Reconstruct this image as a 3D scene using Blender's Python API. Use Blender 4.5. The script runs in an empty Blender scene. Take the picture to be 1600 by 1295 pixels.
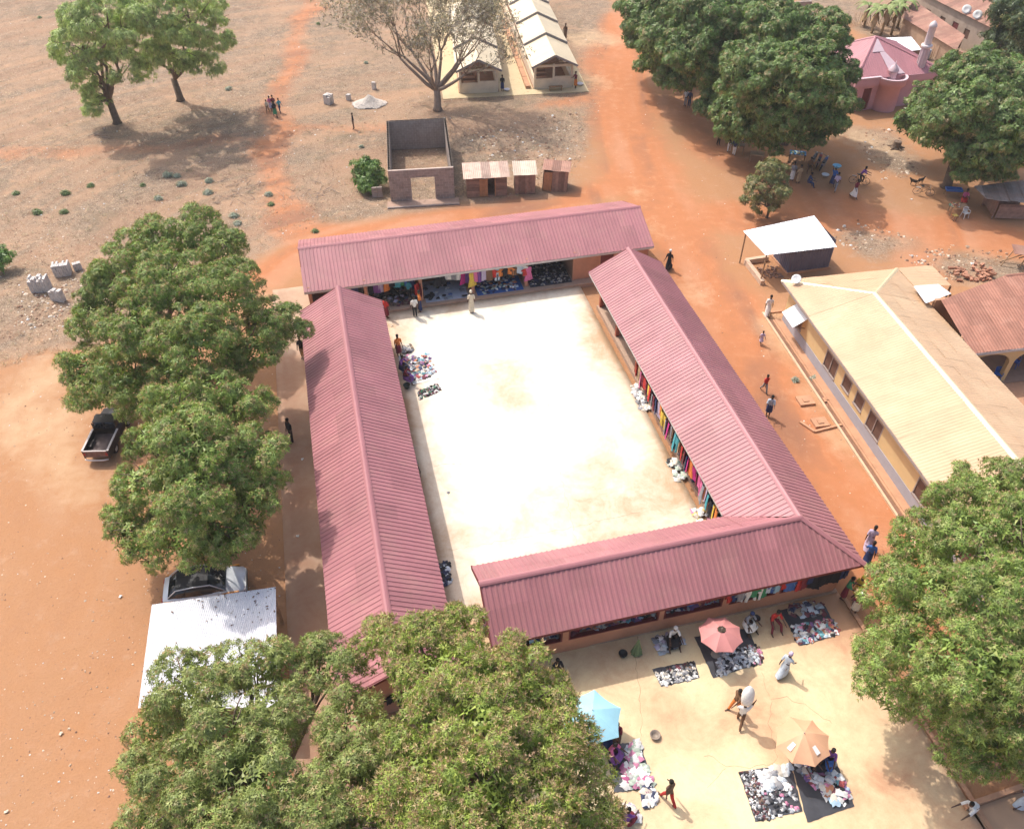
import bpy, math, random
import numpy as np
from mathutils import Vector, Matrix

random.seed(7)
RNG = np.random.default_rng(11)
R = math.radians

# ------------------------------------------------------------------ camera, sky, sun, exposure
SC = bpy.context.scene
CAM_H, PITCH, FOC = 34.0, R(43.0), 1297.0          # FOC in pixels of a 1600 x 1295 frame
cam_data = bpy.data.cameras.new('camera')
cam = bpy.data.objects.new('camera', cam_data)
SC.collection.objects.link(cam)
cam.location = (0, 0, CAM_H)
cam.rotation_euler = (R(90) - PITCH, 0, 0)
cam_data.sensor_fit = 'HORIZONTAL'
cam_data.sensor_width = 36.0
cam_data.lens = FOC / 1600.0 * 36.0
cam_data.clip_start = 0.5
cam_data.clip_end = 8000
SC.camera = cam

SUN_EL, SUN_AZ = R(56), (-0.731, 0.682)            # horizontal direction towards the sun
world = bpy.data.worlds.new('World')
SC.world = world
world.use_nodes = True
wn = world.node_tree.nodes
wl = world.node_tree.links
wn.clear()
w_out = wn.new('ShaderNodeOutputWorld')
w_bg = wn.new('ShaderNodeBackground')
w_sky = wn.new('ShaderNodeTexSky')
w_sky.sky_type = 'NISHITA'
w_sky.sun_disc = False
w_sky.sun_elevation = SUN_EL
w_sky.sun_rotation = math.atan2(SUN_AZ[0], SUN_AZ[1])
w_sky.air_density = 1.0
w_sky.dust_density = 5.0
w_bg.inputs['Strength'].default_value = 0.15
wl.new(w_sky.outputs[0], w_bg.inputs[0])
wl.new(w_bg.outputs[0], w_out.inputs[0])

sun_data = bpy.data.lights.new('sun', 'SUN')
sun_data.energy = 2.25
sun_data.angle = R(0.6)
sun_data.color = (1.0, 0.95, 0.88)
sun = bpy.data.objects.new('sun', sun_data)
SC.collection.objects.link(sun)
sun.location = (-60, 50, 110)
sd = Vector((SUN_AZ[0] * math.cos(SUN_EL), SUN_AZ[1] * math.cos(SUN_EL), math.sin(SUN_EL)))
sun.rotation_euler = sd.to_track_quat('Z', 'Y').to_euler()

SC.view_settings.view_transform = 'Standard'
SC.view_settings.look = 'None'
SC.view_settings.exposure = 0.72
SC.view_settings.gamma = 1.0
SC.view_settings.use_curve_mapping = False
SC.render.engine = 'CYCLES'
SC.cycles.use_denoising = True
SC.cycles.max_bounces = 6
SC.cycles.diffuse_bounces = 3
SC.cycles.glossy_bounces = 2
SC.cycles.transmission_bounces = 3
SC.cycles.transparent_max_bounces = 4
SC.cycles.caustics_reflective = False
SC.cycles.caustics_refractive = False


def at(px, py, z=0.0):
    """ground plan point under a pixel of the photograph, at height z"""
    x = (px - 800.0) / FOC
    y = -(py - 647.5) / FOC
    c, s = math.cos(PITCH), math.sin(PITCH)
    d = (x, c + y * s, -s + y * c)
    t = (z - CAM_H) / d[2]
    return Vector((t * d[0], t * d[1], z))


def mpp(p):
    """metres covered by one photograph pixel at a point"""
    return (p[1] * math.cos(PITCH) - (p[2] - CAM_H) * math.sin(PITCH)) / FOC


# ------------------------------------------------------------------ helpers
COL = SC.collection


def tag(o, label=None, cat=None, group=None, kind=None):
    if label: o['label'] = label
    if cat: o['category'] = cat
    if group: o['group'] = group
    if kind: o['kind'] = kind
    return o


def thing(name, label, cat, loc=(0, 0, 0), rz=0.0, group=None, scale=1.0):
    o = bpy.data.objects.new(name, None)
    COL.objects.link(o)
    o.empty_display_size = 0.3
    o.location = loc
    o.rotation_euler = (0, 0, rz)
    o.scale = (scale, scale, scale)
    return tag(o, label, cat, group)


def link(name, me, parent=None, loc=None, rot=None, mat=None):
    o = bpy.data.objects.new(name, me)
    COL.objects.link(o)
    if parent: o.parent = parent
    if loc is not None: o.location = loc
    if rot is not None: o.rotation_euler = rot
    if mat is not None:
        if len(me.materials) == 0:
            me.materials.append(mat)
        elif me.materials[0] != mat:
            o.material_slots[0].link = 'OBJECT'
            o.material_slots[0].material = mat
    return o


def copy_tree(o, parent=None):
    c = o.copy()
    COL.objects.link(c)
    c.parent = parent
    for ch in o.children:
        copy_tree(ch, c)
    return c


class MB:
    def __init__(s):
        s.v = []
        s.f = []

    def add(s, vs, fs):
        b = len(s.v)
        s.v.extend([tuple(p) for p in vs])
        s.f.extend([tuple(i + b for i in f) for f in fs])
        return s

    def box(s, c, size, rz=0.0, rx=0.0, ry=0.0):
        m = Matrix.Translation(Vector(c)) @ Matrix.Rotation(rz, 4, 'Z') @ Matrix.Rotation(ry, 4, 'Y') @ Matrix.Rotation(rx, 4, 'X')
        h = [q / 2 for q in size]
        vs = [m @ Vector((x * h[0], y * h[1], z * h[2])) for x, y, z in
              ((-1, -1, -1), (1, -1, -1), (1, 1, -1), (-1, 1, -1), (-1, -1, 1), (1, -1, 1), (1, 1, 1), (-1, 1, 1))]
        return s.add(vs, [(0, 3, 2, 1), (4, 5, 6, 7), (0, 1, 5, 4), (1, 2, 6, 5), (2, 3, 7, 6), (3, 0, 4, 7)])

    def bx(s, x0, x1, y0, y1, z0, z1):
        return s.box(((x0 + x1) / 2, (y0 + y1) / 2, (z0 + z1) / 2), (x1 - x0, y1 - y0, z1 - z0))

    def bar(s, p, q, w, h=None):
        p, q = Vector(p), Vector(q)
        h = h or w
        d = q - p
        L = d.length
        d.normalize()
        up = Vector((0, 0, 1)) if abs(d.z) < 0.95 else Vector((0, 1, 0))
        a = d.cross(up).normalized() * (w / 2)
        b = a.cross(d).normalized() * (h / 2)
        vs = [p - a - b, p + a - b, p + a + b, p - a + b, q - a - b, q + a - b, q + a + b, q - a + b]
        return s.add(vs, [(3, 2, 1, 0), (4, 5, 6, 7), (0, 1, 5, 4), (1, 2, 6, 5), (2, 3, 7, 6), (3, 0, 4, 7)])

    def tube(s, pts, rad, n=8, cap=True):
        pts = [Vector(p) for p in pts]
        rings = []
        ref = None
        for i, p in enumerate(pts):
            d = (pts[min(i + 1, len(pts) - 1)] - pts[max(i - 1, 0)])
            if d.length < 1e-9: d = Vector((0, 0, 1))
            d.normalize()
            if ref is None:
                ref = Vector((1, 0, 0)) if abs(d.x) < 0.8 else Vector((0, 1, 0))
            a = (ref - d * ref.dot(d)).normalized()
            b = d.cross(a)
            ref = a
            r = rad[i] if hasattr(rad, '__len__') else rad
            rings.append([p + (a * math.cos(2 * math.pi * k / n) + b * math.sin(2 * math.pi * k / n)) * r for k in range(n)])
        vs = [q for r_ in rings for q in r_]
        fs = []
        for i in range(len(pts) - 1):
            for k in range(n):
                k2 = (k + 1) % n
                fs.append((i * n + k, i * n + k2, (i + 1) * n + k2, (i + 1) * n + k))
        if cap:
            fs.append(tuple(range(n - 1, -1, -1)))
            fs.append(tuple((len(pts) - 1) * n + k for k in range(n)))
        return s.add(vs, fs)

    def lathe(s, prof, n=20, c=(0, 0, 0), a0=0.0, a1=2 * math.pi):
        full = abs(a1 - a0 - 2 * math.pi) < 1e-6
        m = n if full else n + 1
        vs = []
        for r, z in prof:
            for k in range(m):
                a = a0 + (a1 - a0) * k / n
                vs.append((c[0] + r * math.cos(a), c[1] + r * math.sin(a), c[2] + z))
        fs = []
        for i in range(len(prof) - 1):
            for k in range(n):
                k2 = (k + 1) % m
                fs.append((i * m + k, i * m + k2, (i + 1) * m + k2, (i + 1) * m + k))
        return s.add(vs, fs)

    def prism(s, poly, z0, z1):
        n = len(poly)
        vs = [(p[0], p[1], z0) for p in poly] + [(p[0], p[1], z1) for p in poly]
        fs = [tuple(range(n - 1, -1, -1)), tuple(range(n, 2 * n))]
        fs += [(k, (k + 1) % n, n + (k + 1) % n, n + k) for k in range(n)]
        return s.add(vs, fs)

    def slab(s, pts, t):
        """a thin plate: polygon pts (3d) with thickness t downwards along its normal"""
        pts = [Vector(p) for p in pts]
        nrm = (pts[1] - pts[0]).cross(pts[2] - pts[0]).normalized()
        if nrm.z < 0: nrm = -nrm
        n = len(pts)
        vs = pts + [p - nrm * t for p in pts]
        fs = [tuple(range(n)), tuple(range(2 * n - 1, n - 1, -1))]
        fs += [(k, n + k, n + (k + 1) % n, (k + 1) % n) for k in range(n)]
        return s.add(vs, fs)

    def mesh(s, name, mat=None, smooth=False):
        me = bpy.data.meshes.new(name)
        me.from_pydata(s.v, [], s.f)
        if mat: me.materials.append(mat)
        if smooth:
            me.polygons.foreach_set('use_smooth', [True] * len(me.polygons))
        me.update()
        return me

    def build(s, name, mat, parent=None, smooth=False, loc=None, rot=None):
        return link(name, s.mesh(name, mat, smooth), parent, loc, rot)


def np_mesh(name, verts, quads, mat, cols=None, smooth=False):
    """fast mesh from arrays; quads (m,4); cols (nverts,3) -> point colour attribute 'col'"""
    me = bpy.data.meshes.new(name)
    nv, nf = len(verts), len(quads)
    k = quads.shape[1]
    me.vertices.add(nv)
    me.vertices.foreach_set('co', np.ascontiguousarray(verts, dtype=np.float32).ravel())
    me.loops.add(nf * k)
    me.loops.foreach_set('vertex_index', np.ascontiguousarray(quads, dtype=np.int32).ravel())
    me.polygons.add(nf)
    me.polygons.foreach_set('loop_start', np.arange(0, nf * k, k, dtype=np.int32))
    if smooth:
        me.polygons.foreach_set('use_smooth', np.ones(nf, dtype=bool))
    if cols is not None:
        a = me.attributes.new('col', 'FLOAT_COLOR', 'POINT')
        c4 = np.ones((nv, 4), dtype=np.float32)
        c4[:, :3] = cols
        a.data.foreach_set('color', c4.ravel())
    me.materials.append(mat)
    me.update(calc_edges=True)
    me.validate()
    return me


# ------------------------------------------------------------------ materials
MATS = {}


def new_mat(name):
    m = bpy.data.materials.new(name)
    m.use_nodes = True
    nt = m.node_tree
    b = nt.nodes['Principled BSDF']
    return m, nt, b


def ramp(nt, fac, stops):
    r = nt.nodes.new('ShaderNodeValToRGB')
    el = r.color_ramp.elements
    while len(el) < len(stops): el.new(0.5)
    for e, (p, c) in zip(el, stops):
        e.position = p
        e.color = (c[0], c[1], c[2], 1)
    nt.links.new(fac, r.inputs[0])
    return r.outputs[0]


def noise(nt, vec, scale, detail=4.0, rough=0.6, dist=0.0):
    n = nt.nodes.new('ShaderNodeTexNoise')
    n.inputs['Scale'].default_value = scale
    n.inputs['Detail'].default_value = detail
    n.inputs['Roughness'].default_value = rough
    n.inputs['Distortion'].default_value = dist
    if vec is not None: nt.links.new(vec, n.inputs['Vector'])
    return n.outputs['Fac']


def mixc(nt, fac, a, b, mode='MIX'):
    n = nt.nodes.new('ShaderNodeMix')
    n.data_type = 'RGBA'
    n.blend_type = mode
    for sock, val in ((n.inputs['Factor'], fac), (n.inputs['A'], a), (n.inputs['B'], b)):
        if isinstance(val, (int, float)): sock.default_value = val
        elif isinstance(val, (tuple, list)): sock.default_value = (val[0], val[1], val[2], 1)
        else: nt.links.new(val, sock)
    return n.outputs['Result']


def maprange(nt, val, a, b, c=0.0, d=1.0):
    n = nt.nodes.new('ShaderNodeMapRange')
    nt.links.new(val, n.inputs[0])
    for i, q in enumerate((a, b, c, d)): n.inputs[i + 1].default_value = q
    return n.outputs[0]


def mathn(nt, op, a, b=None):
    n = nt.nodes.new('ShaderNodeMath')
    n.operation = op
    for i, q in enumerate((a, b)):
        if q is None: continue
        if isinstance(q, (int, float)): n.inputs[i].default_value = q
        else: nt.links.new(q, n.inputs[i])
    return n.outputs[0]


def bump(nt, bsdf, h, strength, dist=0.05):
    n = nt.nodes.new('ShaderNodeBump')
    n.inputs['Strength'].default_value = strength
    n.inputs['Distance'].default_value = dist
    nt.links.new(h, n.inputs['Height'])
    nt.links.new(n.outputs[0], bsdf.inputs['Normal'])


def mat(name, col, rough=0.8, var=0.12, scale=1.5, bmp=0.15, bscale=25.0, metal=0.0, spec=0.3, rnd=0.0, dirt=None, dirt_amt=0.5, dscale=0.8, attr=False):
    """general weathered surface: world-space colour noise, optional dirt tone, per-object variation"""
    if name in MATS: return MATS[name]
    m, nt, b = new_mat(name)
    geo = nt.nodes.new('ShaderNodeNewGeometry')
    pos = geo.outputs['Position']
    if attr:
        an = nt.nodes.new('ShaderNodeAttribute')
        an.attribute_name = 'col'
        base = an.outputs['Color']
    else:
        base = tuple(col)
    n1 = noise(nt, pos, scale, 5.0, 0.65)
    lo = mixc(nt, 1.0, base, tuple([1 - var] * 3), 'MULTIPLY')
    hi = mixc(nt, 1.0, base, tuple([1 + var] * 3), 'MULTIPLY')
    c = mixc(nt, maprange(nt, n1, 0.3, 0.7), lo, hi)
    if dirt is not None:
        n2 = noise(nt, pos, dscale, 6.0, 0.7, 0.4)
        c = mixc(nt, maprange(nt, n2, 0.62 - 0.3 * dirt_amt, 0.8 - 0.15 * dirt_amt, 0, dirt_amt), c, dirt)
    if rnd > 0:
        oi = nt.nodes.new('ShaderNodeObjectInfo')
        v = maprange(nt, oi.outputs['Random'], 0, 1, 1 - rnd, 1 + rnd)
        cb = nt.nodes.new('ShaderNodeCombineColor')
        for i in range(3): nt.links.new(v, cb.inputs[i])
        c = mixc(nt, 1.0, c, cb.outputs[0], 'MULTIPLY')
    nt.links.new(c, b.inputs['Base Color'])
    b.inputs['Roughness'].default_value = rough
    b.inputs['Metallic'].default_value = metal
    b.inputs['Specular IOR Level'].default_value = spec
    if bmp > 0:
        bump(nt, b, noise(nt, pos, bscale, 4.0), bmp, 0.02)
    MATS[name] = m
    return m


RED_ROOF = mat('red_roof_metal', (0.345, 0.144, 0.155), 0.5, 0.11, 0.35, 0.03, 3, 0, 0.4, rnd=0.085, dirt=(0.36, 0.20, 0.17), dirt_amt=0.45)
RED_CAP = mat('red_ridge_metal', (0.35, 0.147, 0.158), 0.5, 0.06, 1.0, 0.03, 3, 0, 0.4, rnd=0.05)
WALL_OR = mat('orange_plaster', (0.50, 0.24, 0.15), 0.85, 0.10, 1.2, 0.1, 30, dirt=(0.33, 0.17, 0.11), dirt_amt=0.5)
WALL_IN = mat('stall_plaster', (0.42, 0.25, 0.18), 0.9, 0.12, 1.5, 0.1, 30, dirt=(0.2, 0.12, 0.08), dirt_amt=0.5)
POST_RED = mat('red_paint_post', (0.36, 0.10, 0.06), 0.7, 0.12, 3, 0.05)
DARK_RED = mat('maroon_paint', (0.16, 0.035, 0.035), 0.7, 0.1, 3, 0.05)
FASCIA = mat('fascia_grey', (0.55, 0.50, 0.47), 0.7, 0.1, 3, 0.05)
CONC_IN = mat('stall_floor', (0.42, 0.29, 0.21), 0.9, 0.12, 1.0, 0.15, 20)
WOOD = mat('raw_wood', (0.30, 0.19, 0.11), 0.85, 0.25, 4, 0.2, 20, rnd=0.2)
WHITE = mat('white_paint', (0.75, 0.74, 0.71), 0.6, 0.05, 2, 0.03)
BLACK = mat('black_plastic', (0.022, 0.022, 0.026), 0.5, 0.2, 3, 0.05)
# ------------------------------------------------------------------ ground
def vnoise(x, y, s, seed=0):
    """smooth value noise on arrays"""
    g = np.random.default_rng(seed).random((256, 256))
    xs, ys = x / s, y / s
    xi, yi = np.floor(xs).astype(int), np.floor(ys).astype(int)
    fx, fy = xs - xi, ys - yi
    fx, fy = fx * fx * (3 - 2 * fx), fy * fy * (3 - 2 * fy)
    g00 = g[xi % 256, yi % 256]
    g10 = g[(xi + 1) % 256, yi % 256]
    g01 = g[xi % 256, (yi + 1) % 256]
    g11 = g[(xi + 1) % 256, (yi + 1) % 256]
    return (g00 * (1 - fx) + g10 * fx) * (1 - fy) + (g01 * (1 - fx) + g11 * fx) * fy


def in_poly(x, y, poly):
    inside = np.zeros(x.shape, bool)
    n = len(poly)
    for i in range(n):
        x0, y0 = poly[i][0], poly[i][1]
        x1, y1 = poly[(i + 1) % n][0], poly[(i + 1) % n][1]
        c = ((y0 > y) != (y1 > y)) & (x < (x1 - x0) * (y - y0) / (y1 - y0 + 1e-12) + x0)
        inside ^= c
    return inside


def seg_dist(x, y, pts):
    d = np.full(x.shape, 1e9)
    for a, b in zip(pts[:-1], pts[1:]):
        vx, vy = b[0] - a[0], b[1] - a[1]
        t = np.clip(((x - a[0]) * vx + (y - a[1]) * vy) / (vx * vx + vy * vy + 1e-9), 0, 1)
        d = np.minimum(d, np.hypot(x - a[0] - t * vx, y - a[1] - t * vy))
    return d


def sm(d, a, b):
    t = np.clip((d - a) / (b - a), 0, 1)
    return t * t * (3 - 2 * t)


def px_poly(pts): return [at(*p) for p in pts]


def axis(lo, hi, step, far):
    core = np.arange(lo, hi + step / 2, step)
    g = []
    d, s_ = 0.0, step
    while d < far:
        s_ *= 1.5
        d += s_
        g.append(d)
    g = np.array(g)
    return np.concatenate([(lo - g)[::-1], core, hi + g])


gx, gy = axis(-78, 78, 0.55, 3500), axis(4, 128, 0.55, 3500)
X, Y = np.meshgrid(gx, gy)
wx = X + 2.2 * (vnoise(X, Y, 4.0, 1) - 0.5) + 1.0 * (vnoise(X, Y, 1.4, 2) - 0.5)
wy = Y + 2.2 * (vnoise(X, Y, 4.0, 3) - 0.5) + 1.0 * (vnoise(X, Y, 1.4, 4) - 0.5)

dry = np.zeros(X.shape)
for poly in ([(-2500, 0), (520, -400), (960, 0), (950, 90), (945, 160), (925, 225), (890, 292), (720, 322), (600, 330), (470, 362), (375, 408), (310, 470), (130, 540), (-60, 590), (-600, 650)],
             [(1240, 20), (1240, -250), (2600, -250), (1700, 60), (1420, 110), (1330, 40)],
             [(1290, 370), (1330, 345), (1450, 372), (1340, 398)],
             [(1400, 400), (1480, 380), (1600, 400), (1700, 430), (1480, 440)],
             [(1325, 200), (1400, 195), (1450, 250), (1420, 280), (1330, 235)]):
    dry = np.maximum(dry, in_poly(wx, wy, px_poly([(a, max(b, -300)) for a, b in poly])).astype(float))
dry = np.maximum(dry, (Y > 128) * 0.8)
road = np.zeros(X.shape)
for pts, w, amt in (([(992, 20), (970, 100), (975, 180), (1000, 260), (1045, 340), (1095, 430), (1150, 530), (1215, 650), (1300, 770), (1390, 870), (1480, 960)], 3.2, 1),
               ([(1000, 280), (930, 300), (830, 322), (650, 345), (500, 372), (420, 415), (390, 440)], 1.7, 1),
               ([(1130, 330), (1230, 345), (1330, 330), (1450, 352), (1600, 378), (1750, 400)], 2.2, 1),
               ([(1060, 170), (1130, 240), (1230, 300), (1330, 320)], 2.0, .9),
               ([(505, -60), (470, 60), (438, 150), (428, 240), (448, 330), (455, 385)], 1.2, .85),
               ([(-80, 236), (60, 242), (200, 238), (330, 222), (430, 208), (530, 198), (620, 200)], 0.9, .62),
               ([(860, 165), (930, 152), (975, 135)], 1.2, .8),
               ([(1460, 430), (1400, 400), (1480, 360)], 1.0, .8)):
    d = seg_dist(wx, wy, [at(*p) for p in pts])
    road = np.maximum(road, amt * (1 - sm(d, w * 0.75, w * 1.25)))
pale = np.zeros(X.shape)
for px, py, r in ((70, 680, 3.2), (100, 720, 2.0), (150, 745, 1.6), (200, 620, 2.0), (440, 470, 2.2), (30, 640, 2.5), (1000, 300, 1.5), (1075, 455, 1.6), (1215, 505, 2.0), (1230, 545, 1.4), (1280, 620, 1.6), (1330, 690, 1.3),
                  (1020, 350, 1.2), (1340, 215, 3.0), (930, 130, 2.0), (1390, 230, 2.5), (60, 600, 3.0), (1310, 520, 1.2), (250, 700, 1.4), (930, 60, 4.0)):
    p = at(px, py)
    pale = np.maximum(pale, 1 - sm(np.hypot(wx - p.x, (wy - p.y)), r * 0.3, r * 1.1))
yard = in_poly(wx, wy, px_poly([(-400, 585), (130, 545), (420, 430), (440, 640), (440, 1010), (300, 1400), (-600, 1400)])).astype(float)
road = np.where(dry > 0, road, np.maximum(road, 0))
# a drainage cut beside the yellow house is modelled separately, so the sheet itself only undulates gently
Z = -0.05 + 0.04 * vnoise(X, Y, 6.0, 9) + 0.01 * vnoise(X, Y, 1.1, 10)
nx, ny = len(gx), len(gy)
V = np.stack([X, Y, Z], -1).reshape(-1, 3)
ii = (np.arange(ny - 1)[:, None] * nx + np.arange(nx - 1)[None, :]).ravel()
Q = np.stack([ii, ii + 1, ii + nx + 1, ii + nx], -1)


def blur(a, n):
    for _ in range(n):
        q = np.pad(a, 1, mode='edge')
        a = (q[1:-1, 1:-1] * 2 + q[:-2, 1:-1] + q[2:, 1:-1] + q[1:-1, :-2] + q[1:-1, 2:]) / 6
    return a


dry, road, pale = blur(dry, 6), blur(road, 3), blur(pale, 3)
masks = np.stack([dry, road, np.clip(pale * (0.5 + vnoise(X, Y, 0.9, 12)), 0, 1)], -1).reshape(-1, 3)

m, nt, b = new_mat('laterite_ground')
an = nt.nodes.new('ShaderNodeAttribute')
an.attribute_name = 'col'
sep = nt.nodes.new('ShaderNodeSeparateColor')
nt.links.new(an.outputs['Color'], sep.inputs[0])
geo = nt.nodes.new('ShaderNodeNewGeometry')
pos = geo.outputs['Position']
nbig = noise(nt, pos, 0.12, 5, 0.6, 0.6)
nmid = noise(nt, pos, 1.1, 6, 0.7, 0.3)
nfin = noise(nt, pos, 9.0, 5, 0.75)
earth = mixc(nt, maprange(nt, nbig, 0.3, 0.7), (0.385, 0.192, 0.092), (0.375, 0.203, 0.105))
earth = mixc(nt, maprange(nt, nmid, 0.35, 0.75, 0, 0.55), earth, (0.37, 0.205, 0.118))
earth = mixc(nt, maprange(nt, nfin, 0.5, 0.8, 0, 0.5), earth, (0.25, 0.115, 0.06))
roadc = mixc(nt, maprange(nt, nmid, 0.2, 0.8), (0.40, 0.148, 0.064), (0.46, 0.198, 0.094))
roadc = mixc(nt, maprange(nt, nbig, 0.55, 0.75, 0, 0.6), roadc, (0.24, 0.12, 0.08))
dryc = mixc(nt, maprange(nt, nmid, 0.3, 0.72), (0.135, 0.096, 0.068), (0.315, 0.228, 0.155))
dryc = mixc(nt, maprange(nt, nbig, 0.42, 0.62, 0, 0.85), dryc, (0.325, 0.205, 0.13))
dryc = mixc(nt, maprange(nt, nfin, 0.52, 0.62, 0, 0.75), dryc, (0.46, 0.365, 0.27))
vor = nt.nodes.new('ShaderNodeTexVoronoi')
vor.inputs['Scale'].default_value = 3.1
nt.links.new(pos, vor.inputs['Vector'])
dryc = mixc(nt, maprange(nt, vor.outputs['Distance'], 0.12, 0.22, 0.75, 0), dryc, (0.10, 0.06, 0.04))
vor2 = nt.nodes.new('ShaderNodeTexVoronoi')
vor2.inputs['Scale'].default_value = 4.1
nt.links.new(pos, vor2.inputs['Vector'])
dryc = mixc(nt, maprange(nt, vor2.outputs['Distance'], 0.10, 0.2, 0.6, 0), dryc, (0.50, 0.40, 0.29))
edge = maprange(nt, nmid, 0.3, 0.7, -0.35, 0.35)
ngr = noise(nt, pos, 0.3, 6, 0.7, 0.8)
dryc = mixc(nt, maprange(nt, ngr, 0.52, 0.68, 0, 0.6), dryc, (0.165, 0.13, 0.082))
fd = maprange(nt, mathn(nt, 'ADD', sep.outputs[0], edge), 0.15, 0.85)
fr = maprange(nt, mathn(nt, 'ADD', sep.outputs[1], edge), 0.1, 0.95, 0, 0.9)
fp = maprange(nt, mathn(nt, 'ADD', sep.outputs[2], edge), 0.1, 1.2, 0, 0.7)
c = mixc(nt, fd, earth, dryc)
at2 = nt.nodes.new('ShaderNodeAttribute')
at2.attribute_name = 'track'
trk = mathn(nt, 'ADD', at2.outputs['Fac'], maprange(nt, nmid, 0.3, 0.7, -0.06, 0.06))
roadc = mixc(nt, maprange(nt, trk, 0.55, 0.9, 0, 0.55), roadc, (0.48, 0.25, 0.15))
roadc = mixc(nt, maprange(nt, trk, 0.45, 0.12, 0, 0.7), roadc, (0.22, 0.115, 0.078))
c = mixc(nt, maprange(nt, trk, 0.62, 0.9, 0, 0.35), c, (0.42, 0.25, 0.15))
c = mixc(nt, maprange(nt, trk, 0.36, 0.1, 0, 0.22), c, (0.28, 0.14, 0.08))
c = mixc(nt, fr, c, roadc)
c = mixc(nt, fp, c, (0.52, 0.36, 0.22))
nt.links.new(c, b.inputs['Base Color'])
b.inputs['Roughness'].default_value = 0.95
b.inputs['Specular IOR Level'].default_value = 0.15
bump(nt, b, mathn(nt, 'ADD', nfin, nmid), 0.5, 0.06)

# wheel-worn streaks that follow the road and sweep across the yard
def streaks(pts):
    best = np.full(X.shape, 1e9)
    sd_, al = np.zeros(X.shape), np.zeros(X.shape)
    acc = 0.0
    for a, b_ in zip(pts[:-1], pts[1:]):
        vx, vy = b_[0] - a[0], b_[1] - a[1]
        L = math.hypot(vx, vy)
        t = np.clip(((X - a[0]) * vx + (Y - a[1]) * vy) / (L * L), 0, 1)
        dx, dy = X - a[0] - t * vx, Y - a[1] - t * vy
        d = np.hypot(dx, dy)
        k = d < best
        best = np.where(k, d, best)
        sd_ = np.where(k, np.sign(vx * dy - vy * dx) * d, sd_)
        al = np.where(k, acc + t * L, al)
        acc += L
    return best, sd_, al


bd_, sg_, al_ = streaks([at(*p) for p in [(992, 0), (970, 100), (975, 180), (1000, 260), (1045, 340), (1095, 430), (1150, 530), (1215, 650), (1300, 770), (1390, 870), (1480, 960)]])
st_road = vnoise(sg_ + 200, al_ + 100, 1.0, 41) * 0.2 + vnoise((sg_ + 200) * 9, al_ + 100, 9.0, 42) * 0.8
bd2, sg2, al2 = streaks([at(*p) for p in [(-100, 1200), (120, 1000), (200, 800), (150, 640), (330, 520), (460, 400), (650, 345), (900, 305)]])
st_yard = vnoise((sg2 + 200) * 9, al2 + 100, 9.0, 43)
trk_ = np.where(bd_ < 6.0, st_road, st_yard)
trk_ = np.where(Y > 128, 0.5, trk_)
ground = link('ground', np_mesh('ground', V, Q, m, masks, True))
ta = ground.data.attributes.new('track', 'FLOAT', 'POINT')
ta.data.foreach_set('value', trk_.reshape(-1).astype(np.float32))
tag(ground, 'orange laterite ground with dry scrub and worn tracks', 'ground', kind='structure')

# ------------------------------------------------------------------ concrete slabs
TH = R(13.5)
EU = Vector((math.cos(TH), math.sin(TH), 0))
EV = Vector((-math.sin(TH), math.cos(TH), 0))


def uv(u, v, z=0.0):
    p = EU * u + EV * v
    return Vector((p.x, p.y, z))


def concrete(name, clean, dust, rough=0.62, spec=0.35):
    m, nt, b = new_mat(name)
    an = nt.nodes.new('ShaderNodeAttribute')
    an.attribute_name = 'col'
    sep = nt.nodes.new('ShaderNodeSeparateColor')
    nt.links.new(an.outputs['Color'], sep.inputs[0])
    geo = nt.nodes.new('ShaderNodeNewGeometry')
    pos = geo.outputs['Position']
    n1 = noise(nt, pos, 0.45, 7, 0.7, 0.8)
    n2 = noise(nt, pos, 2.4, 6, 0.7)
    n3 = noise(nt, pos, 22, 3, 0.6)
    f = mathn(nt, 'ADD', sep.outputs[0], maprange(nt, n1, 0.25, 0.75, -0.4, 0.4))
    f = mathn(nt, 'ADD', f, maprange(nt, n2, 0.3, 0.7, -0.15, 0.15))
    c = mixc(nt, maprange(nt, f, 0.0, 1.0), clean, dust)
    c = mixc(nt, maprange(nt, n3, 0.58, 0.75, 0, 0.3), c, (0.2, 0.12, 0.08))
    nt.links.new(c, b.inputs['Base Color'])
    b.inputs['Roughness'].default_value = rough
    b.inputs['Specular IOR Level'].default_value = spec
    bump(nt, b, n3, 0.08, 0.02)
    return m


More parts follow.
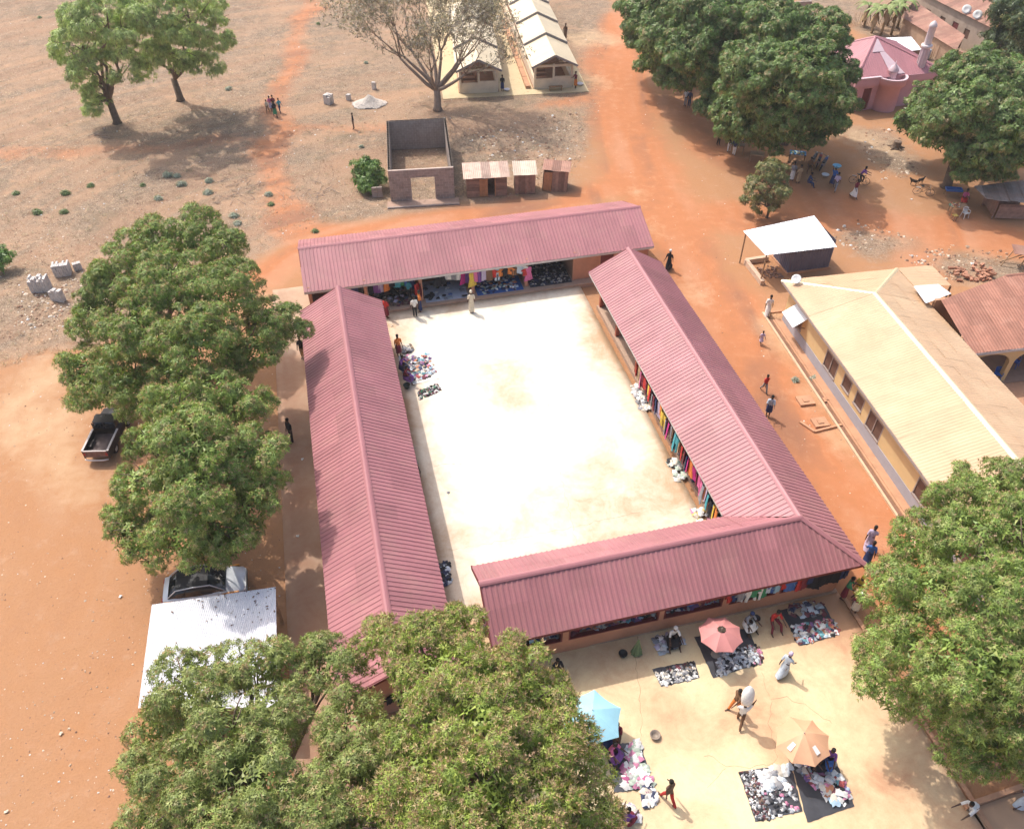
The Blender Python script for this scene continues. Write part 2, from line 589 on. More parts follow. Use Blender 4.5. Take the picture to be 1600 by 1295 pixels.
def slab_grid(name, poly, z, depth, m, dustfn, label, step=0.5):
    """a concrete slab: gridded top clipped to a convex plan polygon (uv), with real edges"""
    us = [p[0] for p in poly]
    vs = [p[1] for p in poly]
    u0, u1, v0, v1 = min(us), max(us), min(vs), max(vs)
    nu, nv = max(2, int((u1 - u0) / step)), max(2, int((v1 - v0) / step))
    mb_v, mb_q, cols = [], [], []
    n = len(poly)

    def urange(v):
        xs = []
        for i in range(n):
            a, c_ = poly[i], poly[(i + 1) % n]
            if abs(a[1] - c_[1]) < 1e-9:
                if abs(a[1] - v) < 1e-6: xs += [a[0], c_[0]]
            elif min(a[1], c_[1]) - 1e-9 <= v <= max(a[1], c_[1]) + 1e-9:
                xs.append(a[0] + (c_[0] - a[0]) * (v - a[1]) / (c_[1] - a[1]))
        return min(xs), max(xs)
    for j in range(nv + 1):
        v = v0 + (v1 - v0) * j / nv
        a, c_ = urange(v)
        for i in range(nu + 1):
            u = a + (c_ - a) * i / nu
            mb_v.append(uv(u, v, z))
            d = dustfn(u, v)
            cols.append((d, d, d))
    for j in range(nv):
        for i in range(nu):
            k = j * (nu + 1) + i
            mb_q.append((k, k + 1, k + nu + 2, k + nu + 1))
    # skirts
    ring = [i for i in range(nu + 1)] + [j * (nu + 1) + nu for j in range(1, nv + 1)] + [nv * (nu + 1) + i for i in range(nu - 1, -1, -1)] + [j * (nu + 1) for j in range(nv - 1, 0, -1)]
    base = len(mb_v)
    for r_ in ring:
        p = mb_v[r_]
        mb_v.append(Vector((p.x, p.y, z - depth)))
        cols.append((0.9, 0.9, 0.9))
    L = len(ring)
    for k in range(L):
        k2 = (k + 1) % L
        mb_q.append((ring[k], base + k, base + k2, ring[k2]))
    o = link(name, np_mesh(name, np.array([tuple(p) for p in mb_v]), np.array(mb_q), m, np.array(cols)))
    return tag(o, label, 'paving', kind='structure')


def court_dust(u, v):
    e = min(u - 2.6, 16.3 - u, v - 23.0, 47.5 - v)
    d = max(0.0, 1 - e / 2.6) * 0.85
    d += 1.05 * math.exp(-((u - 12.0) ** 2 / 12.0 + (v - 27.5) ** 2 / 18.0))
    d += 1.05 * math.exp(-((u - 8.7) ** 2 / 8.5 + (v - 38.0) ** 2 / 9.0))
    d += 0.5 * math.exp(-((u - 6.5) ** 2 + (v - 25.0) ** 2) / 10.0)
    d += 0.35 * math.exp(-((u - 15.5) ** 2 + (v - 40) ** 2) / 6.0)
    d += 0.5 * (vnoise(np.array([u + 90]), np.array([v]), 1.8, 33)[0] - 0.5)
    return d - 0.2


def plaza_dust(u, v):
    d = 0.22 + 0.75 * (vnoise(np.array([u + 50]), np.array([v]), 2.5, 21)[0] - 0.5)
    d += 0.85 * max(0, 1 - (21.0 - u) / 5.5) + 0.4 * math.exp(-((u - 13) ** 2 + (v - 14.5) ** 2) / 6.0)
    d += 0.3 * max(0, 1 - (v - 5) / 4) + 0.25 * max(0, 1 - (19.2 - v) / 2.0)
    return d


C_COURT = concrete('courtyard_concrete', (0.76, 0.71, 0.58), (0.48, 0.325, 0.20), 0.5, 0.4)
C_PLAZA = concrete('plaza_concrete', (0.72, 0.59, 0.36), (0.50, 0.285, 0.165), 0.7, 0.3)
C_APRON = concrete('apron_concrete', (0.44, 0.31, 0.22), (0.34, 0.19, 0.12), 0.8, 0.2)
slab_grid('courtyard_floor', [(2.30, 22.0), (16.4, 22.0), (16.4, 47.3), (2.30, 47.3)], 0.10, 0.2, C_COURT, court_dust, 'pale sunlit concrete courtyard floor between the market buildings')
slab_grid('plaza_floor', [(2.30, 2.0), (20.9, 2.0), (20.98, 21.996), (2.30, 21.996)], 0.10, 0.2, C_PLAZA, plaza_dust, 'sandy concrete plaza in front of the southern market building')
slab_grid('apron_floor', [(-5.25, 10.0), (2.296, 10.0), (2.296, 52.0), (-5.1, 52.0)], 0.09, 0.2, C_APRON, lambda u, v: (0.1 if v > 44 else 0.6) + (0.25 if u < -4 else 0), 'raised concrete apron along the western market building')

# cracks in the plaza and courtyard: thin dark gaps following wandering lines
CRACK = mat('crack_dirt', (0.30, 0.18, 0.11), 0.95, 0.2, 5, 0)


def crack(pts, w, name='floor_crack', z=0.104):
    pts = [at(px, py, z) for px, py in pts]
    fine = []
    for a, b_ in zip(pts[:-1], pts[1:]):
        n = max(2, int((b_ - a).length / 0.25))
        for i in range(n):
            q = a.lerp(b_, i / n)
            fine.append(q + Vector((random.uniform(-.09, .09), random.uniform(-.09, .09), 0)))
    fine.append(pts[-1])
    vs, fs = [], []
    for i, p in enumerate(fine):
        d = fine[min(i + 1, len(fine) - 1)] - fine[max(0, i - 1)]
        nrm = Vector((-d.y, d.x, 0)).normalized() * w * random.uniform(0.3, 0.7)
        vs += [p - nrm, p + nrm]
        if i: fs.append((2 * i - 2, 2 * i, 2 * i + 1, 2 * i - 1))
    mb = MB()
    mb.add(vs, fs)
    o = mb.build(name, CRACK)
    return tag(o, kind='structure')


crack([(996, 990), (995, 1060), (1002, 1100), (1003, 1150)], 0.014)
crack([(1100, 1178), (1115, 1185), (1135, 1198), (1160, 1198), (1200, 1195), (1215, 1180), (1210, 1160), (1200, 1130), (1206, 1090), (1230, 1088), (1258, 1102), (1290, 1125), (1300, 1130)], 0.016)
crack([(1206, 1090), (1196, 1075), (1190, 1050)], 0.012)
crack([(1135, 1198), (1120, 1215), (1105, 1230)], 0.012)
crack([(680, 728), (720, 724), (750, 722)], 0.02)
crack([(700, 860), (760, 850), (900, 822), (1000, 800)], 0.012)
crack([(640, 590), (800, 565), (960, 540)], 0.010)
crack([(820, 470), (850, 600), (880, 760), (900, 850)], 0.010)
crack([(1015, 583), (1060, 700), (1108, 815)], 0.02)
# ------------------------------------------------------------------ roofs
def clip_t(poly, s):
    ts = []
    n = len(poly)
    for i in range(n):
        a, c_ = poly[i], poly[(i + 1) % n]
        lo, hi = min(a[0], c_[0]), max(a[0], c_[0])
        if lo - 1e-6 <= s <= hi + 1e-6:
            if hi - lo < 1e-7: ts += [a[1], c_[1]]
            else: ts.append(a[1] + (c_[1] - a[1]) * (s - a[0]) / (c_[0] - a[0]))
    if not ts: return None
    return min(ts), max(ts)


def roof_slope(parent, pts, material, p=0.25, h=0.028, sheet=1.0, rows=None, name='roof_sheet', jit=0.006, prof='trap', skew=0.0):
    """corrugated sheets laid on a sloping polygon; pts[0]->pts[1] is the eave; every sheet is its own piece"""
    pts = [Vector(q) for q in pts]
    A, B = pts[0], pts[1]
    s_ax = (B - A).normalized()
    nrm = None
    for q in pts[2:]:
        c_ = s_ax.cross(q - A)
        if c_.length > 1e-3:
            nrm = c_.normalized()
            break
    if nrm.z < 0: nrm = -nrm
    t_ax = nrm.cross(s_ax)
    if max((q - A).dot(t_ax) for q in pts) < 0.01: t_ax = -t_ax
    P2 = [((q - A).dot(s_ax), (q - A).dot(t_ax)) for q in pts]
    smin, smax = min(q[0] for q in P2), max(q[0] for q in P2)
    tmin, tmax = min(q[1] for q in P2), max(q[1] for q in P2)
    if rows is None: rows = [tmin, tmax]
    else: rows = [tmin + (tmax - tmin) * r_ for r_ in rows]
    if prof == 'trap': shape = [(0, 0), (0.5, 0), (0.6, 1), (0.88, 1)]
    else: shape = [(k / 6, 0.5 - 0.5 * math.cos(2 * math.pi * k / 6)) for k in range(6)]
    n_sheet = max(1, round((smax - smin) / sheet))
    w = (smax - smin) / n_sheet
    out = []
    per = max(1, round(w / p))
    pw = w / per
    for i in range(n_sheet):
        st = []
        for k in range(per):
            st += [(smin + i * w + (k + q) * pw, hh) for q, hh in shape]
        st.append((smin + (i + 1) * w + pw * 0.12, 0.0))
        brk = [q[0] for q in P2 if st[0][0] < q[0] < st[-1][0]]
        st = sorted(st + [(q, 0.0) for q in brk])
        for r_ in range(len(rows) - 1):
            ta, tb = rows[r_], rows[r_ + 1]
            lap = 0.08 if r_ + 2 < len(rows) else 0.0
            mb = MB()
            off = random.uniform(0, jit) + 0.004 * r_
            tilt = random.uniform(-jit, jit)
            col = []
            for s_, hh in st:
                s2 = min(max(s_, smin), smax)
                iv = clip_t(P2, s2)
                if iv is None: col.append(None); continue
                a, c_ = max(iv[0], ta), min(iv[1], tb + lap)
                if c_ - a < 0.02: col.append(None); continue
                q0 = A + s_ax * s_ + t_ax * a + nrm * (hh * h + off + tilt)
                q1 = A + s_ax * s_ + t_ax * c_ + nrm * (hh * h + off + (0.012 if lap else 0))
                col.append((q0, q1))
            for a, c_ in zip(col[:-1], col[1:]):
                if a and c_:
                    mb.add([a[0], c_[0], c_[1], a[1]], [(0, 1, 2, 3)])
            if mb.f:
                out.append(mb.build(name, material, parent))
    return out


def cap_strip(parent, a, b_, wdt, material, name='ridge_cap', drop=0.09, z=0.045):
    """folded metal capping along a ridge or hip"""
    a, b_ = Vector(a), Vector(b_)
    d = (b_ - a).normalized()
    side = d.cross(Vector((0, 0, 1))).normalized()
    n = max(1, int((b_ - a).length / 2.4))
    for i in range(n):
        p, q = a.lerp(b_, i / n), a.lerp(b_, (i + 1) / n)
        q = q + d * 0.03
        mb = MB()
        up = Vector((0, 0, z + 0.004 * (i % 2)))
        pr = []
        for e in (p, q):
            pr += [e + up - side * wdt - Vector((0, 0, drop)), e + up - side * 0.09 + Vector((0, 0, -0.01)), e + up + Vector((0, 0, 0.03)),
                   e + up + side * 0.09 + Vector((0, 0, -0.01)), e + up + side * wdt - Vector((0, 0, drop))]
        mb.add(pr, [(k, k + 1, k + 6, k + 5) for k in range(4)])
        mb.build(name, material, parent)


def wall_run(parent, a, b_, z0, z1, thick, material, openings=(), name='wall', trim=None, fill=None):
    """a wall along a->b (plan) with rectangular openings (s0, s1, za, zb): joined masonry, optional frames"""
    a, b_ = Vector((a[0], a[1], 0)), Vector((b_[0], b_[1], 0))
    L = (b_ - a).length
    d = (b_ - a).normalized()
    ang = math.atan2(d.y, d.x)
    mb = MB()

    def pc(s0, s1, q0, q1):
        if s1 - s0 < 1e-3 or q1 - q0 < 1e-3: return
        c_ = a + d * ((s0 + s1) / 2)
        mb.box((c_.x, c_.y, (q0 + q1) / 2), (s1 - s0, thick, q1 - q0), ang)
    cur = 0.0
    for s0, s1, za, zb in sorted(openings):
        pc(cur, s0, z0, z1)
        pc(s0, s1, z0, za)
        pc(s0, s1, zb, z1)
        cur = s1
        if trim:
            fr = MB()
            for e0, e1, f0, f1 in ((s0, s0 + .07, za, zb), (s1 - .07, s1, za, zb), (s0 + .07, s1 - .07, za, za + .07), (s0 + .07, s1 - .07, zb - .07, zb)):
                c_ = a + d * ((e0 + e1) / 2)
                fr.box((c_.x, c_.y, (f0 + f1) / 2), (e1 - e0, thick + 0.05, f1 - f0), ang)
            fr.build('window_frame', trim, parent)
    pc(cur, L, z0, z1)
    return mb.build(name, material, parent)


GABLE = mat('gable_plaster', (0.46, 0.23, 0.15), 0.9, 0.1, 1.2, 0.1, dirt=(0.25, 0.13, 0.09), dirt_amt=0.5)


def gable_wall(parent, x0, x1, xm, y, z0, z1, zr, t, material, axis_='x', name='gable_wall'):
    mb = MB()
    prof = [(x0, z0), (x1, z0), (x1, z1), (xm, zr), (x0, z1)]
    n = len(prof)
    vs = []
    for yy in (y - t / 2, y + t / 2):
        for a, c_ in prof:
            vs.append((a, yy, c_) if axis_ == 'x' else (yy, a, c_))
    fs = [tuple(range(n)), tuple(range(2 * n - 1, n - 1, -1))] + [(k, (k + 1) % n, n + (k + 1) % n, n + k) for k in range(n)]
    mb.add(vs, fs)
    return mb.build(name, material, parent)


# ---- western market building
u0, v0 = -0.45, 31.25
mw = thing('market_building', 'long western market building with maroon ribbed gable roof', 'building', uv(u0, v0, 0.09), TH, 'market buildings round the courtyard')


def LW(u, v, z): return Vector((u - u0, v - v0, z))


VS, VN = 17.6, 45.0
roof_slope(mw, [LW(-3.05, VN, 2.71), LW(-3.05, VS, 2.71), LW(-0.45, VS, 4.21), LW(-0.45, VN, 4.21)], RED_ROOF, rows=[0, .54, 1])
roof_slope(mw, [LW(2.15, VS, 2.71), LW(2.15, VN, 2.71), LW(-0.45, VN, 4.21), LW(-0.45, VS, 4.21)], RED_ROOF, rows=[0, .54, 1])
cap_strip(mw, LW(-0.45, VS - .02, 4.2), LW(-0.45, VN + .02, 4.2), 0.17, RED_CAP, drop=0.075)
for y_ in (VS + 0.02, VN - 0.02):
    for x_ in (-3.05, 2.15):
        mb = MB()
        mb.bar(LW(x_, y_, 2.62), LW(-0.45, y_, 4.12), 0.05, 0.2)
        mb.build('barge_board', DARK_RED, mw)
gable_wall(mw, -2.4, 1.5, -0.45, VS + 0.7 - v0, 0, 2.75, 3.95, 0.16, GABLE)
# shift gables into local x
for o in list(mw.children):
    if o.name.startswith('gable_wall'): o.location.x = -u0
g2 = gable_wall(mw, -2.4, 1.5, -0.45, VN - 0.7 - v0, 0, 2.75, 3.95, 0.16, GABLE)
g2.location.x = -u0
wall_run(mw, LW(-2.35, VN - .78, 0), LW(-2.35, VS + .78, 0), 0, 2.85, 0.15, WALL_OR, [(1 + 3.8 * k, 3.4 + 3.8 * k, 1.0, 2.3) for k in range(6)], trim=DARK_RED)
wall_run(mw, LW(0.55, VS + .78, 0), LW(0.55, VN - .78, 0), 0, 3.2, 0.15, WALL_OR, [(0.8 + 3.8 * k, 2.9 + 3.8 * k, 0.02, 2.2) for k in range(7)], trim=DARK_RED)
for k in range(8):
    mb = MB()
    mb.bx(-0.09, 0.09, -0.09, 0.09, 0, 2.78)
    mb.build('post', POST_RED, mw, loc=LW(1.75, VS + 0.8 + k * 3.68, 0))
mb = MB()
mb.bx(2.10 - u0, 2.13 - u0, VS - v0, VN - v0, 2.56, 2.70)
mb.build('fascia_board', DARK_RED, mw)
mb = MB()
mb.bx(-2.27 - u0, 0.45 - u0, VS + .8 - v0, VN - .8 - v0, 0.0, 0.12)
mb.build('stall_floor', CONC_IN, mw)

# ---- northern market building
u1, v1 = 9.6, 51.0
mn = thing('market_building', 'long northern market building with open stalls under a pink-red ribbed roof', 'building', uv(u1, v1, 0.0), TH, 'market buildings round the courtyard')


def LN(u, v, z): return Vector((u - u1, v - v1, z))


UA, UB = -2.72, 21.85
roof_slope(mn, [LN(UA, 47.65, 2.4), LN(UB, 47.65, 2.4), LN(UB, 51.03, 3.75), LN(UA, 51.03, 3.75)], RED_ROOF, rows=[0, .54, 1])
roof_slope(mn, [LN(UB, 54.4, 2.4), LN(UA, 54.4, 2.4), LN(UA, 51.03, 3.75), LN(UB, 51.03, 3.75)], RED_ROOF, rows=[0, .54, 1])
cap_strip(mn, LN(UA - .02, 51.03, 3.73), LN(UB + .02, 51.03, 3.73), 0.16, RED_CAP, drop=0.06)
mb = MB()
mb.bx(UA - u1, UB - u1, 47.66 - v1, 47.70 - v1, 2.22, 2.38)
mb.build('fascia_board', FASCIA, mn)
for x_ in (UA + .02, UB - .02):
    for yy in (47.7, 54.35):
        mb = MB()
        mb.bar(LN(x_, yy, 2.33), LN(x_, 51.03, 3.66), 0.05, 0.18)
        mb.build('barge_board', DARK_RED, mn)
mb = MB()
mb.bx(UA + .2 - u1, UB - .2 - u1, 47.3 - v1, 54.0 - v1, -0.1, 0.28)
mb.build('plinth', CONC_IN, mn)
NP = [-2.4, 1.3, 5.05, 8.7, 12.55, 16.1, 17.9, 21.5]
for k, x_ in enumerate(NP):
    mb = MB()
    mb.bx(-0.11, 0.11, -0.11, 0.11, 0.28, 2.55)
    mb.build('pillar', WALL_OR, mn, loc=LN(x_, 48.05, 0))
    if k < 7:
        mb = MB()
        mb.bx(-0.07, 0.07, 48.17 - v1, 53.4 - v1, 0.28, 2.6)
        mb.build('partition_wall', WALL_IN, mn, loc=(x_ - u1, 0, 0))
wall_run(mn, LN(UA + .35, 53.5, 0), LN(UB - .35, 53.5, 0), 0.28, 2.7, 0.15, WALL_IN)
# closed last bay with a red door
wall_run(mn, LN(16.22, 48.05, 0), LN(21.4, 48.05, 0), 0.28, 2.5, 0.14, WALL_OR, [(1.75, 2.75, 0.29, 2.2)], trim=DARK_RED)
mb = MB()
mb.bx(18.04 - u1, 18.9 - u1, 48.03 - v1, 48.08 - v1, 0.3, 2.13)
dr = mb.build('door', DARK_RED, mn)
mb = MB()
mb.bx(18.8 - u1, 18.84 - u1, 47.98 - v1, 48.03 - v1, 1.15, 1.3)
mb.build('handle', FASCIA, dr)
mb = MB()
mb.bx(UA + .25 - u1, UB - .25 - u1, 48.0 - v1, 48.12 - v1, 2.1, 2.24)
mb.build('beam', WALL_OR, mn)

# ---- eastern and southern wings: one L-shaped building with a hip at the corner
u2, v2 = 18.83, 21.0
me_ = thing('market_building', 'L-shaped market building joining the eastern and southern wings under a hipped maroon roof', 'building', uv(u2, v2, 0.0), TH, 'market buildings round the courtyard')


def LE(u, v, z): return Vector((u - u2, v - v2, z))


ZE, ZR = 2.8, 4.28
HC = (18.83, 21.1)
OC = (21.32, 18.85)
IC = (16.12, 23.05)
US, VE = 3.58, 45.05
# east wing: inner (west) slope, outer (east) slope
roof_slope(me_, [LE(IC[0], VE, ZE), LE(IC[0], IC[1], ZE), LE(HC[0], HC[1], ZR), LE(HC[0], VE, ZR)], RED_ROOF, rows=[0, .54, 1])
roof_slope(me_, [LE(OC[0], OC[1], ZE), LE(OC[0], VE, ZE), LE(HC[0], VE, ZR), LE(HC[0], HC[1], ZR)], RED_ROOF, rows=[0, .54, 1])
# south wing: front slope, back slope
roof_slope(me_, [LE(US, 18.72, ZE), LE(OC[0], OC[1], ZE), LE(HC[0], HC[1], ZR), LE(US, 20.95, ZR)], RED_ROOF, rows=[0, .54, 1])
roof_slope(me_, [LE(IC[0], IC[1], ZE), LE(US, 23.0, ZE), LE(US, 20.95, ZR), LE(HC[0], HC[1], ZR)], RED_ROOF, rows=[0, .54, 1])
cap_strip(me_, LE(HC[0], HC[1] - .05, ZR - .01), LE(HC[0], VE + .02, ZR - .01), 0.17, RED_CAP, drop=0.075)
cap_strip(me_, LE(US - .02, 20.95, ZR - .01), LE(HC[0] + .05, HC[1], ZR - .01), 0.16, RED_CAP, drop=0.075)
cap_strip(me_, LE(HC[0], HC[1], ZR), LE(OC[0], OC[1], ZE + .01), 0.16, RED_CAP, 'hip_cap', 0.05)
mb = MB()
mb.bx(IC[0] + .03 - u2, IC[0] + .07 - u2, 23.2 - v2, VE - v2, 2.62, 2.79)
mb.build('fascia_board', FASCIA, me_)
mb = MB()
mb.bar(LE(US, 18.75, 2.7), LE(OC[0] - .05, OC[1] + .03, 2.7), 0.04, 0.17)
mb.build('fascia_board', DARK_RED, me_)
for p, q in ((LE(US + .02, 18.75, 2.72), LE(US + .02, 20.95, 4.19)), (LE(US + .02, 23.0, 2.72), LE(US + .02, 20.95, 4.19)),
             (LE(IC[0], VE - .02, 2.72), LE(HC[0], VE - .02, 4.19)), (LE(OC[0], VE - .02, 2.72), LE(HC[0], VE - .02, 4.19))):
    mb = MB()
    mb.bar(p, q, 0.05, 0.2)
    mb.build('barge_board', DARK_RED, me_)
# plinths
mb = MB()
mb.bx(16.75 - u2, 20.9 - u2, 23.2 - v2, 44.6 - v2, -0.05, 0.26)
mb.build('plinth', CONC_IN, me_)
mb = MB()
mb.bx(4.1 - u2, 20.9 - u2, 19.3 - v2, 23.19 - v2, -0.05, 0.2)
mb.build('plinth', CONC_IN, me_)
# east wing posts, inner partitions, outer wall
EP = [44.4, 41.0, 37.2, 33.5, 29.8, 26.3, 23.3]
for k, y_ in enumerate(EP):
    mb = MB()
    mb.bx(-0.10, 0.10, -0.10, 0.10, 0.26, 2.95)
    mb.build('post', POST_RED, me_, loc=LE(16.98, y_, 0))
    if k:
        mb = MB()
        mb.bx(17.1 - u2, 20.7 - u2, -0.07, 0.07, 0.26, 2.95)
        mb.build('partition_wall', WALL_IN, me_, loc=(0, y_ - v2, 0))
wall_run(me_, LE(20.8, 19.5, 0), LE(20.8, 44.5, 0), 0, 2.98, 0.16, WALL_OR, [(4.3 + 3.65 * k, 6.5 + 3.65 * k, 1.1, 2.3) for k in range(5)], trim=DARK_RED)
gable_wall(me_, 16.9 - u2, 20.7 - u2, 0, 44.5 - v2, 0, 2.9, 3.98, 0.15, GABLE)
# south wing walls: front with long stall openings
ops = [(0.35, 2.75, 1.05, 2.15), (3.05, 7.35, 1.05, 2.15), (7.6, 10.5, 1.05, 2.15), (10.85, 13.2, 1.05, 2.3), (13.45, 16.3, 1.05, 2.4)]
wall_run(me_, LE(4.2, 19.35, 0), LE(20.7, 19.47, 0), 0, 2.85, 0.16, WALL_OR, ops, trim=DARK_RED)
wall_run(me_, LE(4.2, 22.5, 0), LE(16.5, 22.5, 0), 0, 2.9, 0.15, WALL_OR, [(1 + 3.0 * k, 3 + 3.0 * k, 0.25, 2.2) for k in range(4)], trim=DARK_RED)
gable_wall(me_, 19.44 - v2, 22.42 - v2, -0.05, 4.2 - u2, 0, 2.85, 3.95, 0.15, GABLE, 'y')
for k in range(1, 5):
    mb = MB()
    mb.bx(-0.06, 0.06, 19.45 - v2, 22.4 - v2, 0.2, 2.9)
    mb.build('partition_wall', WALL_IN, me_, loc=(4.2 + ops[k][0] - 0.15 - u2, 0, 0))
# ------------------------------------------------------------------ other buildings
YEL_ROOF = mat('yellow_roof_metal', (0.57, 0.40, 0.245), 0.36, 0.1, 0.5, 0.03, 3, 0.0, 0.5, rnd=0.045, dirt=(0.50, 0.31, 0.18), dirt_amt=0.8, dscale=0.3)
RUST_ROOF = mat('rust_roof_metal', (0.35, 0.16, 0.108), 0.6, 0.12, 1.5, 0.05, 8, 0, 0.35, rnd=0.13, dirt=(0.46, 0.26, 0.19), dirt_amt=0.4)
RUST_OLD = mat('old_rust_metal', (0.29, 0.15, 0.11), 0.7, 0.2, 1.2, 0.1, 8, 0, 0.3, rnd=0.25, dirt=(0.40, 0.27, 0.19), dirt_amt=0.5)
CREAM = mat('cream_wall', (0.62, 0.44, 0.22), 0.85, 0.06, 1.0, 0.06, 30, dirt=(0.42, 0.27, 0.15), dirt_amt=0.25)
DADO = mat('grey_blue_dado', (0.36, 0.35, 0.38), 0.85, 0.06, 1.5, 0.06)
SHUT = mat('brown_shutter', (0.13, 0.07, 0.05), 0.6, 0.15, 4, 0.1)
FRAME = mat('window_frame_grey', (0.33, 0.27, 0.24), 0.6, 0.1, 4, 0)
LEDGE = mat('orange_cement', (0.47, 0.26, 0.155), 0.9, 0.12, 1.5, 0.2, 15, dirt=(0.30, 0.15, 0.09), dirt_amt=0.5)
TRENCH = mat('drain_dark', (0.22, 0.12, 0.08), 0.95, 0.2, 2, 0.2)
ZINC = mat('bright_zinc', (0.74, 0.75, 0.77), 0.38, 0.05, 0.8, 0.05, 6, 0.0, 0.5, rnd=0.05)
DISH = mat('dish_white', (0.72, 0.72, 0.70), 0.5, 0.05, 3, 0)
BLUE_MET = mat('blue_kiosk_metal', (0.10, 0.10, 0.145), 0.5, 0.12, 1.5, 0.05, rnd=0.08)
BLOCK = mat('sandcrete_block', (0.315, 0.265, 0.235), 0.95, 0.15, 2.5, 0.35, 20, rnd=0.12, dirt=(0.22, 0.16, 0.13), dirt_amt=0.5)
BLOCKL = mat('fresh_block', (0.52, 0.48, 0.45), 0.95, 0.1, 3, 0.25, 20, rnd=0.1)
MORTAR = mat('mortar', (0.47, 0.38, 0.32), 0.95, 0.15, 3, 0.2)
PLANK = mat('weathered_plank', (0.265, 0.165, 0.125), 0.9, 0.25, 3, 0.3, 18, rnd=0.25)
PLANK_O = mat('orange_plank', (0.40, 0.20, 0.10), 0.85, 0.2, 3, 0.2, 18, rnd=0.12)
DARK_IN = mat('dark_interior', (0.03, 0.022, 0.02), 0.9, 0.2, 3, 0)
EARTHW = mat('mud_wall', (0.42, 0.28, 0.19), 0.95, 0.15, 1.5, 0.25, 12, dirt=(0.3, 0.18, 0.12), dirt_amt=0.5)


def frame_of(a, b_):
    """local frame with x along a->b (plan)"""
    d = (b_ - a)
    return math.atan2(d.y, d.x)


# ---- yellow-roofed house on the right: long hipped block
nw, sw_dir = at(1222, 438, 3.0), at(1450, 752, 3.0)
ya = frame_of(sw_dir, nw) - R(90)                     # local y runs from south to north along the west eave
ne = at(1400, 418, 3.0)
YW = (ne - nw).length
YL = 25.5
yh = thing('house', 'cream house with long yellow hipped metal roof beside the road', 'house', (nw.x, nw.y, 0), ya)
YR = 1.3
hw = YW / 2
A0, A1, A2, A3 = Vector((0, -YL, 3)), Vector((YW, -YL, 3)), Vector((YW, 0, 3)), Vector((0, 0, 3))
RS, RN = Vector((hw, -YL + hw, 3 + YR)), Vector((hw, -hw, 3 + YR))
kw = dict(p=0.2, h=0.018, sheet=0.8, jit=0.01, prof='wave')
roof_slope(yh, [A3, A0, RS, RN], YEL_ROOF, rows=[0, .36, .7, 1.0], **kw)
roof_slope(yh, [A1, A2, RN, RS], YEL_ROOF, rows=[0, .36, .7, 1.0], **kw)
roof_slope(yh, [A2, A3, RN], YEL_ROOF, rows=[0, .36, .7, 1.0], **kw)
roof_slope(yh, [A0, A1, RS], YEL_ROOF, rows=[0, .36, .7, 1.0], **kw)
YCAP = mat('yellow_ridge_metal', (0.62, 0.50, 0.32), 0.28, 0.05, 1, 0.02, 3, 0, 0.6)
cap_strip(yh, RS, RN, 0.2, YCAP, drop=0.07, z=0.03)
for a, b_ in ((RN, A3), (RN, A2), (RS, A0), (RS, A1)):
    cap_strip(yh, a, b_, 0.15, YCAP, 'hip_cap', 0.05, z=0.03)
for p, q in ((A0, A3), (A3, A2), (A1, A2), (A0, A1)):
    mb = MB()
    mb.bar(p + Vector((0, 0, -.1)), q + Vector((0, 0, -.1)), 0.05, 0.16)
    mb.build('fascia_board', FRAME, yh)
OV = 0.55
# west wall with windows; dado as a separate band slightly proud
wins = [(2.2, 3.0, 1.0, 2.1, 1), (6.4, 7.9, 0.95, 2.15, 2), (8.75, 9.65, 1.25, 2.15, 1), (10.3, 11.2, 1.25, 2.15, 1), (11.9, 13.4, 0.95, 2.15, 2), (17.2, 18.7, 0.95, 2.15, 2), (21.5, 23.0, 0.95, 2.15, 2)]
wall_run(yh, (OV, -OV), (OV, -YL + OV), 0.0, 3.0, 0.2, CREAM, [(a - OV, b_ - OV, c_, d) for a, b_, c_, d, k in wins])
for a, b_, c_, d, k in wins:



    mb = MB()
    n = 2 if k == 2 else 1
    step = (b_ - a) / n
    sh = MB()
    for i in range(n):
        y0_, y1_ = -(a + i * step + 0.04), -(a + (i + 1) * step - 0.04)
        sh.bx(OV - 0.07, OV - 0.02, y1_, y0_, c_ + .04, d - .04)
    win = sh.build('window', SHUT, yh)
    fr = MB()
    for i in range(n + 1):
        yy = -(a + i * step)
        fr.bx(OV - .115, OV - .005, yy - .035, yy + .035, c_, d)
    fr.bx(OV - .12, OV - .005, -b_, -a, d - .03, d + .04)
    fr.bx(OV - .16, OV - .005, -b_ - .05, -a + .05, c_ - .06, c_ + .02)
    fr.build('frame', FRAME, win)
mb = MB()
mb.bx(OV - 0.135, OV - 0.103, -YL + OV, -OV, 0.0, 0.85)
mb.build('dado_band', DADO, yh)
wall_run(yh, (OV + .1, -OV), (YW - OV, -OV), 0.0, 3.0, 0.2, CREAM)
wall_run(yh, (YW - OV, -OV), (YW - OV, -YL + OV), 0.0, 3.0, 0.2, CREAM)
wall_run(yh, (OV + .1, -YL + OV), (YW - OV, -YL + OV), 0.0, 3.0, 0.2, CREAM)
mb = MB()
mb.bx(OV - 0.62, OV - 0.14, -YL + OV, -OV + .1, -0.05, 0.16)
mb.build('walkway', LEDGE, yh)
# white sheet awning on the west wall
mb = MB()
mb.slab([(OV - .1, -1.75, 2.3), (OV - .1, -3.45, 2.3), (OV - 1.0, -3.45, 1.72), (OV - 1.0, -1.75, 1.72)], 0.02)
aw = mb.build('awning', ZINC, yh)
mb = MB()
for yy in (-1.8, -3.4):
    mb.bar((OV - .1, yy, 1.5), (OV - .95, yy, 1.73), 0.04)
mb.build('bracket', WOOD, aw)
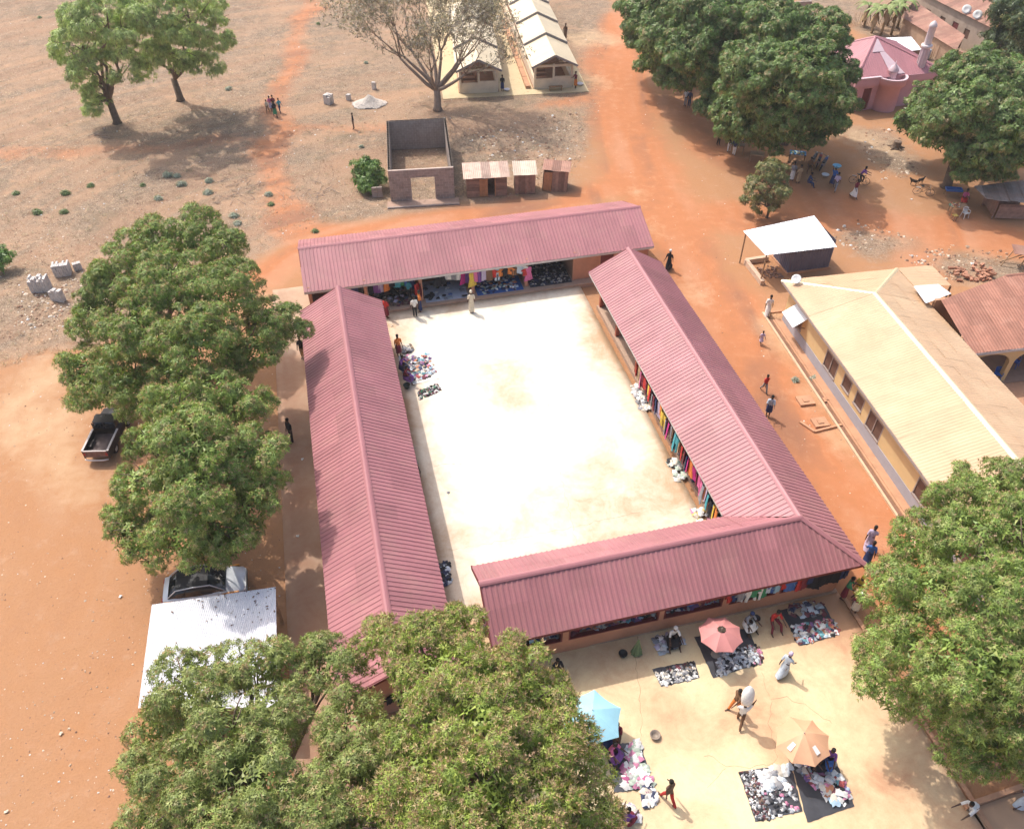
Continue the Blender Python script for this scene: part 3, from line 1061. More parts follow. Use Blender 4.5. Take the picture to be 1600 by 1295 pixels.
# satellite dish on the roof edge
mb = MB()
mb.lathe([(0.0, 0.0), (0.2, 0.02), (0.38, 0.08), (0.5, 0.16), (0.51, 0.17), (0.38, 0.10), (0.2, 0.05), (0.0, 0.03)], 18)
sd_ = mb.build('satellite_dish', DISH, None, True)
p = yh.matrix_basis @ Vector((0.55, -0.75, 3.5))
sdt = thing('satellite_dish', 'white satellite dish on the corner of the yellow roof', 'dish', p)
sd_.parent = sdt
sd_.name = 'reflector'
sd_.rotation_euler = (R(35), R(-25), 0)
sdt.scale = (.62, .62, .62)
mb = MB()
mb.tube([(0, 0, -.52), (0, 0, .05)], .025, 6)
mb.tube([(0, 0, .0), (-.1, -.35, .45)], .012, 5)
mb.build('mast', FRAME, sdt)

# drain running along the road side of the yellow house
dr = thing('drain', 'cement drain channel with pale rim along the yellow house', 'drain', (nw.x, nw.y, 0), ya)
mb = MB()
mb.bx(-0.56, -0.43, -YL, 0.55, -0.2, 0.10)
mb.build('outer_rim', mat('pale_cement', (0.58, 0.42, 0.28), 0.9, 0.12, 2, 0.1), dr)
mb = MB()
mb.bx(-0.426, -0.202, -YL, 0.4, -0.2, 0.012)
mb.build('channel_bed', TRENCH, dr)
mb = MB()
mb.bx(-0.2, -.075, -YL, -.45, -0.2, 0.125)
mb.build('inner_rim', LEDGE, dr)
mb = MB()
mb.bx(-.426, 0.9, 0.42, 0.56, -0.2, 0.09)
mb.build('end_rim', LEDGE, dr)

# rust-roofed porch wing behind the yellow house, arched front
pa = at(1444, 470, 3.0)
pb = at(1519, 553, 2.75)
pw = thing('porch', 'rust-red roofed porch with cream arches behind the yellow house', 'porch', (pb.x, pb.y, 0), ya)
inv = pw.matrix_basis.inverted()


def LP(px, py, z): return inv @ at(px, py, z)


q0, q1 = LP(1519, 552, 2.75), LP(1640, 526, 2.75)
run = (inv @ at(1441, 471, 3.9)).y
E0, E1 = Vector((0.02, 0, 2.75)), Vector((14.0, 0, 2.75))
T0, T1 = Vector((0.02, 5.6, 4.1)), Vector((14.0, 5.6, 4.1))
def on_plane(px, py):
    z = 3.5
    for _ in range(12):
        q = inv @ at(px, py, z)
        z = 2.75 + 1.35 * q.y / 5.6
    return Vector((q.x, q.y, z))


PL0, PL1 = on_plane(1446, 472), on_plane(1570, 431)
PL0.x = 0.02
roof_slope(pw, [E0, E1, T1, PL1, PL0], RUST_ROOF, p=0.2, h=0.02, sheet=0.8, rows=[0, .34, .67, 1.0], prof='wave', jit=0.012)
cap_strip(pw, PL1, T1, 0.12, RUST_ROOF, drop=0.05)
mb = MB()
mb.bx(0.02, 14, -0.03, 0.02, 2.56, 2.73)
mb.build('fascia_board', FASCIA, pw)
# arcade: arched openings in a cream beam on pillars
ar = MB()
span, pil, n_ar = 2.9, 0.34, 4
for k in range(n_ar):
    x0 = 0.1 + k * (span + pil)
    prof = []
    for i in range(13):
        a = math.pi * i / 12
        prof.append((x0 + span / 2 - math.cos(a) * span / 2, 1.55 + math.sin(a) * 0.85))
    for i in range(12):
        (xa, za), (xb, zb) = prof[i], prof[i + 1]
        ar.add([(xa, .1, za), (xb, .1, zb), (xb, .1, 2.7), (xa, .1, 2.7), (xa, .38, za), (xb, .38, zb), (xb, .38, 2.7), (xa, .38, 2.7)],
               [(0, 1, 2, 3), (7, 6, 5, 4), (0, 4, 5, 1)])
ar.build('arcade', CREAM, pw)
for k in range(n_ar + 1):
    x0 = 0.1 + k * (span + pil) - pil
    mb = MB()
    mb.bx(x0 + .002, x0 + pil - .002, .1, .38, 0.08, 2.7)
    mb.build('pillar', CREAM, pw)
mb = MB()
mb.bx(-.1, 14, -.1, 5.4, -.1, .08)
mb.build('porch_floor', mat('porch_floor', (0.34, 0.22, 0.16), 0.85, 0.1, 2, 0.1), pw)
wall_run(pw, (0, 4.6), (14, 4.6), 0.08, 3.5, 0.2, mat('porch_wall', (0.44, 0.25, 0.15), 0.9, 0.1, 2, 0.1), [(3.0, 4.0, .1, 2.2), (7.5, 8.7, 1.0, 2.1)])
# pale yard paving in front of the porch
yd = MB()
yd.prism([(-0.3, -6.5), (14, -6.5), (14, -.12), (-.3, -.12)], -.1, .035)
yo = yd.build('yard_paving', LEDGE)
yo.matrix_world = pw.matrix_basis
tag(yo, 'pale cement yard before the porch', 'paving', kind='structure')
# low yellow lean-to with white zinc sheets between
yl = thing('lean_to', 'low yellow sheet lean-to behind the yellow house with white zinc sheets', 'shed', (ne.x, ne.y, 0), ya)
iv2 = yl.matrix_basis.inverted()
C0, C1, C2, C3 = [iv2 @ at(px, py, z) for px, py, z in ((1402, 419, 2.85), (1456, 415, 2.6), (1486, 446, 2.6), (1428, 447, 2.85))]
roof_slope(yl, [C2, C1, C0, C3], YEL_ROOF, p=0.2, h=0.018, sheet=0.8, rows=[0, .5, 1], prof='wave')
D0, D1, D2, D3 = [iv2 @ at(px, py, z) for px, py, z in ((1427, 447, 3.45), (1466, 444, 3.35), (1486, 459, 3.35), (1446, 475, 3.45))]
roof_slope(yl, [D2, D1, D0, D3], ZINC, p=0.2, h=0.018, sheet=0.8, prof='wave')
for c_ in (C1, C2, C0 + Vector((.3, -.2, 0)), D2):
    mb = MB()
    mb.bx(c_.x - .05, c_.x + .05, c_.y - .05, c_.y + .05, 0, c_.z - .05)
    mb.build('post', WOOD, yl)
# slabs / inspection covers by the path
for px, py, w_, d_, lab in ((1258, 627, .95, .8, 'cement inspection cover with a stick on it by the drain'), (1281, 661, .9, .75, 'cement inspection cover with broken block on it by the path'), (1292, 626, .5, .35, 'small cement slab close to the drain rim')):
    p = at(px, py)
    t_ = thing('cover_slab', lab, 'slab', (p.x, p.y, 0), ya)
    mb = MB()
    mb.bx(-w_ / 2, w_ / 2, -d_ / 2, d_ / 2, -.05, .12)
    mb.build('slab', LEDGE, t_)
    mb = MB()
    mb.bx(-w_ * .2, w_ * .18, -d_ * .22, d_ * .2, .12, .17)
    mb.build('lid', LEDGE, t_)
mb = MB()
k0 = [at(1250, 660), at(1272, 675), at(1316, 664)]
mb.bar(k0[0] + Vector((0, 0, .03)), k0[1] + Vector((0, 0, .03)), .14, .14)
mb.bar(k0[1] + Vector((0, 0, .031)), k0[2] + Vector((0, 0, .031)), .14, .13)
tag(mb.build('soakaway_kerb', LEDGE), 'low L-shaped cement kerb near the road by the inspection covers', 'kerb')

# ---- blue kiosk with white zinc roof
kc = at(1212, 428), at(1288, 418)
kz = thing('kiosk', 'dark blue metal kiosk under a wide white zinc roof', 'kiosk', at(1230, 428), frame_of(at(1232, 429), at(1288, 421)))
ki = kz.matrix_basis.inverted()
# body
bw, bd = 3.3, 2.3
for (a, b_) in (((0, 0), (bw, 0)), ((bw, 0), (bw, bd)), ((bw, bd), (0, bd)), ((0, bd), (0, 0))):
    n = int(math.dist(a, b_) / 0.22)
    ang = math.atan2(b_[1] - a[1], b_[0] - a[0])
    mb = MB()
    prev = []
    for i in range(n * 2 + 1):
        s_ = i / (n * 2)
        o_ = 0.03 if i % 2 else 0.0
        x, y = a[0] + (b_[0] - a[0]) * s_ + math.sin(ang) * o_, a[1] + (b_[1] - a[1]) * s_ - math.cos(ang) * o_
        prev.append((x, y))
    vs = [(x, y, .12) for x, y in prev] + [(x, y, 2.35) for x, y in prev]
    m_ = len(prev)
    mb.add(vs, [(i, i + 1, m_ + i + 1, m_ + i) for i in range(m_ - 1)])
    mb.build('wall_panel', BLUE_MET, kz)
mb = MB()
mb.bx(-.1, bw + .1, -.12, bd + .1, -.05, .12)
mb.build('base_slab', LEDGE, kz)
rc = [ki @ at(px, py, z) for px, py, z in ((1196, 399, 2.42), (1308, 386, 2.42), (1273, 337, 2.7), (1161, 360, 2.7))]
roof_slope(kz, rc, ZINC, p=0.2, h=0.02, sheet=0.9, prof='wave', jit=0.004)
for q in (rc[3] + Vector((.2, -.15, 0)), rc[0] + Vector((.2, .15, 0))):
    mb = MB()
    mb.bx(q.x - .04, q.x + .04, q.y - .04, q.y + .04, 0, q.z - .06)
    mb.build('post', WOOD, kz)
# low block surround beside the kiosk
ks = thing('low_wall', 'low pale cement surround with rubble beside the blue kiosk', 'wall', at(1165, 408), 0)
ii_ = ks.matrix_basis.inverted()
L0, L1, L2 = [ii_ @ at(px, py, 0.3) for px, py in ((1200, 401), (1166, 406), (1192, 440))]
for a, b_ in ((L0, L1), (L1, L2)):
    mb = MB()
    mb.bar(Vector((a.x, a.y, .15)), Vector((b_.x, b_.y, .15 - .002)), .3, .42)
    mb.build('wall_segment', mat('pale_cement2', (0.55, 0.40, 0.29), 0.9, 0.15, 2, 0.2), ks)
rb = thing('rubble_heap', 'brown rubble heap inside the low surround by the kiosk', 'rubble', at(1205, 425))
mb = MB()
for _ in range(70):
    s_ = random.uniform(.07, .2)
    mb.box((random.uniform(-.9, .9), random.uniform(-.8, .8), random.uniform(-.02, .06)), (s_, s_ * .8, s_ * .6), random.uniform(0, 3), random.uniform(-.4, .4))
rb2 = mb.build('rubble', mat('rubble', (0.26, 0.16, 0.12), 0.95, 0.3, 4, 0.2), rb)
rb2['kind'] = 'stuff'

# ---- roofless block building
b0, b1 = at(611, 316), at(711, 310)
rw = thing('unfinished_building', 'roofless grey block building with a large door opening', 'building', (b0.x, b0.y, 0), frame_of(b0, b1))
BWD = (b1 - b0).length
hb = 2.75
ri = rw.matrix_basis.inverted()
BDP = (ri @ at(603, 188, hb)).y
print('roofless', BWD, BDP)
bl, bh, bt = 0.45, 0.225, 0.2
bm_ = MB().bx(-bl / 2 + .012, bl / 2 - .012, -bt / 2, bt / 2, -bh / 2 + .01, bh / 2 - .01).mesh('block', BLOCK)
bm_h = MB().bx(-bl / 4 + .012, bl / 4 - .012, -bt / 2, bt / 2, -bh / 2 + .01, bh / 2 - .01).mesh('block_half', BLOCK)
rows_ = int(hb / bh)
dx0, dx1 = BWD * 0.335, BWD * 0.70
n_f = int(BWD / bl)
blf = BWD / n_f
for r_ in range(rows_):
    z = bh * (r_ + .5)
    x = -(blf / 2) if r_ % 2 else 0.0
    while x < BWD - .01:
        a, b_ = max(0, x), min(BWD, x + blf)
        c_ = (a + b_) / 2
        pcs = [(a, b_)]
        if z < 2.05: pcs = [(a, min(b_, dx0)), (max(a, dx1), b_)]
        for a2, b2 in pcs:
            if b2 - a2 > .06:
                full = b2 - a2 > blf * .8
                o = link('block', bm_ if full else bm_h, rw, ((a2 + b2) / 2, bt / 2 + random.uniform(-.006, .006), z))
                o.scale = ((b2 - a2) / (bl if full else bl / 2), 1, 1)
        x += blf
mb = MB()
for a, b_, z0_, z1_ in ((0.01, dx0, 0, hb), (dx1, BWD - .01, 0, hb), (dx0, dx1, 2.05, hb)):
    mb.bx(a + .002, b_ - .002, .012, bt - .012, z0_, z1_ - .004)
mb.build('mortar_joints', MORTAR, rw)
# the other three walls: courses joined in one part each
def block_wall(a, b_, parent, h_, name='block_wall'):
    a, b_ = Vector(a), Vector(b_)
    L = (b_ - a).length
    d = (b_ - a).normalized()
    ang = math.atan2(d.y, d.x)
    mb = MB()
    for r_ in range(int(h_ / bh)):
        x = -(bl / 2) if r_ % 2 else 0.0
        while x < L:
            p, q = max(0, x), min(L, x + bl)
            if q - p > .05:
                c_ = a + d * ((p + q) / 2)
                mb.box((c_.x, c_.y, bh * (r_ + .5)), (q - p - .025, bt + random.uniform(-.008, .008), bh - .02), ang)
            x += bl
    o = mb.build(name, BLOCK, parent)
    o['kind'] = 'stuff'
    mb = MB()
    c_ = (a + b_) / 2
    mb.box((c_.x, c_.y, h_ / 2 - .03), (L - .03, bt - .03, h_ - .06), ang)
    mb.build('mortar_joints', MORTAR, parent)


block_wall((bt / 2, bt + .01), (bt / 2, BDP - bt), rw, hb)
block_wall((BWD - bt / 2, bt + .01), (BWD - bt / 2, BDP - bt), rw, hb)
block_wall((0, BDP - bt / 2), (BWD, BDP - bt / 2), rw, hb)
mb = MB()
mb.bx(-.3, BWD + .3, -1.0, -.01, -.05, .06)
mb.build('front_slab', mat('rough_screed', (0.36, 0.24, 0.18), 0.95, 0.2, 2, 0.3), rw)
mb = MB()
mb.bx(-.3, BWD + .3, -1.12, -1.0, -.05, .11)
mb.build('kerb', BLOCK, rw)
# small block pier beside the bush
bp = thing('block_pier', 'low block pier beside the round green bush', 'wall', at(590, 308), frame_of(b0, b1))
for r_ in range(4):
    for k in range(2):
        o = link('block', bm_, bp, (-.22 + .45 * k, 0, bh * (r_ + .5)))

# ---- three shacks
def shack(name, label, p0, p1, depth, h0, h1, roofm, wallm, seed, door=None, roof_over=.25, ragged=False, vertical=True, hole=None):
    rr = random.Random(seed)
    w_ = (p1 - p0).length
    t = thing(name, label, 'shack', (p0.x, p0.y, 0), frame_of(p0, p1), 'shacks beside the road')
    # planks, each its own piece
    pm = MB().bx(-.5, .5, -.5, .5, -.5, .5).mesh('plank')

    def pl(c_, size, m_, rx=0.0, ry=0.0):
        o = link('plank', pm, t, c_, (rx, ry, 0), m_)
        o.scale = size
        return o
    if vertical:
        n = max(3, int(w_ / .24))
        for i in range(n):
            x = w_ * (i + .5) / n
            if door and door[0] < x < door[1]: continue
            pl((x, rr.uniform(-.01, .01), h0 / 2), (w_ / n * .94, .03, h0 - rr.uniform(0, .06)), wallm, 0, rr.uniform(-.015, .015))
    else:
        n = max(4, int(h0 / .26))
        for i in range(n):
            z = h0 * (i + .5) / n
            segs = [(0, w_)] if not door else [(0, door[0]), (door[1], w_)]
            for a, b_ in segs:
                if b_ - a > .1:
                    pl(((a + b_) / 2, rr.uniform(-.01, .01), z), (b_ - a, .03, h0 / n * .93), wallm, 0, rr.uniform(-.01, .01))
    for s_ in (0, 1):
        n = max(3, int(depth / .28))
        for i in range(n):
            y = depth * (i + .5) / n
            hh = h0 + (h1 - h0) * y / depth
            pl((s_ * w_ + (.0 if s_ == 0 else 0), y, hh / 2), (.03, depth / n * .94, hh - rr.uniform(0, .05)), wallm)
    mb = MB()
    mb.bx(.02, w_ - .02, depth - .03, depth, 0, h1)
    mb.build('back_wall', wallm, t)
    mb = MB()
    mb.bx(.03, w_ - .03, .05, depth - .05, 0, .08)
    mb.build('floor', PLANK, t)
    if door:
        dw = door[1] - door[0]
        if hole is None:
            n = 3
            for i in range(n):
                pl((door[0] + dw * (i + .5) / n, -.03, h0 * .47), (dw / n * .95, .03, h0 * .9), PLANK_O)
        else:
            d2 = hole[0] - door[0]
            n = 3
            for i in range(n):
                pl((door[0] + d2 * (i + .5) / n, -.03, h0 * .47), (d2 / n * .95, .03, h0 * .9), PLANK_O)
            mb = MB()
            mb.bar((hole[0], -.02, 0), (hole[0], -.02, h0), .06)
            mb.bar((hole[1], -.02, 0), (hole[1], -.02, h0), .06)
            mb.build('door_frame', PLANK_O, t)
    e = roof_over
    roof_slope(t, [Vector((-e, -e, h0 + .03)), Vector((w_ + e, -e, h0 + .03)), Vector((w_ + e, depth + e * .6, h1 + .08)), Vector((-e, depth + e * .6, h1 + .08))], roofm, p=0.16, h=.02, sheet=.7, prof='wave', jit=.03)
    return t


SH_MIX = mat('patchy_shack_roof', (0.42, 0.28, 0.22), 0.6, 0.25, 1.2, 0.1, 8, 0, .4, rnd=0.4, dirt=(0.52, 0.43, 0.35), dirt_amt=0.5, dscale=1.6)
SH_PALE = mat('pale_shack_roof', (0.50, 0.40, 0.31), 0.6, 0.2, 1.2, 0.1, 8, 0, .4, rnd=0.2)
s1 = shack('shack', 'plank shack with open doorway and patchy rusted roof beside the roofless building', at(730, 309), at(792, 306), 2.0, 1.75, 1.95, SH_MIX, PLANK, 1, door=(1.05, 2.35), hole=(1.7, 2.35), vertical=False)
s2 = shack('shack', 'small closed plank shack with pale roof, middle of the three', at(805, 304), at(836, 303), 1.7, 1.75, 2.0, SH_PALE, PLANK, 2, roof_over=.15)
s3 = shack('shack', 'leaning plank shack with rust-red roof, nearest the road', at(847, 298), at(885, 300), 1.6, 1.85, 1.95, RUST_OLD, PLANK, 3, roof_over=.12, door=(.05, .75))
s3.rotation_euler = (R(-2), R(3), s3.rotation_euler.z)

# ---- cream sheds at the top: rows of stepped gable bays
SHED_ROOF = mat('cream_shed_roof', (0.62, 0.52, 0.36), 0.5, 0.06, 0.8, 0.04, 4, 0, .4, rnd=0.05, dirt=(0.5, 0.36, 0.24), dirt_amt=.3)
SHED_WALL = mat('cream_shed_wall', (0.68, 0.57, 0.43), 0.85, 0.07, 1.5, 0.08, dirt=(.4, .27, .18), dirt_amt=.4)
SHED_TRIM = mat('shed_grey_trim', (0.27, 0.25, 0.25), 0.7, 0.1, 2, 0.05)
BRICKR = mat('shed_brown_inside', (0.30, 0.17, 0.11), 0.9, 0.15, 2, 0.1)


def shed_row(label, pL, pR, bays, bay_len, rise_step):
    """pL,pR: front corners of the near wall; bays run away along local y, each slightly higher"""
    w_ = (pR - pL).length
    t = thing('market_shed', label, 'shed', (pL.x, pL.y, 0), frame_of(pL, pR), 'rows of cream sheds')
    e = .45
    for k in range(bays):
        y0_, y1_ = k * bay_len, (k + 1) * bay_len
        ze, zr = 2.45 + rise_step * k, 3.55 + rise_step * k
        roof_slope(t, [Vector((-e, y1_ + .1, ze)), Vector((-e, y0_ - .55, ze)), Vector((w_ / 2, y0_ - .55, zr)), Vector((w_ / 2, y1_ + .1, zr))], SHED_ROOF, p=.3, h=.015, sheet=1.0)
        roof_slope(t, [Vector((w_ + e, y0_ - .55, ze)), Vector((w_ + e, y1_ + .1, ze)), Vector((w_ / 2, y1_ + .1, zr)), Vector((w_ / 2, y0_ - .55, zr))], SHED_ROOF, p=.3, h=.015, sheet=1.0)
        for sx in (-e, w_ + e):
            mb = MB()
            mb.bar((sx, y0_ - .56, ze - .06), (w_ / 2, y0_ - .56, zr - .06), .05, .2)
            mb.build('barge_board', SHED_TRIM, t)
        mb = MB()
        for sx in (0, w_):
            mb.bx(sx - .1, sx + .1, y0_ + .3, y1_ - .002, 0, 1.0)
        mb.bx(-.1, w_ + .1, y1_ - .12, y1_ - .004, 1.0, ze)
        mb.build('side_wall', SHED_WALL, t)
        for sx in (0, w_):
            mb = MB()
            mb.bx(sx - .11, sx + .11, y0_ + .05, y0_ + .27, 0, ze + .1)
            mb.build('column', SHED_WALL, t)
        # truss
        mb = MB()
        mb.bar((0, y0_ + .1, ze + .06), (w_, y0_ + .1, ze + .06), .07, .09)
        mb.bar((w_ / 2, y0_ + .1, ze), (w_ / 2, y0_ + .1, zr - .1), .06)
        for q in (.25, .75):
            mb.bar((w_ / 2, y0_ + .1, ze + .05), (w_ * q, y0_ + .1, (ze + zr) / 2), .05)
        mb.build('truss', WOOD, t)
    mb = MB()
    mb.bx(.12, w_ / 2 - .1, -.02, .13, 0, 1.05)
    mb.bx(w_ / 2 + .1, w_ - .12, -.02, .13, 0, 1.2)
    mb.build('front_wall', SHED_WALL, t)
    mb = MB()
    mb.bx(w_ / 2 - .1, w_ / 2 + .1, -.02, .16, 0, 2.5)
    mb.build('column', SHED_WALL, t)
    mb = MB()
    mb.bx(-.1, w_ + .1, -.03, .12, 2.2, 2.42)
    mb.build('lintel', SHED_WALL, t)
    mb = MB()
    mb.bx(-.2, w_ + .2, .14, bays * bay_len, -.05, .1)
    mb.build('floor_slab', BRICKR, t)
    for k in range(3):
        mb = MB()
        mb.bx(.35, w_ / 2 - .3, 1.0 + k * 1.2, 1.5 + k * 1.2, .1, .75)
        mb.build('bench', BRICKR, t)
    return t


shed_row('left row of cream sheds, partly behind the half-bare tree', at(720, 147), at(777, 145), 3, 6.0, 0.22)
shed_row('right row of cream sheds with stepped gable roofs', at(836, 140), at(893, 137), 5, 6.0, 0.22)
ap0, ap1 = at(836, 140), at(893, 137)
aa = frame_of(ap0, ap1)
apo = MB()
apo.prism([(-9.6, -1.3), (5.4, -1.3), (5.4, 33), (-9.6, 33)], -.05, .03)
o = apo.build('shed_apron', concrete('shed_apron_concrete', (0.55, 0.44, 0.27), (0.46, 0.32, 0.19), 0.8, 0.2))
o.location, o.rotation_euler = (ap0.x, ap0.y, 0), (0, 0, aa)
tag(o, 'pale concrete apron between the rows of cream sheds', 'paving', kind='structure')
lg = thing('gutter', 'long orange-brown gutter wall beside the right row of sheds', 'gutter', (ap0.x, ap0.y, 0), aa)
for k in range(8):
    mb = MB()
    mb.bx(-.95, -.45, .2 + k * 2.6, 2.7 + k * 2.6, .03, .32)
    mb.build('gutter_block', LEDGE, lg)
bn = thing('bench', 'wooden bench in front of the right cream shed', 'bench', at(868, 142), aa)
MB().bx(-.7, .7, -.2, .2, .4, .46).build('seat', WOOD, bn)
for x_ in (-.6, .6):
    MB().bx(x_ - .04, x_ + .04, -.18, .18, 0, .4).build('leg', WOOD, bn)

# ---- pink mosque with pyramid roof and minaret
PINK = mat('pink_plaster', (0.56, 0.31, 0.345), 0.85, 0.06, 1.2, 0.06, dirt=(.35, .17, .17), dirt_amt=.25)
LILAC = mat('lilac_paint', (0.60, 0.46, 0.49), 0.8, 0.06, 2, 0.05)
PINK_ROOF = mat('pink_roof_metal', (0.42, 0.185, 0.205), 0.55, 0.06, 0.8, 0.03, 3, 0, .4, rnd=0.05)
mz = thing('mosque', 'small pink mosque with a pyramid roof and a round corner bay', 'mosque', at(1345, 172), R(14))
mi = mz.matrix_basis.inverted()
MW = 7.6
ze, za = 3.2, 5.7
ex = .35
apx = Vector((MW / 2 - 1.9, MW / 2 - .3, za))
cs = [Vector((-1.5 - ex, -ex, ze)), Vector((MW + ex, -ex, ze)), Vector((MW + ex, MW + ex, ze)), Vector((-1.5 - ex, MW + ex, ze))]
for a, b_ in ((0, 1), (1, 2), (2, 3), (3, 0)):
    roof_slope(mz, [cs[a], cs[b_], apx], PINK_ROOF, p=.25, h=.02, sheet=1.0)
for c_ in cs: cap_strip(mz, apx, c_, .14, PINK_ROOF, 'hip_cap', .05)
mb = MB()
f0, f1 = cs[0], cs[1]
def onf(s_, t_): return f0.lerp(f1, s_).lerp(apx, t_) + Vector((0, -.03, .06))
mb.slab([onf(.40, .04), onf(.56, .04), onf(.47, .60), onf(.33, .60)], .01)
mb.build('roof_sheet', LILAC, mz).name = 'pale_roof_strip'
mb = MB()
mb.slab([onf(.12, .61), onf(.47, .61), onf(.52, .92), onf(.36, .92)], .01)
mb.build('pale_roof_strip', LILAC, mz)
wall_run(mz, (-1.5, 0), (MW, 0), 0, 3.15, .2, PINK, [(1.15, 2.05, 0.02, 2.15)])
wall_run(mz, (MW, .1), (MW, MW), 0, 3.15, .2, PINK)
wall_run(mz, (-1.5, MW), (MW, MW), 0, 3.15, .2, PINK)
wall_run(mz, (-1.5, .1), (-1.5, MW), 0, 3.15, .2, PINK)
mb = MB()
mb.bx(-.33, .53, .03, .09, .03, 2.13)
mb.build('door', DARK_RED, mz)
mb = MB()
mb.bx(-1.7, 1.0, -.42, -.12, 2.5, 3.25)
mb.build('parapet', PINK, mz)
mb = MB()
mb.bx(-1.72, 1.0, -.45, -.1, 3.25, 3.32)
mb.build('coping', LILAC, mz)
mb = MB()
mb.lathe([(1.15, 0), (1.15, 2.45), (1.45, 2.5), (1.45, 3.15)], 20, (2.3, -.1, 0), math.pi, 2 * math.pi)
mb.build('round_bay', PINK, mz, True)
mb = MB()
mb.lathe([(1.5, 3.15), (1.5, 3.24), (1.3, 3.24), (1.3, 2.7), (0, 2.7)], 20, (2.3, -.1, 0), math.pi, 2 * math.pi)
mb.build('bay_coping', LILAC, mz)
mb = MB()
mb.lathe([(.4, 2.7), (.4, 3.6), (.5, 3.65), (.5, 3.72), (.26, 4.1), (.05, 4.3), (.015, 4.6), (0, 4.6)], 18, (2.3, -.1, 0))
mb.build('turret', LILAC, mz, True)
mb = MB()
mb.bx(3.8, MW, -.42, -.12, 2.6, 3.2)
mb.build('parapet', PINK, mz)
mn_ = thing('minaret', 'slim lilac minaret with ringed balconies beside the mosque', 'minaret', at(1419, 160))
mn_.scale = (.78, .78, 1.0)
h_ = 7.6
mb = MB()
mb.lathe([(.66, 0), (.62, 2.9)], 16)
mb.build('lower_shaft', LILAC, mn_, True)
mb = MB()
mb.lathe([(.62, 2.9), (.82, 3.0), (.82, 3.3), (.55, 3.35)], 16)
mb.build('lower_ring', mat('pale_ring', (.66, .58, .58), .8, .05, 2, .05), mn_, True)
mb = MB()
mb.lathe([(.52, 3.35), (.49, 5.3)], 16)
mb.build('middle_shaft', LILAC, mn_, True)
mb = MB()
mb.lathe([(.49, 5.3), (.66, 5.38), (.66, 5.6), (.44, 5.62)], 16)
mb.build('upper_ring', MATS['pale_ring'], mn_, True)
mb = MB()
mb.lathe([(.42, 5.62), (.42, 7.2), (.5, 7.25), (.4, 7.5), (.15, 7.72), (0, 7.8)], 16)
mb.build('cap', MATS['pale_ring'], mn_, True)
for k in range(10):
    a = k * math.pi / 5
    mb = MB()
    mb.bx(.52, .56, -.04, .04, 3.5, 5.2)
    mb.build('flute', MATS['pale_ring'], mn_, rot=(0, 0, a))

# ---- upper right: tin shed, rusty houses, stall
tz = thing('tin_shed', 'plank shed with bright zinc sheets between mosque and minaret', 'shed', at(1402, 108), R(3))
ti = tz.matrix_basis.inverted()
tc = [ti @ at(px, py, z) for px, py, z in ((1400, 83, 2.2), (1440, 78, 2.2), (1424, 58, 2.4), (1384, 60, 2.4))]
roof_slope(tz, tc, ZINC, p=.2, h=.02, sheet=.8, prof='wave')
tc2 = [ti @ at(px, py, z) for px, py, z in ((1402, 86, 2.05), (1386, 62, 2.2), (1366, 60, 2.2), (1376, 76, 2.05))]
roof_slope(tz, tc2, RUST_OLD, p=.2, h=.02, sheet=.8, prof='wave')
pm_ = MB().bx(-.5, .5, -.5, .5, -.5, .5).mesh('plank', PLANK)
for r_ in range(7):
    for s_ in range(2):
        o = link('plank', pm_, tz, (-.2 + 1.35 * s_, random.uniform(-.02, .02), .14 + r_ * .27))
        o.scale = (1.33, .04, .25)
    o = link('plank', pm_, tz, (-.9, 1.6, .14 + r_ * .27))
    o.scale = (.04, 3.2, .25)
    o = link('plank', pm_, tz, (1.9, 1.6, .14 + r_ * .27))
    o.scale = (.04, 3.2, .25)
fz = thing('stick_fence', 'leaning stick fence and water drum right of the minaret', 'fence', at(1452, 92))
for k in range(9):
    mb = MB()
    mb.tube([(k * .18, random.uniform(-.2, .2), 0), (k * .18 + random.uniform(-.15, .15), random.uniform(-.2, .2), random.uniform(1.2, 1.9))], [.035, .02], 5)
    mb.build('stick', WOOD, fz)
dz = thing('water_drum', 'grey water drum beside the stick fence', 'drum', at(1446, 92))
mb = MB()
mb.lathe([(0, 0), (.36, 0), (.38, .3), (.36, .32), (.38, .62), (.36, .64), (.37, 1.0), (.3, 1.02), (0, 1.0)], 16)
mb.build('barrel', mat('drum_grey', (.3, .32, .36), .6, .1, 2, .05), dz, True)

HW = mat('house_block_wall', (0.40, 0.31, 0.245), 0.95, 0.12, 1.0, 0.2, 12, dirt=(.28, .2, .15), dirt_amt=.5)


def house(label, corners, z_wall, roof_lines, roofm, wallm=None, wins=(), doors=(), front=0):
    c0 = corners[0]
    t = thing('house', label, 'house', (c0.x, c0.y, 0), frame_of(corners[0], corners[1]))
    iv = t.matrix_basis.inverted()
    L = [iv @ c for c in corners]
    n = len(L)
    for k in range(n):
        a, b_ = L[k], L[(k + 1) % n]
        ops_ = []
        if k == front:
            ops_ = [(s_ - .45, s_ + .45, 1.0, 2.0) for s_ in wins] + [(s_ - .5, s_ + .5, .05, 2.1) for s_ in doors]
        wall_run(t, a, b_, 0, z_wall, .2 + .004 * k, wallm or HW, ops_)
        if k == front:
            d = (b_ - a).normalized()
            for s_ in wins:
                p = a + d * s_
                mb = MB()
                mb.box((p.x, p.y, 1.5), (.86, .06, .96), math.atan2(d.y, d.x))
                mb.build('window', SHUT, t)
            for s_ in doors:
                p = a + d * s_
                mb = MB()
                mb.box((p.x, p.y, 1.05), (.96, .06, 2.05), math.atan2(d.y, d.x))
                mb.build('door', DARK_RED, t)
    for pts in roof_lines:
        roof_slope(t, [iv @ p for p in pts], roofm, p=.2, h=.025, sheet=.9, rows=[0, .5, 1], prof='wave', jit=.015)
    return t


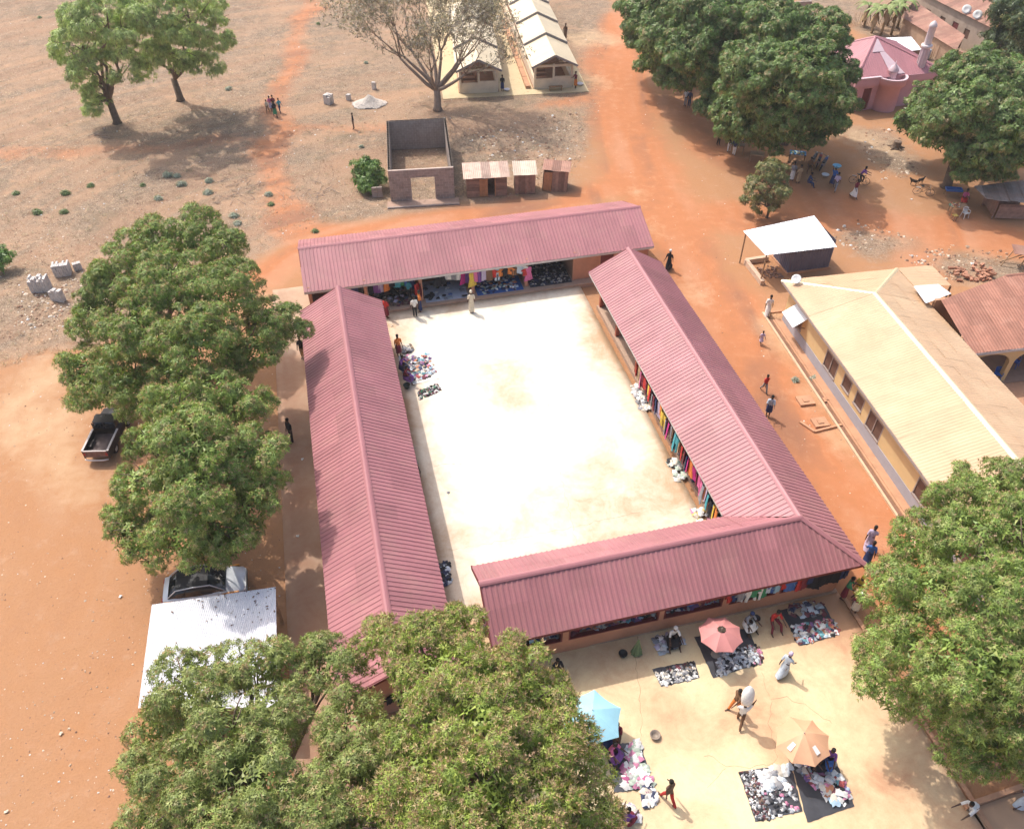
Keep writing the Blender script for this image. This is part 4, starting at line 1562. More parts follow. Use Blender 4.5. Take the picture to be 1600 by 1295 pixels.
# house with a lower lean-to roof in front
up = lambda p, z: Vector((p.x, p.y, z))
hA, hB = at(1436, -12, 3.3), at(1552, 46, 3.3)
dirn = (hB - hA)
dirn.z = 0
dirn.normalize()
nrm_ = Vector((-dirn.y, dirn.x, 0))
if nrm_.y < 0: nrm_ = -nrm_
hA, hB = up(hA + nrm_ * .4, 0), up(hB + nrm_ * .4, 0)
house('long rusty-roofed block house with satellite dishes in the top right', [hA, hB, hB + nrm_ * 6, hA + nrm_ * 6], 3.35,
      [[up(hA - nrm_ * .4 - dirn * .4, 3.3), up(hB - nrm_ * .4 + dirn * .4, 3.3), up(hB + nrm_ * 3 + dirn * .4, 4.3), up(hA + nrm_ * 3 - dirn * .4, 4.3)],
       [up(hB + nrm_ * 6.5 + dirn * .4, 3.3), up(hA + nrm_ * 6.5 - dirn * .4, 3.3), up(hA + nrm_ * 3 - dirn * .4, 4.3), up(hB + nrm_ * 3 + dirn * .4, 4.3)]],
      RUST_OLD, None, (2.2, 5.0, 9.4), (7.3,))
f0, f1 = at(1408, 27, 1.9), at(1494, 79, 1.9)
g0, g1 = at(1428, 4, 2.5), at(1508, 56, 2.5)
lt = thing('lean_to', 'lower rusty lean-to roof in front of the top right house', 'shed', (f0.x, f0.y, 0), frame_of(f0, f1))
li = lt.matrix_basis.inverted()
roof_slope(lt, [li @ f0, li @ f1, li @ g1, li @ g0], RUST_OLD, p=.2, h=.025, sheet=.8, rows=[0, 1], prof='wave', jit=.02)
wall_run(lt, (.2, .35), ((f1 - f0).length - .2, .35), 0, 1.95, .18, EARTHW)
for q in (g0, g1):
    q = li @ q
    MB().bx(q.x - .06, q.x + .06, q.y - .3, q.y - .18, 0, 2.4).build('post', WOOD, lt)
yw = thing('yard_wall', 'brown mud yard wall at the right end of the lean-to', 'wall', (f1.x, f1.y, 0), frame_of(f0, f1))
wall_run(yw, (.1, .3), (5.0, 1.8), 0, 1.9, .2, mat('rust_gate', (.36, .2, .15), .8, .1, 1, .1))
for k, s_ in enumerate((.62, .76)):
    p = hA.lerp(hB, s_) - nrm_ * .2
    t_ = thing('satellite_dish', ('left' if k == 0 else 'right') + ' satellite dish on the eave of the top right house', 'dish', (p.x, p.y, 3.35), 0, 'satellite dishes on the rusty house')
    mb = MB()
    mb.lathe([(0.0, 0.0), (0.25, 0.03), (0.5, 0.14), (0.51, 0.16), (0.25, .06), (0, .04)], 14)
    mb.build('reflector', DISH, t_, True, rot=(R(50), R(-20), 0), loc=(0, 0, .4))
    MB().tube([(0, 0, -.1), (0, 0, .42)], .025, 5).build('mast', FRAME, t_)
# a further roof in the corner
gA, gB = at(1500, -12), at(1600, 10)
house('further rusty-roofed house at the very top right', [gA, gB, gB + Vector((-2, 6, 0)), gA + Vector((-2, 6, 0))], 2.8,
      [[up(gA - Vector((.3, .4, 0)), 2.8), up(gB + Vector((.3, -.4, 0)), 2.8), up(gB + Vector((-1, 3, 0)), 3.7), up(gA + Vector((-1, 3, 0)), 3.7)],
       [up(gB + Vector((-2, 6.4, 0)), 2.8), up(gA + Vector((-2.3, 6.4, 0)), 2.8), up(gA + Vector((-1, 3, 0)), 3.7), up(gB + Vector((-1, 3, 0)), 3.7)]], RUST_OLD)
# grey block enclosure piece behind the big tree at the top
eb = thing('block_wall', 'grey block wall stub behind the tree at the top', 'wall', at(1228, 25), R(8))
block_wall((0, 0), (3.0, 0), eb, 1.6)
block_wall((2.9, .12), (2.9, 2.6), eb, 1.6)
# maize-stalk fence rows in the far yard
cf = thing('stalk_fence', 'thin brown stalk fence in the yard behind the mosque', 'fence', at(1290, 40))
for k in range(60):
    mb = MB()
    x_ = k * .18
    h2 = random.uniform(.9, 1.6)
    mb.tube([(x_, random.uniform(-.1, .1), 0), (x_ + random.uniform(-.1, .1), random.uniform(-.1, .1), h2)], [.03, .015], 4)
    mb.build('stalk', mat('dry_stalk', (.36, .25, .15), .9, .2, 3, 0, rnd=.2), cf)

# ---- plank stall at the right edge under the mango tree
st = thing('plank_stall', 'grey weathered plank stall with sagging roof at the right edge', 'stall', at(1548, 342), R(-4))
si = st.matrix_basis.inverted()
roof_slope(st, [si @ at(px, py, z) for px, py, z in ((1542, 312, 1.9), (1612, 318, 1.9), (1600, 282, 2.1), (1522, 290, 2.1))], mat('grey_old_tin', (.32, .25, .22), .7, .25, 1.5, .1, rnd=.3, dirt=(.4, .22, .16), dirt_amt=.6), p=.2, h=.02, sheet=.6, prof='wave', jit=.04)
for r_ in range(6):
    o = link('plank', pm_, st, (1.5, -.1, .25 + r_ * .2), (R(-22), 0, 0))
    o.scale = (2.6, .04, .19)
for x_ in (.05, 2.9):
    for y_ in (0, 2.2):
        mb = MB()
        mb.bx(x_ - .05, x_ + .05, y_ - .05, y_ + .05, 0, 1.85)
        mb.build('post', PLANK, st)
mb = MB()
mb.bx(.1, 2.85, 2.12, 2.16, 0, 1.8)
mb.build('back_wall', PLANK, st)
mb = MB()
mb.bx(.0, .04, .1, 2.1, .3, 1.7)
mb.build('side_wall', PLANK, st)
# collapsed frame behind the porch
fr = thing('pole_frame', 'tumbled pole frame with scrap sheets behind the porch roof', 'frame', at(1585, 415))
for a, b_ in (((-1, 0, 0), (-.4, .2, 1.3)), ((-.9, .5, 0), (1.2, .4, 1.0)), ((.3, -.2, 0), (1.4, .8, 1.4)), ((-.5, .1, 1.2), (1.6, .5, .9)), ((1.1, 0, 0), (1.0, .3, 1.2)), ((-.2, -.4, .9), (1.8, .1, 1.1))):
    MB().tube([a, b_], [.05, .04], 6).build('pole', WOOD, fr)
mb = MB()
mb.slab([(-.6, -.3, 1.2), (.8, -.4, 1.05), (1.0, .7, 1.2), (-.4, .8, 1.35)], .02)
mb.build('scrap_sheet', RUST_OLD, fr)
# laterite brick pile behind the porch
bk = thing('brick_pile', 'pile of red mud bricks behind the rust-roofed porch', 'bricks', at(1520, 430), R(10))
bm2 = MB().bx(-.2, .2, -.1, .1, -.07, .07).mesh('brick', mat('mud_brick', (.36, .18, .115), .95, .15, 3, .2, rnd=.2))
for k in range(48):
    o = link('brick', bm2, bk, (random.uniform(-1.6, 1.6), random.uniform(-.7, .9), .07 + random.choice([0, 0, 0, .14, .28])), (0, 0, random.uniform(0, 3)))

# ---- white-roofed car shed at the lower left
WR = thing('car_shed', 'white zinc roofed car shed beside the silver car', 'shed', at(330, 1010, 0), 0)
wi = WR.matrix_basis.inverted()
wc = [wi @ at(px, py, z) for px, py, z in ((216, 1106, 2.35), (434, 1106, 2.35), (431, 917, 2.6), (237, 944, 2.6))]
OLDZ = mat('old_zinc', (0.62, 0.62, 0.65), 0.33, 0.07, 1.2, 0.05, 6, 0.0, 0.55, rnd=0.07, dirt=(0.36, 0.24, 0.19), dirt_amt=0.3, dscale=1.2)
roof_slope(WR, wc, OLDZ, p=.09, h=.02, sheet=.75, prof='wave', jit=.008, rows=[0, .5, 1])
for q in wc:
    ctr = (wc[0] + wc[1] + wc[2] + wc[3]) / 4
    q2 = q.lerp(ctr, .07)
    mb = MB()
    mb.bx(q2.x - .06, q2.x + .06, q2.y - .06, q2.y + .06, -ctr.z * 0, q.z - .08)
    mb.build('post', WOOD, WR)
for a, b_ in ((0, 3), (1, 2)):
    mb = MB()
    mb.bar(wc[a].lerp(ctr, .07) - Vector((0, 0, .08)), wc[b_].lerp(ctr, .07) - Vector((0, 0, .08)), .08, .1)
    mb.build('beam', WOOD, WR)
lf = MB()
for k in range(55):
    s_, t_ = 1 - abs(random.gauss(0, .35)), 1 - abs(random.gauss(0, .16))
    if s_ < .02: continue
    if t_ < .05: continue
    p = wc[0].lerp(wc[1], s_).lerp(wc[3].lerp(wc[2], s_), t_) + Vector((0, 0, .03))
    a = random.uniform(0, 3)
    w2 = random.uniform(.03, .09)
    lf.add([p + Vector((math.cos(a) * w2, math.sin(a) * w2, .0)), p + Vector((-math.sin(a) * w2 * .4, math.cos(a) * w2 * .4, .02)), p - Vector((math.cos(a) * w2, math.sin(a) * w2, 0)), p + Vector((math.sin(a) * w2 * .4, -math.cos(a) * w2 * .4, .02))], [(0, 1, 2, 3)])
o = lf.build('leaf_litter', mat('dead_leaf', (.16, .09, .06), .9, .3, 5, 0), WR)
o['kind'] = 'stuff'

# ---- block stacks
bs = MB().bx(-.22, .22, -.075, .075, -.11, .11).mesh('block', BLOCKL)


def block_stack(label, px, py, nx_, ny_, nz_, seed, rz=.2, lean=0):
    rr = random.Random(seed)
    t = thing('block_stack', label, 'blocks', at(px, py), rz, 'stacks of concrete blocks', .82)
    for z in range(nz_):
        for x in range(nx_):
            for y in range(ny_):
                if z == nz_ - 1 and rr.random() < .35: continue
                link('block', bs, t, (x * .17 + rr.uniform(-.012, .012), y * .46 + rr.uniform(-.02, .02), .11 + z * .225), (0, 0, R(90) + rr.uniform(-.06, .06)))
    return t


block_stack('tall stack of grey concrete blocks on the left of the three by the left edge', 52, 456, 9, 2, 6, 1, .1)
block_stack('stack of grey concrete blocks behind the other two, by the left mango tree', 88, 432, 8, 2, 5, 2, .25)
block_stack('stack of grey blocks nearest to the left mango tree', 84, 468, 7, 1, 5, 3, -.25)
block_stack('few loose grey blocks stacked behind the left mango tree', 118, 422, 4, 1, 3, 4, .5)
block_stack('short row of grey blocks left of the white gravel heap', 514, 164, 5, 2, 5, 5, 1.1)
block_stack('low stack of blocks touching the white gravel heap', 544, 157, 3, 1, 3, 6, 1.2)
block_stack('low stack of blocks behind the white gravel heap', 584, 140, 3, 1, 4, 7, 1.3)
# white gravel heap
gh = thing('gravel_heap', 'heap of white gravel near the half-bare tree', 'gravel', at(577, 163))
rng2 = np.random.default_rng(3)
n = 2600
rr_ = np.sqrt(rng2.random(n)) * 1.5
aa_ = rng2.uniform(0, 6.28, n)
rim = 1.5 * (1 + .07 * np.sin(2 * aa_ + 1) + .05 * np.sin(5 * aa_) + .04 * rng2.normal(0, 1, n))
rad_ = rr_ / 1.5 * rim
gx_, gy_ = rad_ * np.cos(aa_) * 1.05, rad_ * np.sin(aa_) * .8
gz_ = np.clip(1 - rad_ / 1.55, 0, 1) ** 1.1 * .75 * (1 + .25 * np.sin(3 * gx_ + 1) * np.cos(2.3 * gy_))
mb = MB()
mb.lathe([(1.45, -.05), (1.1, .12), (.75, .32), (.35, .56), (0, .68)], 18)
WG = mat('white_gravel', (.60, .54, .48), .95, .15, 6, .5, 20, dirt=(.4, .3, .25), dirt_amt=.3)
gb = mb.build('gravel_core', WG, gh, True)
gb.scale = (1.0, .76, .9)
cb = np.array([(-1, -1, 0), (1, -1, 0), (1, 1, 0), (-1, 1, 0), (-.6, -.6, 1), (.6, -.6, 1), (.6, .6, 1), (-.6, .6, 1)], float)[None] * .05
cb = cb * rng2.uniform(.5, 1.7, (n, 8, 3)) + np.stack([gx_, gy_, gz_], -1)[:, None]
fq0 = np.array([(4, 5, 6, 7), (0, 1, 5, 4), (1, 2, 6, 5), (2, 3, 7, 6), (3, 0, 4, 7)])
o = link('gravel', np_mesh('gravel', cb.reshape(-1, 3), (fq0[None] + np.arange(n)[:, None, None] * 8).reshape(-1, 4), WG), gh)
o['kind'] = 'stuff'
# ------------------------------------------------------------------ trees
def leaf_material(name, transl=0.26):
    m, nt, b = new_mat(name)
    an = nt.nodes.new('ShaderNodeAttribute')
    an.attribute_name = 'col'
    nt.links.new(an.outputs['Color'], b.inputs['Base Color'])
    b.inputs['Roughness'].default_value = 0.45
    b.inputs['Specular IOR Level'].default_value = 0.35
    tr = nt.nodes.new('ShaderNodeBsdfTranslucent')
    nt.links.new(mixc(nt, 1.0, an.outputs['Color'], (1.0, 1.15, 0.55), 'MULTIPLY'), tr.inputs['Color'])
    mx = nt.nodes.new('ShaderNodeMixShader')
    mx.inputs[0].default_value = transl
    nt.links.new(b.outputs[0], mx.inputs[1])
    nt.links.new(tr.outputs[0], mx.inputs[2])
    out = nt.nodes['Material Output']
    nt.links.new(mx.outputs[0], out.inputs['Surface'])
    return m


LEAF = leaf_material('tree_leaf')
BARK = mat('tree_bark', (0.16, 0.115, 0.085), 0.95, 0.3, 3, 0.6, 12)
BARK_PALE = mat('pale_bark', (0.29, 0.22, 0.175), 0.95, 0.25, 3, 0.5, 12)


def unit(a):
    return a / (np.linalg.norm(a, axis=-1, keepdims=True) + 1e-9)


def sphere_pts(n, rng, zmin=-1.0):
    z = rng.uniform(zmin, 1, n)
    a = rng.uniform(0, 2 * math.pi, n)
    r = np.sqrt(1 - z * z)
    return np.stack([r * np.cos(a), r * np.sin(a), z], -1)


def rosettes(P, A, nl, L, W, rng, elev=(-0.5, 0.7), droop=0.25, cols=None):
    """leaf rosettes at P with axes A: returns verts, quads, vertex colours"""
    n = len(P)
    ref = np.where(np.abs(A[:, 2:3]) < 0.9, np.array([[0, 0, 1.0]]), np.array([[1.0, 0, 0]]))
    t1 = unit(np.cross(A, ref))
    t2 = np.cross(A, t1)
    ph = (np.arange(nl)[None, :] / nl * 2 * math.pi + rng.uniform(0, 6.28, (n, 1)) + rng.uniform(-.3, .3, (n, nl)))
    el = rng.uniform(elev[0], elev[1], (n, nl))
    d = (np.cos(ph)[..., None] * t1[:, None] + np.sin(ph)[..., None] * t2[:, None]) * np.cos(el)[..., None] + A[:, None] * np.sin(el)[..., None]
    ln = L * rng.uniform(0.7, 1.25, (n, nl, 1))
    side = unit(np.cross(d, A[:, None] + 0.01)) * (W * 0.5 * rng.uniform(0.8, 1.2, (n, nl, 1)))
    mid = P[:, None] + d * ln * 0.22
    tip = P[:, None] + d * ln
    tip[..., 2] -= (droop * ln)[..., 0]
    vs = np.stack([mid - side, tip, mid + side], 2).reshape(-1, 3)
    q = np.arange(n * nl * 3).reshape(-1, 3)
    c = None
    if cols is not None:
        c = (cols[:, None, None, :] * rng.uniform(0.75, 1.25, (n, nl, 1, 1))) * np.ones((1, 1, 3, 1))
        c = c.reshape(-1, 3)
    return vs, q, c


def palette(n, rng, base, tips, tip_frac, spread=0.25):
    base = np.array(base)
    k = rng.integers(0, len(base), n)
    c = base[k] * rng.uniform(1 - spread, 1 + spread, (n, 1))
    t = rng.random(n) < tip_frac
    tb = np.array(tips)
    c[t] = tb[rng.integers(0, len(tb), t.sum())] * rng.uniform(0.8, 1.2, (t.sum(), 1))
    return c


GREENS = [(0.242, 0.338, 0.077), (0.199, 0.294, 0.067), (0.285, 0.365, 0.093), (0.171, 0.246, 0.058), (0.317, 0.357, 0.113)]
TIPS = [(0.40, 0.30, 0.16), (0.34, 0.27, 0.13), (0.28, 0.27, 0.11)]


def limb(mb, a, b_, ra, rb, rng, wob=0.12, n=5, sides=6):
    a, b_ = Vector(a), Vector(b_)
    L = (b_ - a).length
    pts, rad = [], []
    for i in range(n + 1):
        t = i / n
        p = a.lerp(b_, t)
        w = wob * L * math.sin(math.pi * t) * 0.5
        p = p + Vector((rng.uniform(-w, w), rng.uniform(-w, w), rng.uniform(-w, w) * 0.5 + 0.10 * L * math.sin(math.pi * t)))
        pts.append(p)
        rad.append(ra + (rb - ra) * t)
    mb.tube(pts, rad, sides)
    return pts


def make_tree(name, label, base, lobes, seed, group=None, greens=GREENS, tips=TIPS, tip_frac=0.09, leaf=(0.165, 0.05), nl=9, dens=38.0,
              clump=0.95, trunk_r=0.32, fork=0.28, bark=None, cat='tree', inner=True, flower=0.0, droop=0.25, grow=1.09):
    """lobes: (px, py, r_px, z) -> billows of foliage in the crown, each made of clumps of leaf rosettes"""
    rng = np.random.default_rng(seed)
    B = Vector((base[0], base[1], 0.0))
    t = thing(name, label, cat, (B.x, B.y, 0), 0.0, group)
    C, Rr = [], []
    for px, py, r, z in lobes:
        p = at(px, py, z)
        C.append((p.x, p.y, p.z))
        Rr.append(r * mpp(p) * grow)
    C, Rr = np.array(C), np.array(Rr)
    PP, AA = [], []
    for i in range(len(C)):
        r = Rr[i]
        ncl = max(5, int(4 * math.pi * r * r * 0.85 / (clump * clump * 1.6)))
        dirs = sphere_pts(ncl, rng, -0.55)
        cs = C[i] + dirs * (r * rng.uniform(0.62, 0.91, (ncl, 1))) * np.array([1, 1, 0.85])
        cr = clump * 0.5 * rng.uniform(0.55, 1.4, ncl) * min(1.0, r / 1.2 + 0.25)
        for j in range(ncl):
            nr = max(4, int(dens * 2 * math.pi * cr[j] ** 2 * 1.1))
            d = sphere_pts(nr, rng, -0.6)
            d = unit(d + 0.55 * dirs[j] + np.array([0, 0, 0.25]))
            p = cs[j] + d * cr[j] * rng.uniform(0.75, 1.1, (nr, 1)) * np.array([1, 1, 0.8])
            PP.append(p)
            AA.append(unit(d + rng.normal(0, 0.25, (nr, 3))))
    P, A = np.concatenate(PP), np.concatenate(AA)
    # leave out what lies deep inside another billow
    keep = np.ones(len(P), bool)
    for i in range(len(C)):
        keep &= (np.linalg.norm((P - C[i]) / np.array([1, 1, 0.85]), axis=1) > Rr[i] * 0.52)
    keep &= P[:, 2] > 0.35
    P, A = P[keep], A[keep]
    cl = palette(len(P), rng, greens, tips, tip_frac)
    patch = vnoise(P[:, 0] + P[:, 2] + 40, P[:, 1] + 40, 1.7, seed)
    cl = cl * (0.82 + 0.36 * patch)[:, None]
    org = np.array([B.x, B.y, 0])
    vs, q, c = rosettes(P - org, A, nl, leaf[0], leaf[1], rng, cols=cl, droop=droop)
    if inner:
        PI, AI = [], []
        for i in range(len(C)):
            n = int(Rr[i] ** 2 * 75)
            d = sphere_pts(n, rng, -0.9)
            PI.append(C[i] + d * Rr[i] * rng.uniform(0.35, 0.75, (n, 1)) * np.array([1, 1, 0.85]))
            AI.append(unit(d + rng.normal(0, .3, (n, 3))))
        PI, AI = np.concatenate(PI), np.concatenate(AI)
        v2, q2, c2 = rosettes(PI - org, AI, 5, leaf[0] * 1.7, leaf[1] * 2.4, rng, cols=palette(len(PI), rng, greens, tips, 0.0))
        q2 = q2 + len(vs)
        vs, q, c = np.concatenate([vs, v2]), np.concatenate([q, q2]), np.concatenate([c, c2])
    if flower > 0:
        up = A[:, 2] > 0.1
        pick = up & (rng.random(len(P)) < flower * (0.3 + 1.4 * patch))
        Pf, Af = P[pick], A[pick]
        v3, q3, c3 = rosettes(Pf - org + Af * 0.04, unit(Af + np.array([0, 0, 0.6])), 4, leaf[0] * 0.95, 0.05, rng, elev=(0.7, 1.45), droop=0.0,
                              cols=np.array([(0.46, 0.33, 0.19)]) * rng.uniform(0.7, 1.25, (len(Pf), 1)))
        q3 = q3 + len(vs)
        vs, q, c = np.concatenate([vs, v3]), np.concatenate([q, q3]), np.concatenate([c, c3])
    cr_o = link('crown', np_mesh('crown', vs, q, LEAF, c), t)
    cr_o['kind'] = 'stuff'
    # trunk and limbs
    prng = random.Random(seed)
    top = C[:, 2].max()
    fz = max(0.5, fork * top)
    mb = MB()
    mb.tube([(0, 0, -0.1), (0.03, 0, 0.25), (prng.uniform(-.15, .15), prng.uniform(-.15, .15), fz)], [trunk_r * 1.45, trunk_r * 1.05, trunk_r * 0.85], 10)
    mb.build('trunk', bark or BARK, t, True)
    f = Vector((0, 0, fz - 0.1))
    order = sorted(range(len(C)), key=lambda i: -Rr[i])[:14]
    for i in order:
        tgt = Vector(C[i] - org)
        mb = MB()
        limb(mb, f, tgt, trunk_r * prng.uniform(0.35, 0.6), 0.05, prng, 0.15, 6)
        for _ in range(4):
            d = sphere_pts(1, rng, -0.2)[0] * Rr[i] * 0.8
            limb(mb, f.lerp(tgt, prng.uniform(0.6, 0.95)), tgt + Vector(d), 0.05, 0.018, prng, 0.15, 3, 4)
        mb.build('limb', bark or BARK, t, True)
    return t


def gxy(px, py):
    p = at(px, py, 0)
    return (p.x, p.y)


UL = [(300, 368, 46, 7.6), (240, 385, 46, 7.4), (345, 390, 38, 7.2), (190, 430, 48, 6.6), (262, 445, 60, 8.3), (350, 455, 62, 7.8), (422, 500, 40, 5.8), (458, 517, 24, 5.2), (150, 500, 44, 5.2),
      (218, 520, 58, 7.4), (308, 530, 62, 8.2), (392, 545, 44, 5.8), (138, 575, 42, 4.0), (200, 600, 52, 5.2), (285, 590, 45, 6.0), (148, 612, 40, 3.0), (205, 628, 30, 3.0), (360, 575, 30, 5.2), (165, 465, 36, 5.8)]
make_tree('mango_tree', 'broad mango tree left of the western market building, the upper of two touching crowns', gxy(285, 610), UL, 1, 'mango trees', flower=0.2, trunk_r=0.45)
LL = [(330, 612, 42, 7.0), (385, 640, 42, 6.5), (275, 640, 48, 7.2), (236, 690, 38, 5.5), (300, 700, 62, 7.8), (385, 715, 55, 6.5), (222, 755, 42, 4.8), (300, 775, 62, 6.8), (392, 790, 44, 5.2), (212, 835, 42, 3.2),
      (285, 838, 46, 4.2), (360, 840, 44, 4.6), (325, 862, 30, 3.4), (228, 858, 32, 2.8), (425, 750, 18, 5.0), (425, 690, 18, 5.2), (185, 800, 18, 3.2)]
make_tree('mango_tree', 'mango tree beside the pickup truck and the silver car', gxy(305, 830), LL, 2, 'mango trees', flower=0.2, trunk_r=0.4)
BL = [(300, 1075, 62, 6.0), (390, 1050, 48, 6.0), (448, 1040, 40, 6.0), (245, 1130, 44, 4.6), (345, 1150, 75, 7.6), (425, 1118, 48, 6.4), (232, 1200, 42, 4.2), (295, 1235, 70, 6.6), (400, 1225, 75, 7.8),
      (240, 1290, 52, 4.4), (350, 1315, 80, 6.8), (470, 1295, 80, 7.2), (545, 1230, 55, 6.6), (250, 1360, 60, 4.5), (400, 1400, 90, 6.0), (515, 1040, 45, 6.0), (550, 1150, 48, 6.2), (545, 1100, 36, 5.6), (585, 1200, 45, 6.2)]
make_tree('mango_tree', 'near mango tree at the bottom edge, below the white-roofed car shed', gxy(430, 1330), BL, 3, 'mango trees', flower=0.12, trunk_r=0.45,
          greens=[(0.285, 0.338, 0.102), (0.234, 0.293, 0.083), (0.326, 0.364, 0.120), (0.201, 0.245, 0.075)], leaf=(0.155, 0.045), dens=42)
BR = [(655, 1005, 52, 7.0), (712, 990, 42, 6.6), (598, 1003, 38, 6.2), (725, 1060, 68, 8.2), (800, 1055, 52, 7.6), (840, 1100, 55, 7.0), (672, 1062, 46, 7.2), (682, 1140, 58, 8.0), (760, 1140, 76, 9.2), (840, 1170, 62, 8.2),
      (885, 1145, 42, 6.4), (905, 1205, 48, 6.4), (655, 1215, 60, 7.6), (740, 1230, 80, 9.2), (830, 1255, 75, 8.2), (915, 1262, 44, 6.0), (590, 1285, 60, 6.6), (690, 1310, 72, 7.6), (800, 1335, 80, 7.6), (895, 1330, 60, 6.0), (700, 1400, 90, 6)]
make_tree('mango_tree', 'nearest mango tree at the bottom edge, flowering, left of the blue umbrella', gxy(760, 1330), BR, 4, 'mango trees', flower=0.42, trunk_r=0.5, tip_frac=0.2,
          greens=[(0.301, 0.375, 0.076), (0.259, 0.342, 0.067), (0.344, 0.402, 0.092), (0.217, 0.281, 0.060)], leaf=(0.16, 0.045), dens=42)
RB = [(1490, 790, 50, 6.0), (1560, 770, 50, 6.8), (1620, 765, 52, 6.4), (1440, 850, 55, 6.0), (1520, 850, 65, 8.0), (1605, 840, 62, 8.2), (1392, 920, 48, 5.2), (1450, 930, 60, 7.5), (1540, 940, 76, 9.2), (1630, 930, 65, 9.0),
      (1372, 1000, 38, 4.2), (1430, 1020, 60, 7.0), (1520, 1040, 75, 8.6), (1605, 1030, 70, 8.8), (1385, 1080, 40, 3.8), (1450, 1100, 50, 5.4), (1540, 1125, 62, 6.6), (1620, 1120, 60, 7.0), (1500, 1165, 42, 4.2), (1555, 1190, 40, 4.0), (1612, 1190, 42, 4.4),
      (1500, 748, 22, 5.6), (1680, 850, 70, 8), (1690, 980, 80, 8), (1690, 1100, 70, 6), (1580, 1060, 60, 8.2)]
make_tree('mango_tree', 'huge mango tree at the right edge beside the plaza', gxy(1545, 1150), RB, 5, 'mango trees', flower=0.16, trunk_r=0.5, leaf=(0.155, 0.046), dens=40)
T1 = [(1000, 18, 34, 6.5), (1050, 18, 50, 8.5), (1105, 25, 52, 9.5), (1032, 70, 40, 5.5), (1082, 80, 50, 7.0), (1060, 118, 34, 3.8), (1108, 115, 38, 5.0), (992, 52, 24, 4.6), (1150, -10, 55, 9), (1060, -30, 50, 8.5), (1015, 95, 22, 3.4), (1040, 60, 45, 6.8)]
DK = [(0.169, 0.265, 0.076), (0.142, 0.224, 0.067), (0.207, 0.297, 0.097), (0.122, 0.184, 0.058), (0.230, 0.239, 0.097)]
make_tree('mango_tree', 'dark mango tree at the top edge beside the road, left of its larger neighbour', gxy(1075, 140), T1, 6, 'mango trees', greens=DK, leaf=(0.22, 0.095), nl=9, dens=22, clump=1.15, grow=1.12)
T2 = [(1150, 50, 50, 8.0), (1210, 40, 52, 9.4), (1270, 60, 50, 8.6), (1125, 110, 42, 5.6), (1182, 110, 60, 9.0), (1250, 120, 62, 9.2), (1305, 110, 34, 6.6), (1122, 162, 32, 3.2), (1162, 178, 44, 4.2), (1222, 185, 50, 5.4),
      (1280, 172, 44, 5.6), (1312, 155, 26, 4.6), (1150, 205, 24, 2.6), (1200, 214, 28, 2.8), (1258, 210, 30, 3.0), (1298, 195, 24, 3.4), (1210, 150, 55, 7)]
make_tree('mango_tree', 'large dark mango tree shading the roadside stalls, left of the pink mosque', gxy(1225, 225), T2, 7, 'mango trees', greens=DK, leaf=(0.22, 0.095), nl=9, dens=22, clump=1.15, grow=1.12)
T4 = [(1500, 116, 38, 6.6), (1540, 120, 50, 7.4), (1592, 140, 50, 7.0), (1448, 160, 34, 5.0), (1502, 170, 55, 7.4), (1572, 190, 55, 7.0), (1420, 188, 26, 3.8), (1468, 205, 38, 4.6), (1532, 230, 44, 5.0), (1592, 235, 40, 5.0), (1512, 262, 30, 3.0), (1558, 262, 28, 3.0), (1640, 180, 50, 6)]
make_tree('mango_tree', 'mango tree with visible trunk right of the mosque minaret', gxy(1478, 292), T4, 8, 'mango trees', greens=DK, leaf=(0.22, 0.09), nl=9, dens=22, clump=1.1, grow=1.12, fork=0.42, trunk_r=0.38)
T5 = [(1578, 18, 38, 6.0), (1620, 40, 48, 7.0), (1562, 58, 26, 3.6), (1600, 78, 30, 4.0), (1600, -10, 50, 7)]
make_tree('mango_tree', 'dark tree at the top right corner beside the rusty-roofed house', gxy(1610, 110), T5, 9, 'mango trees', greens=[(0.065, 0.098, 0.042), (0.075, 0.115, 0.046)], leaf=(0.24, 0.10), nl=8, dens=9, clump=1.2)
YG = [(0.24, 0.25, 0.09), (0.2, 0.22, 0.08), (0.27, 0.24, 0.11), (0.17, 0.2, 0.08)]
make_tree('small_tree', 'small sparse yellow-green tree beside the white-roofed blue kiosk', gxy(1198, 340), [(1202, 272, 20, 3.4), (1185, 298, 20, 2.4), (1214, 300, 18, 2.4), (1195, 322, 18, 1.3), (1176, 318, 12, 1.0), (1222, 285, 10, 2.8)], 10,
          greens=YG, leaf=(0.24, 0.10), nl=8, dens=15, clump=0.8, trunk_r=0.1, inner=False, tip_frac=0.2, grow=1.3)
BG = [(0.15, 0.26, 0.065), (0.125, 0.22, 0.055), (0.19, 0.29, 0.085)]
make_tree('bush', 'round bright green bush beside the roofless block building', gxy(580, 298), [(573, 260, 19, 1.7), (585, 275, 18, 1.2), (567, 282, 16, 0.9), (580, 290, 14, 0.7)], 11, greens=BG, leaf=(0.25, 0.09), nl=8, dens=12, clump=0.7, trunk_r=0.09, cat='bush', tip_frac=0.0)
make_tree('bush', 'green bush cut by the left edge beside the block stacks', gxy(0, 418), [(0, 398, 15, 1.2), (-8, 412, 16, 0.8)], 12, greens=BG, leaf=(0.25, 0.09), nl=8, dens=10, clump=0.6, trunk_r=0.07, cat='bush', tip_frac=0.0)
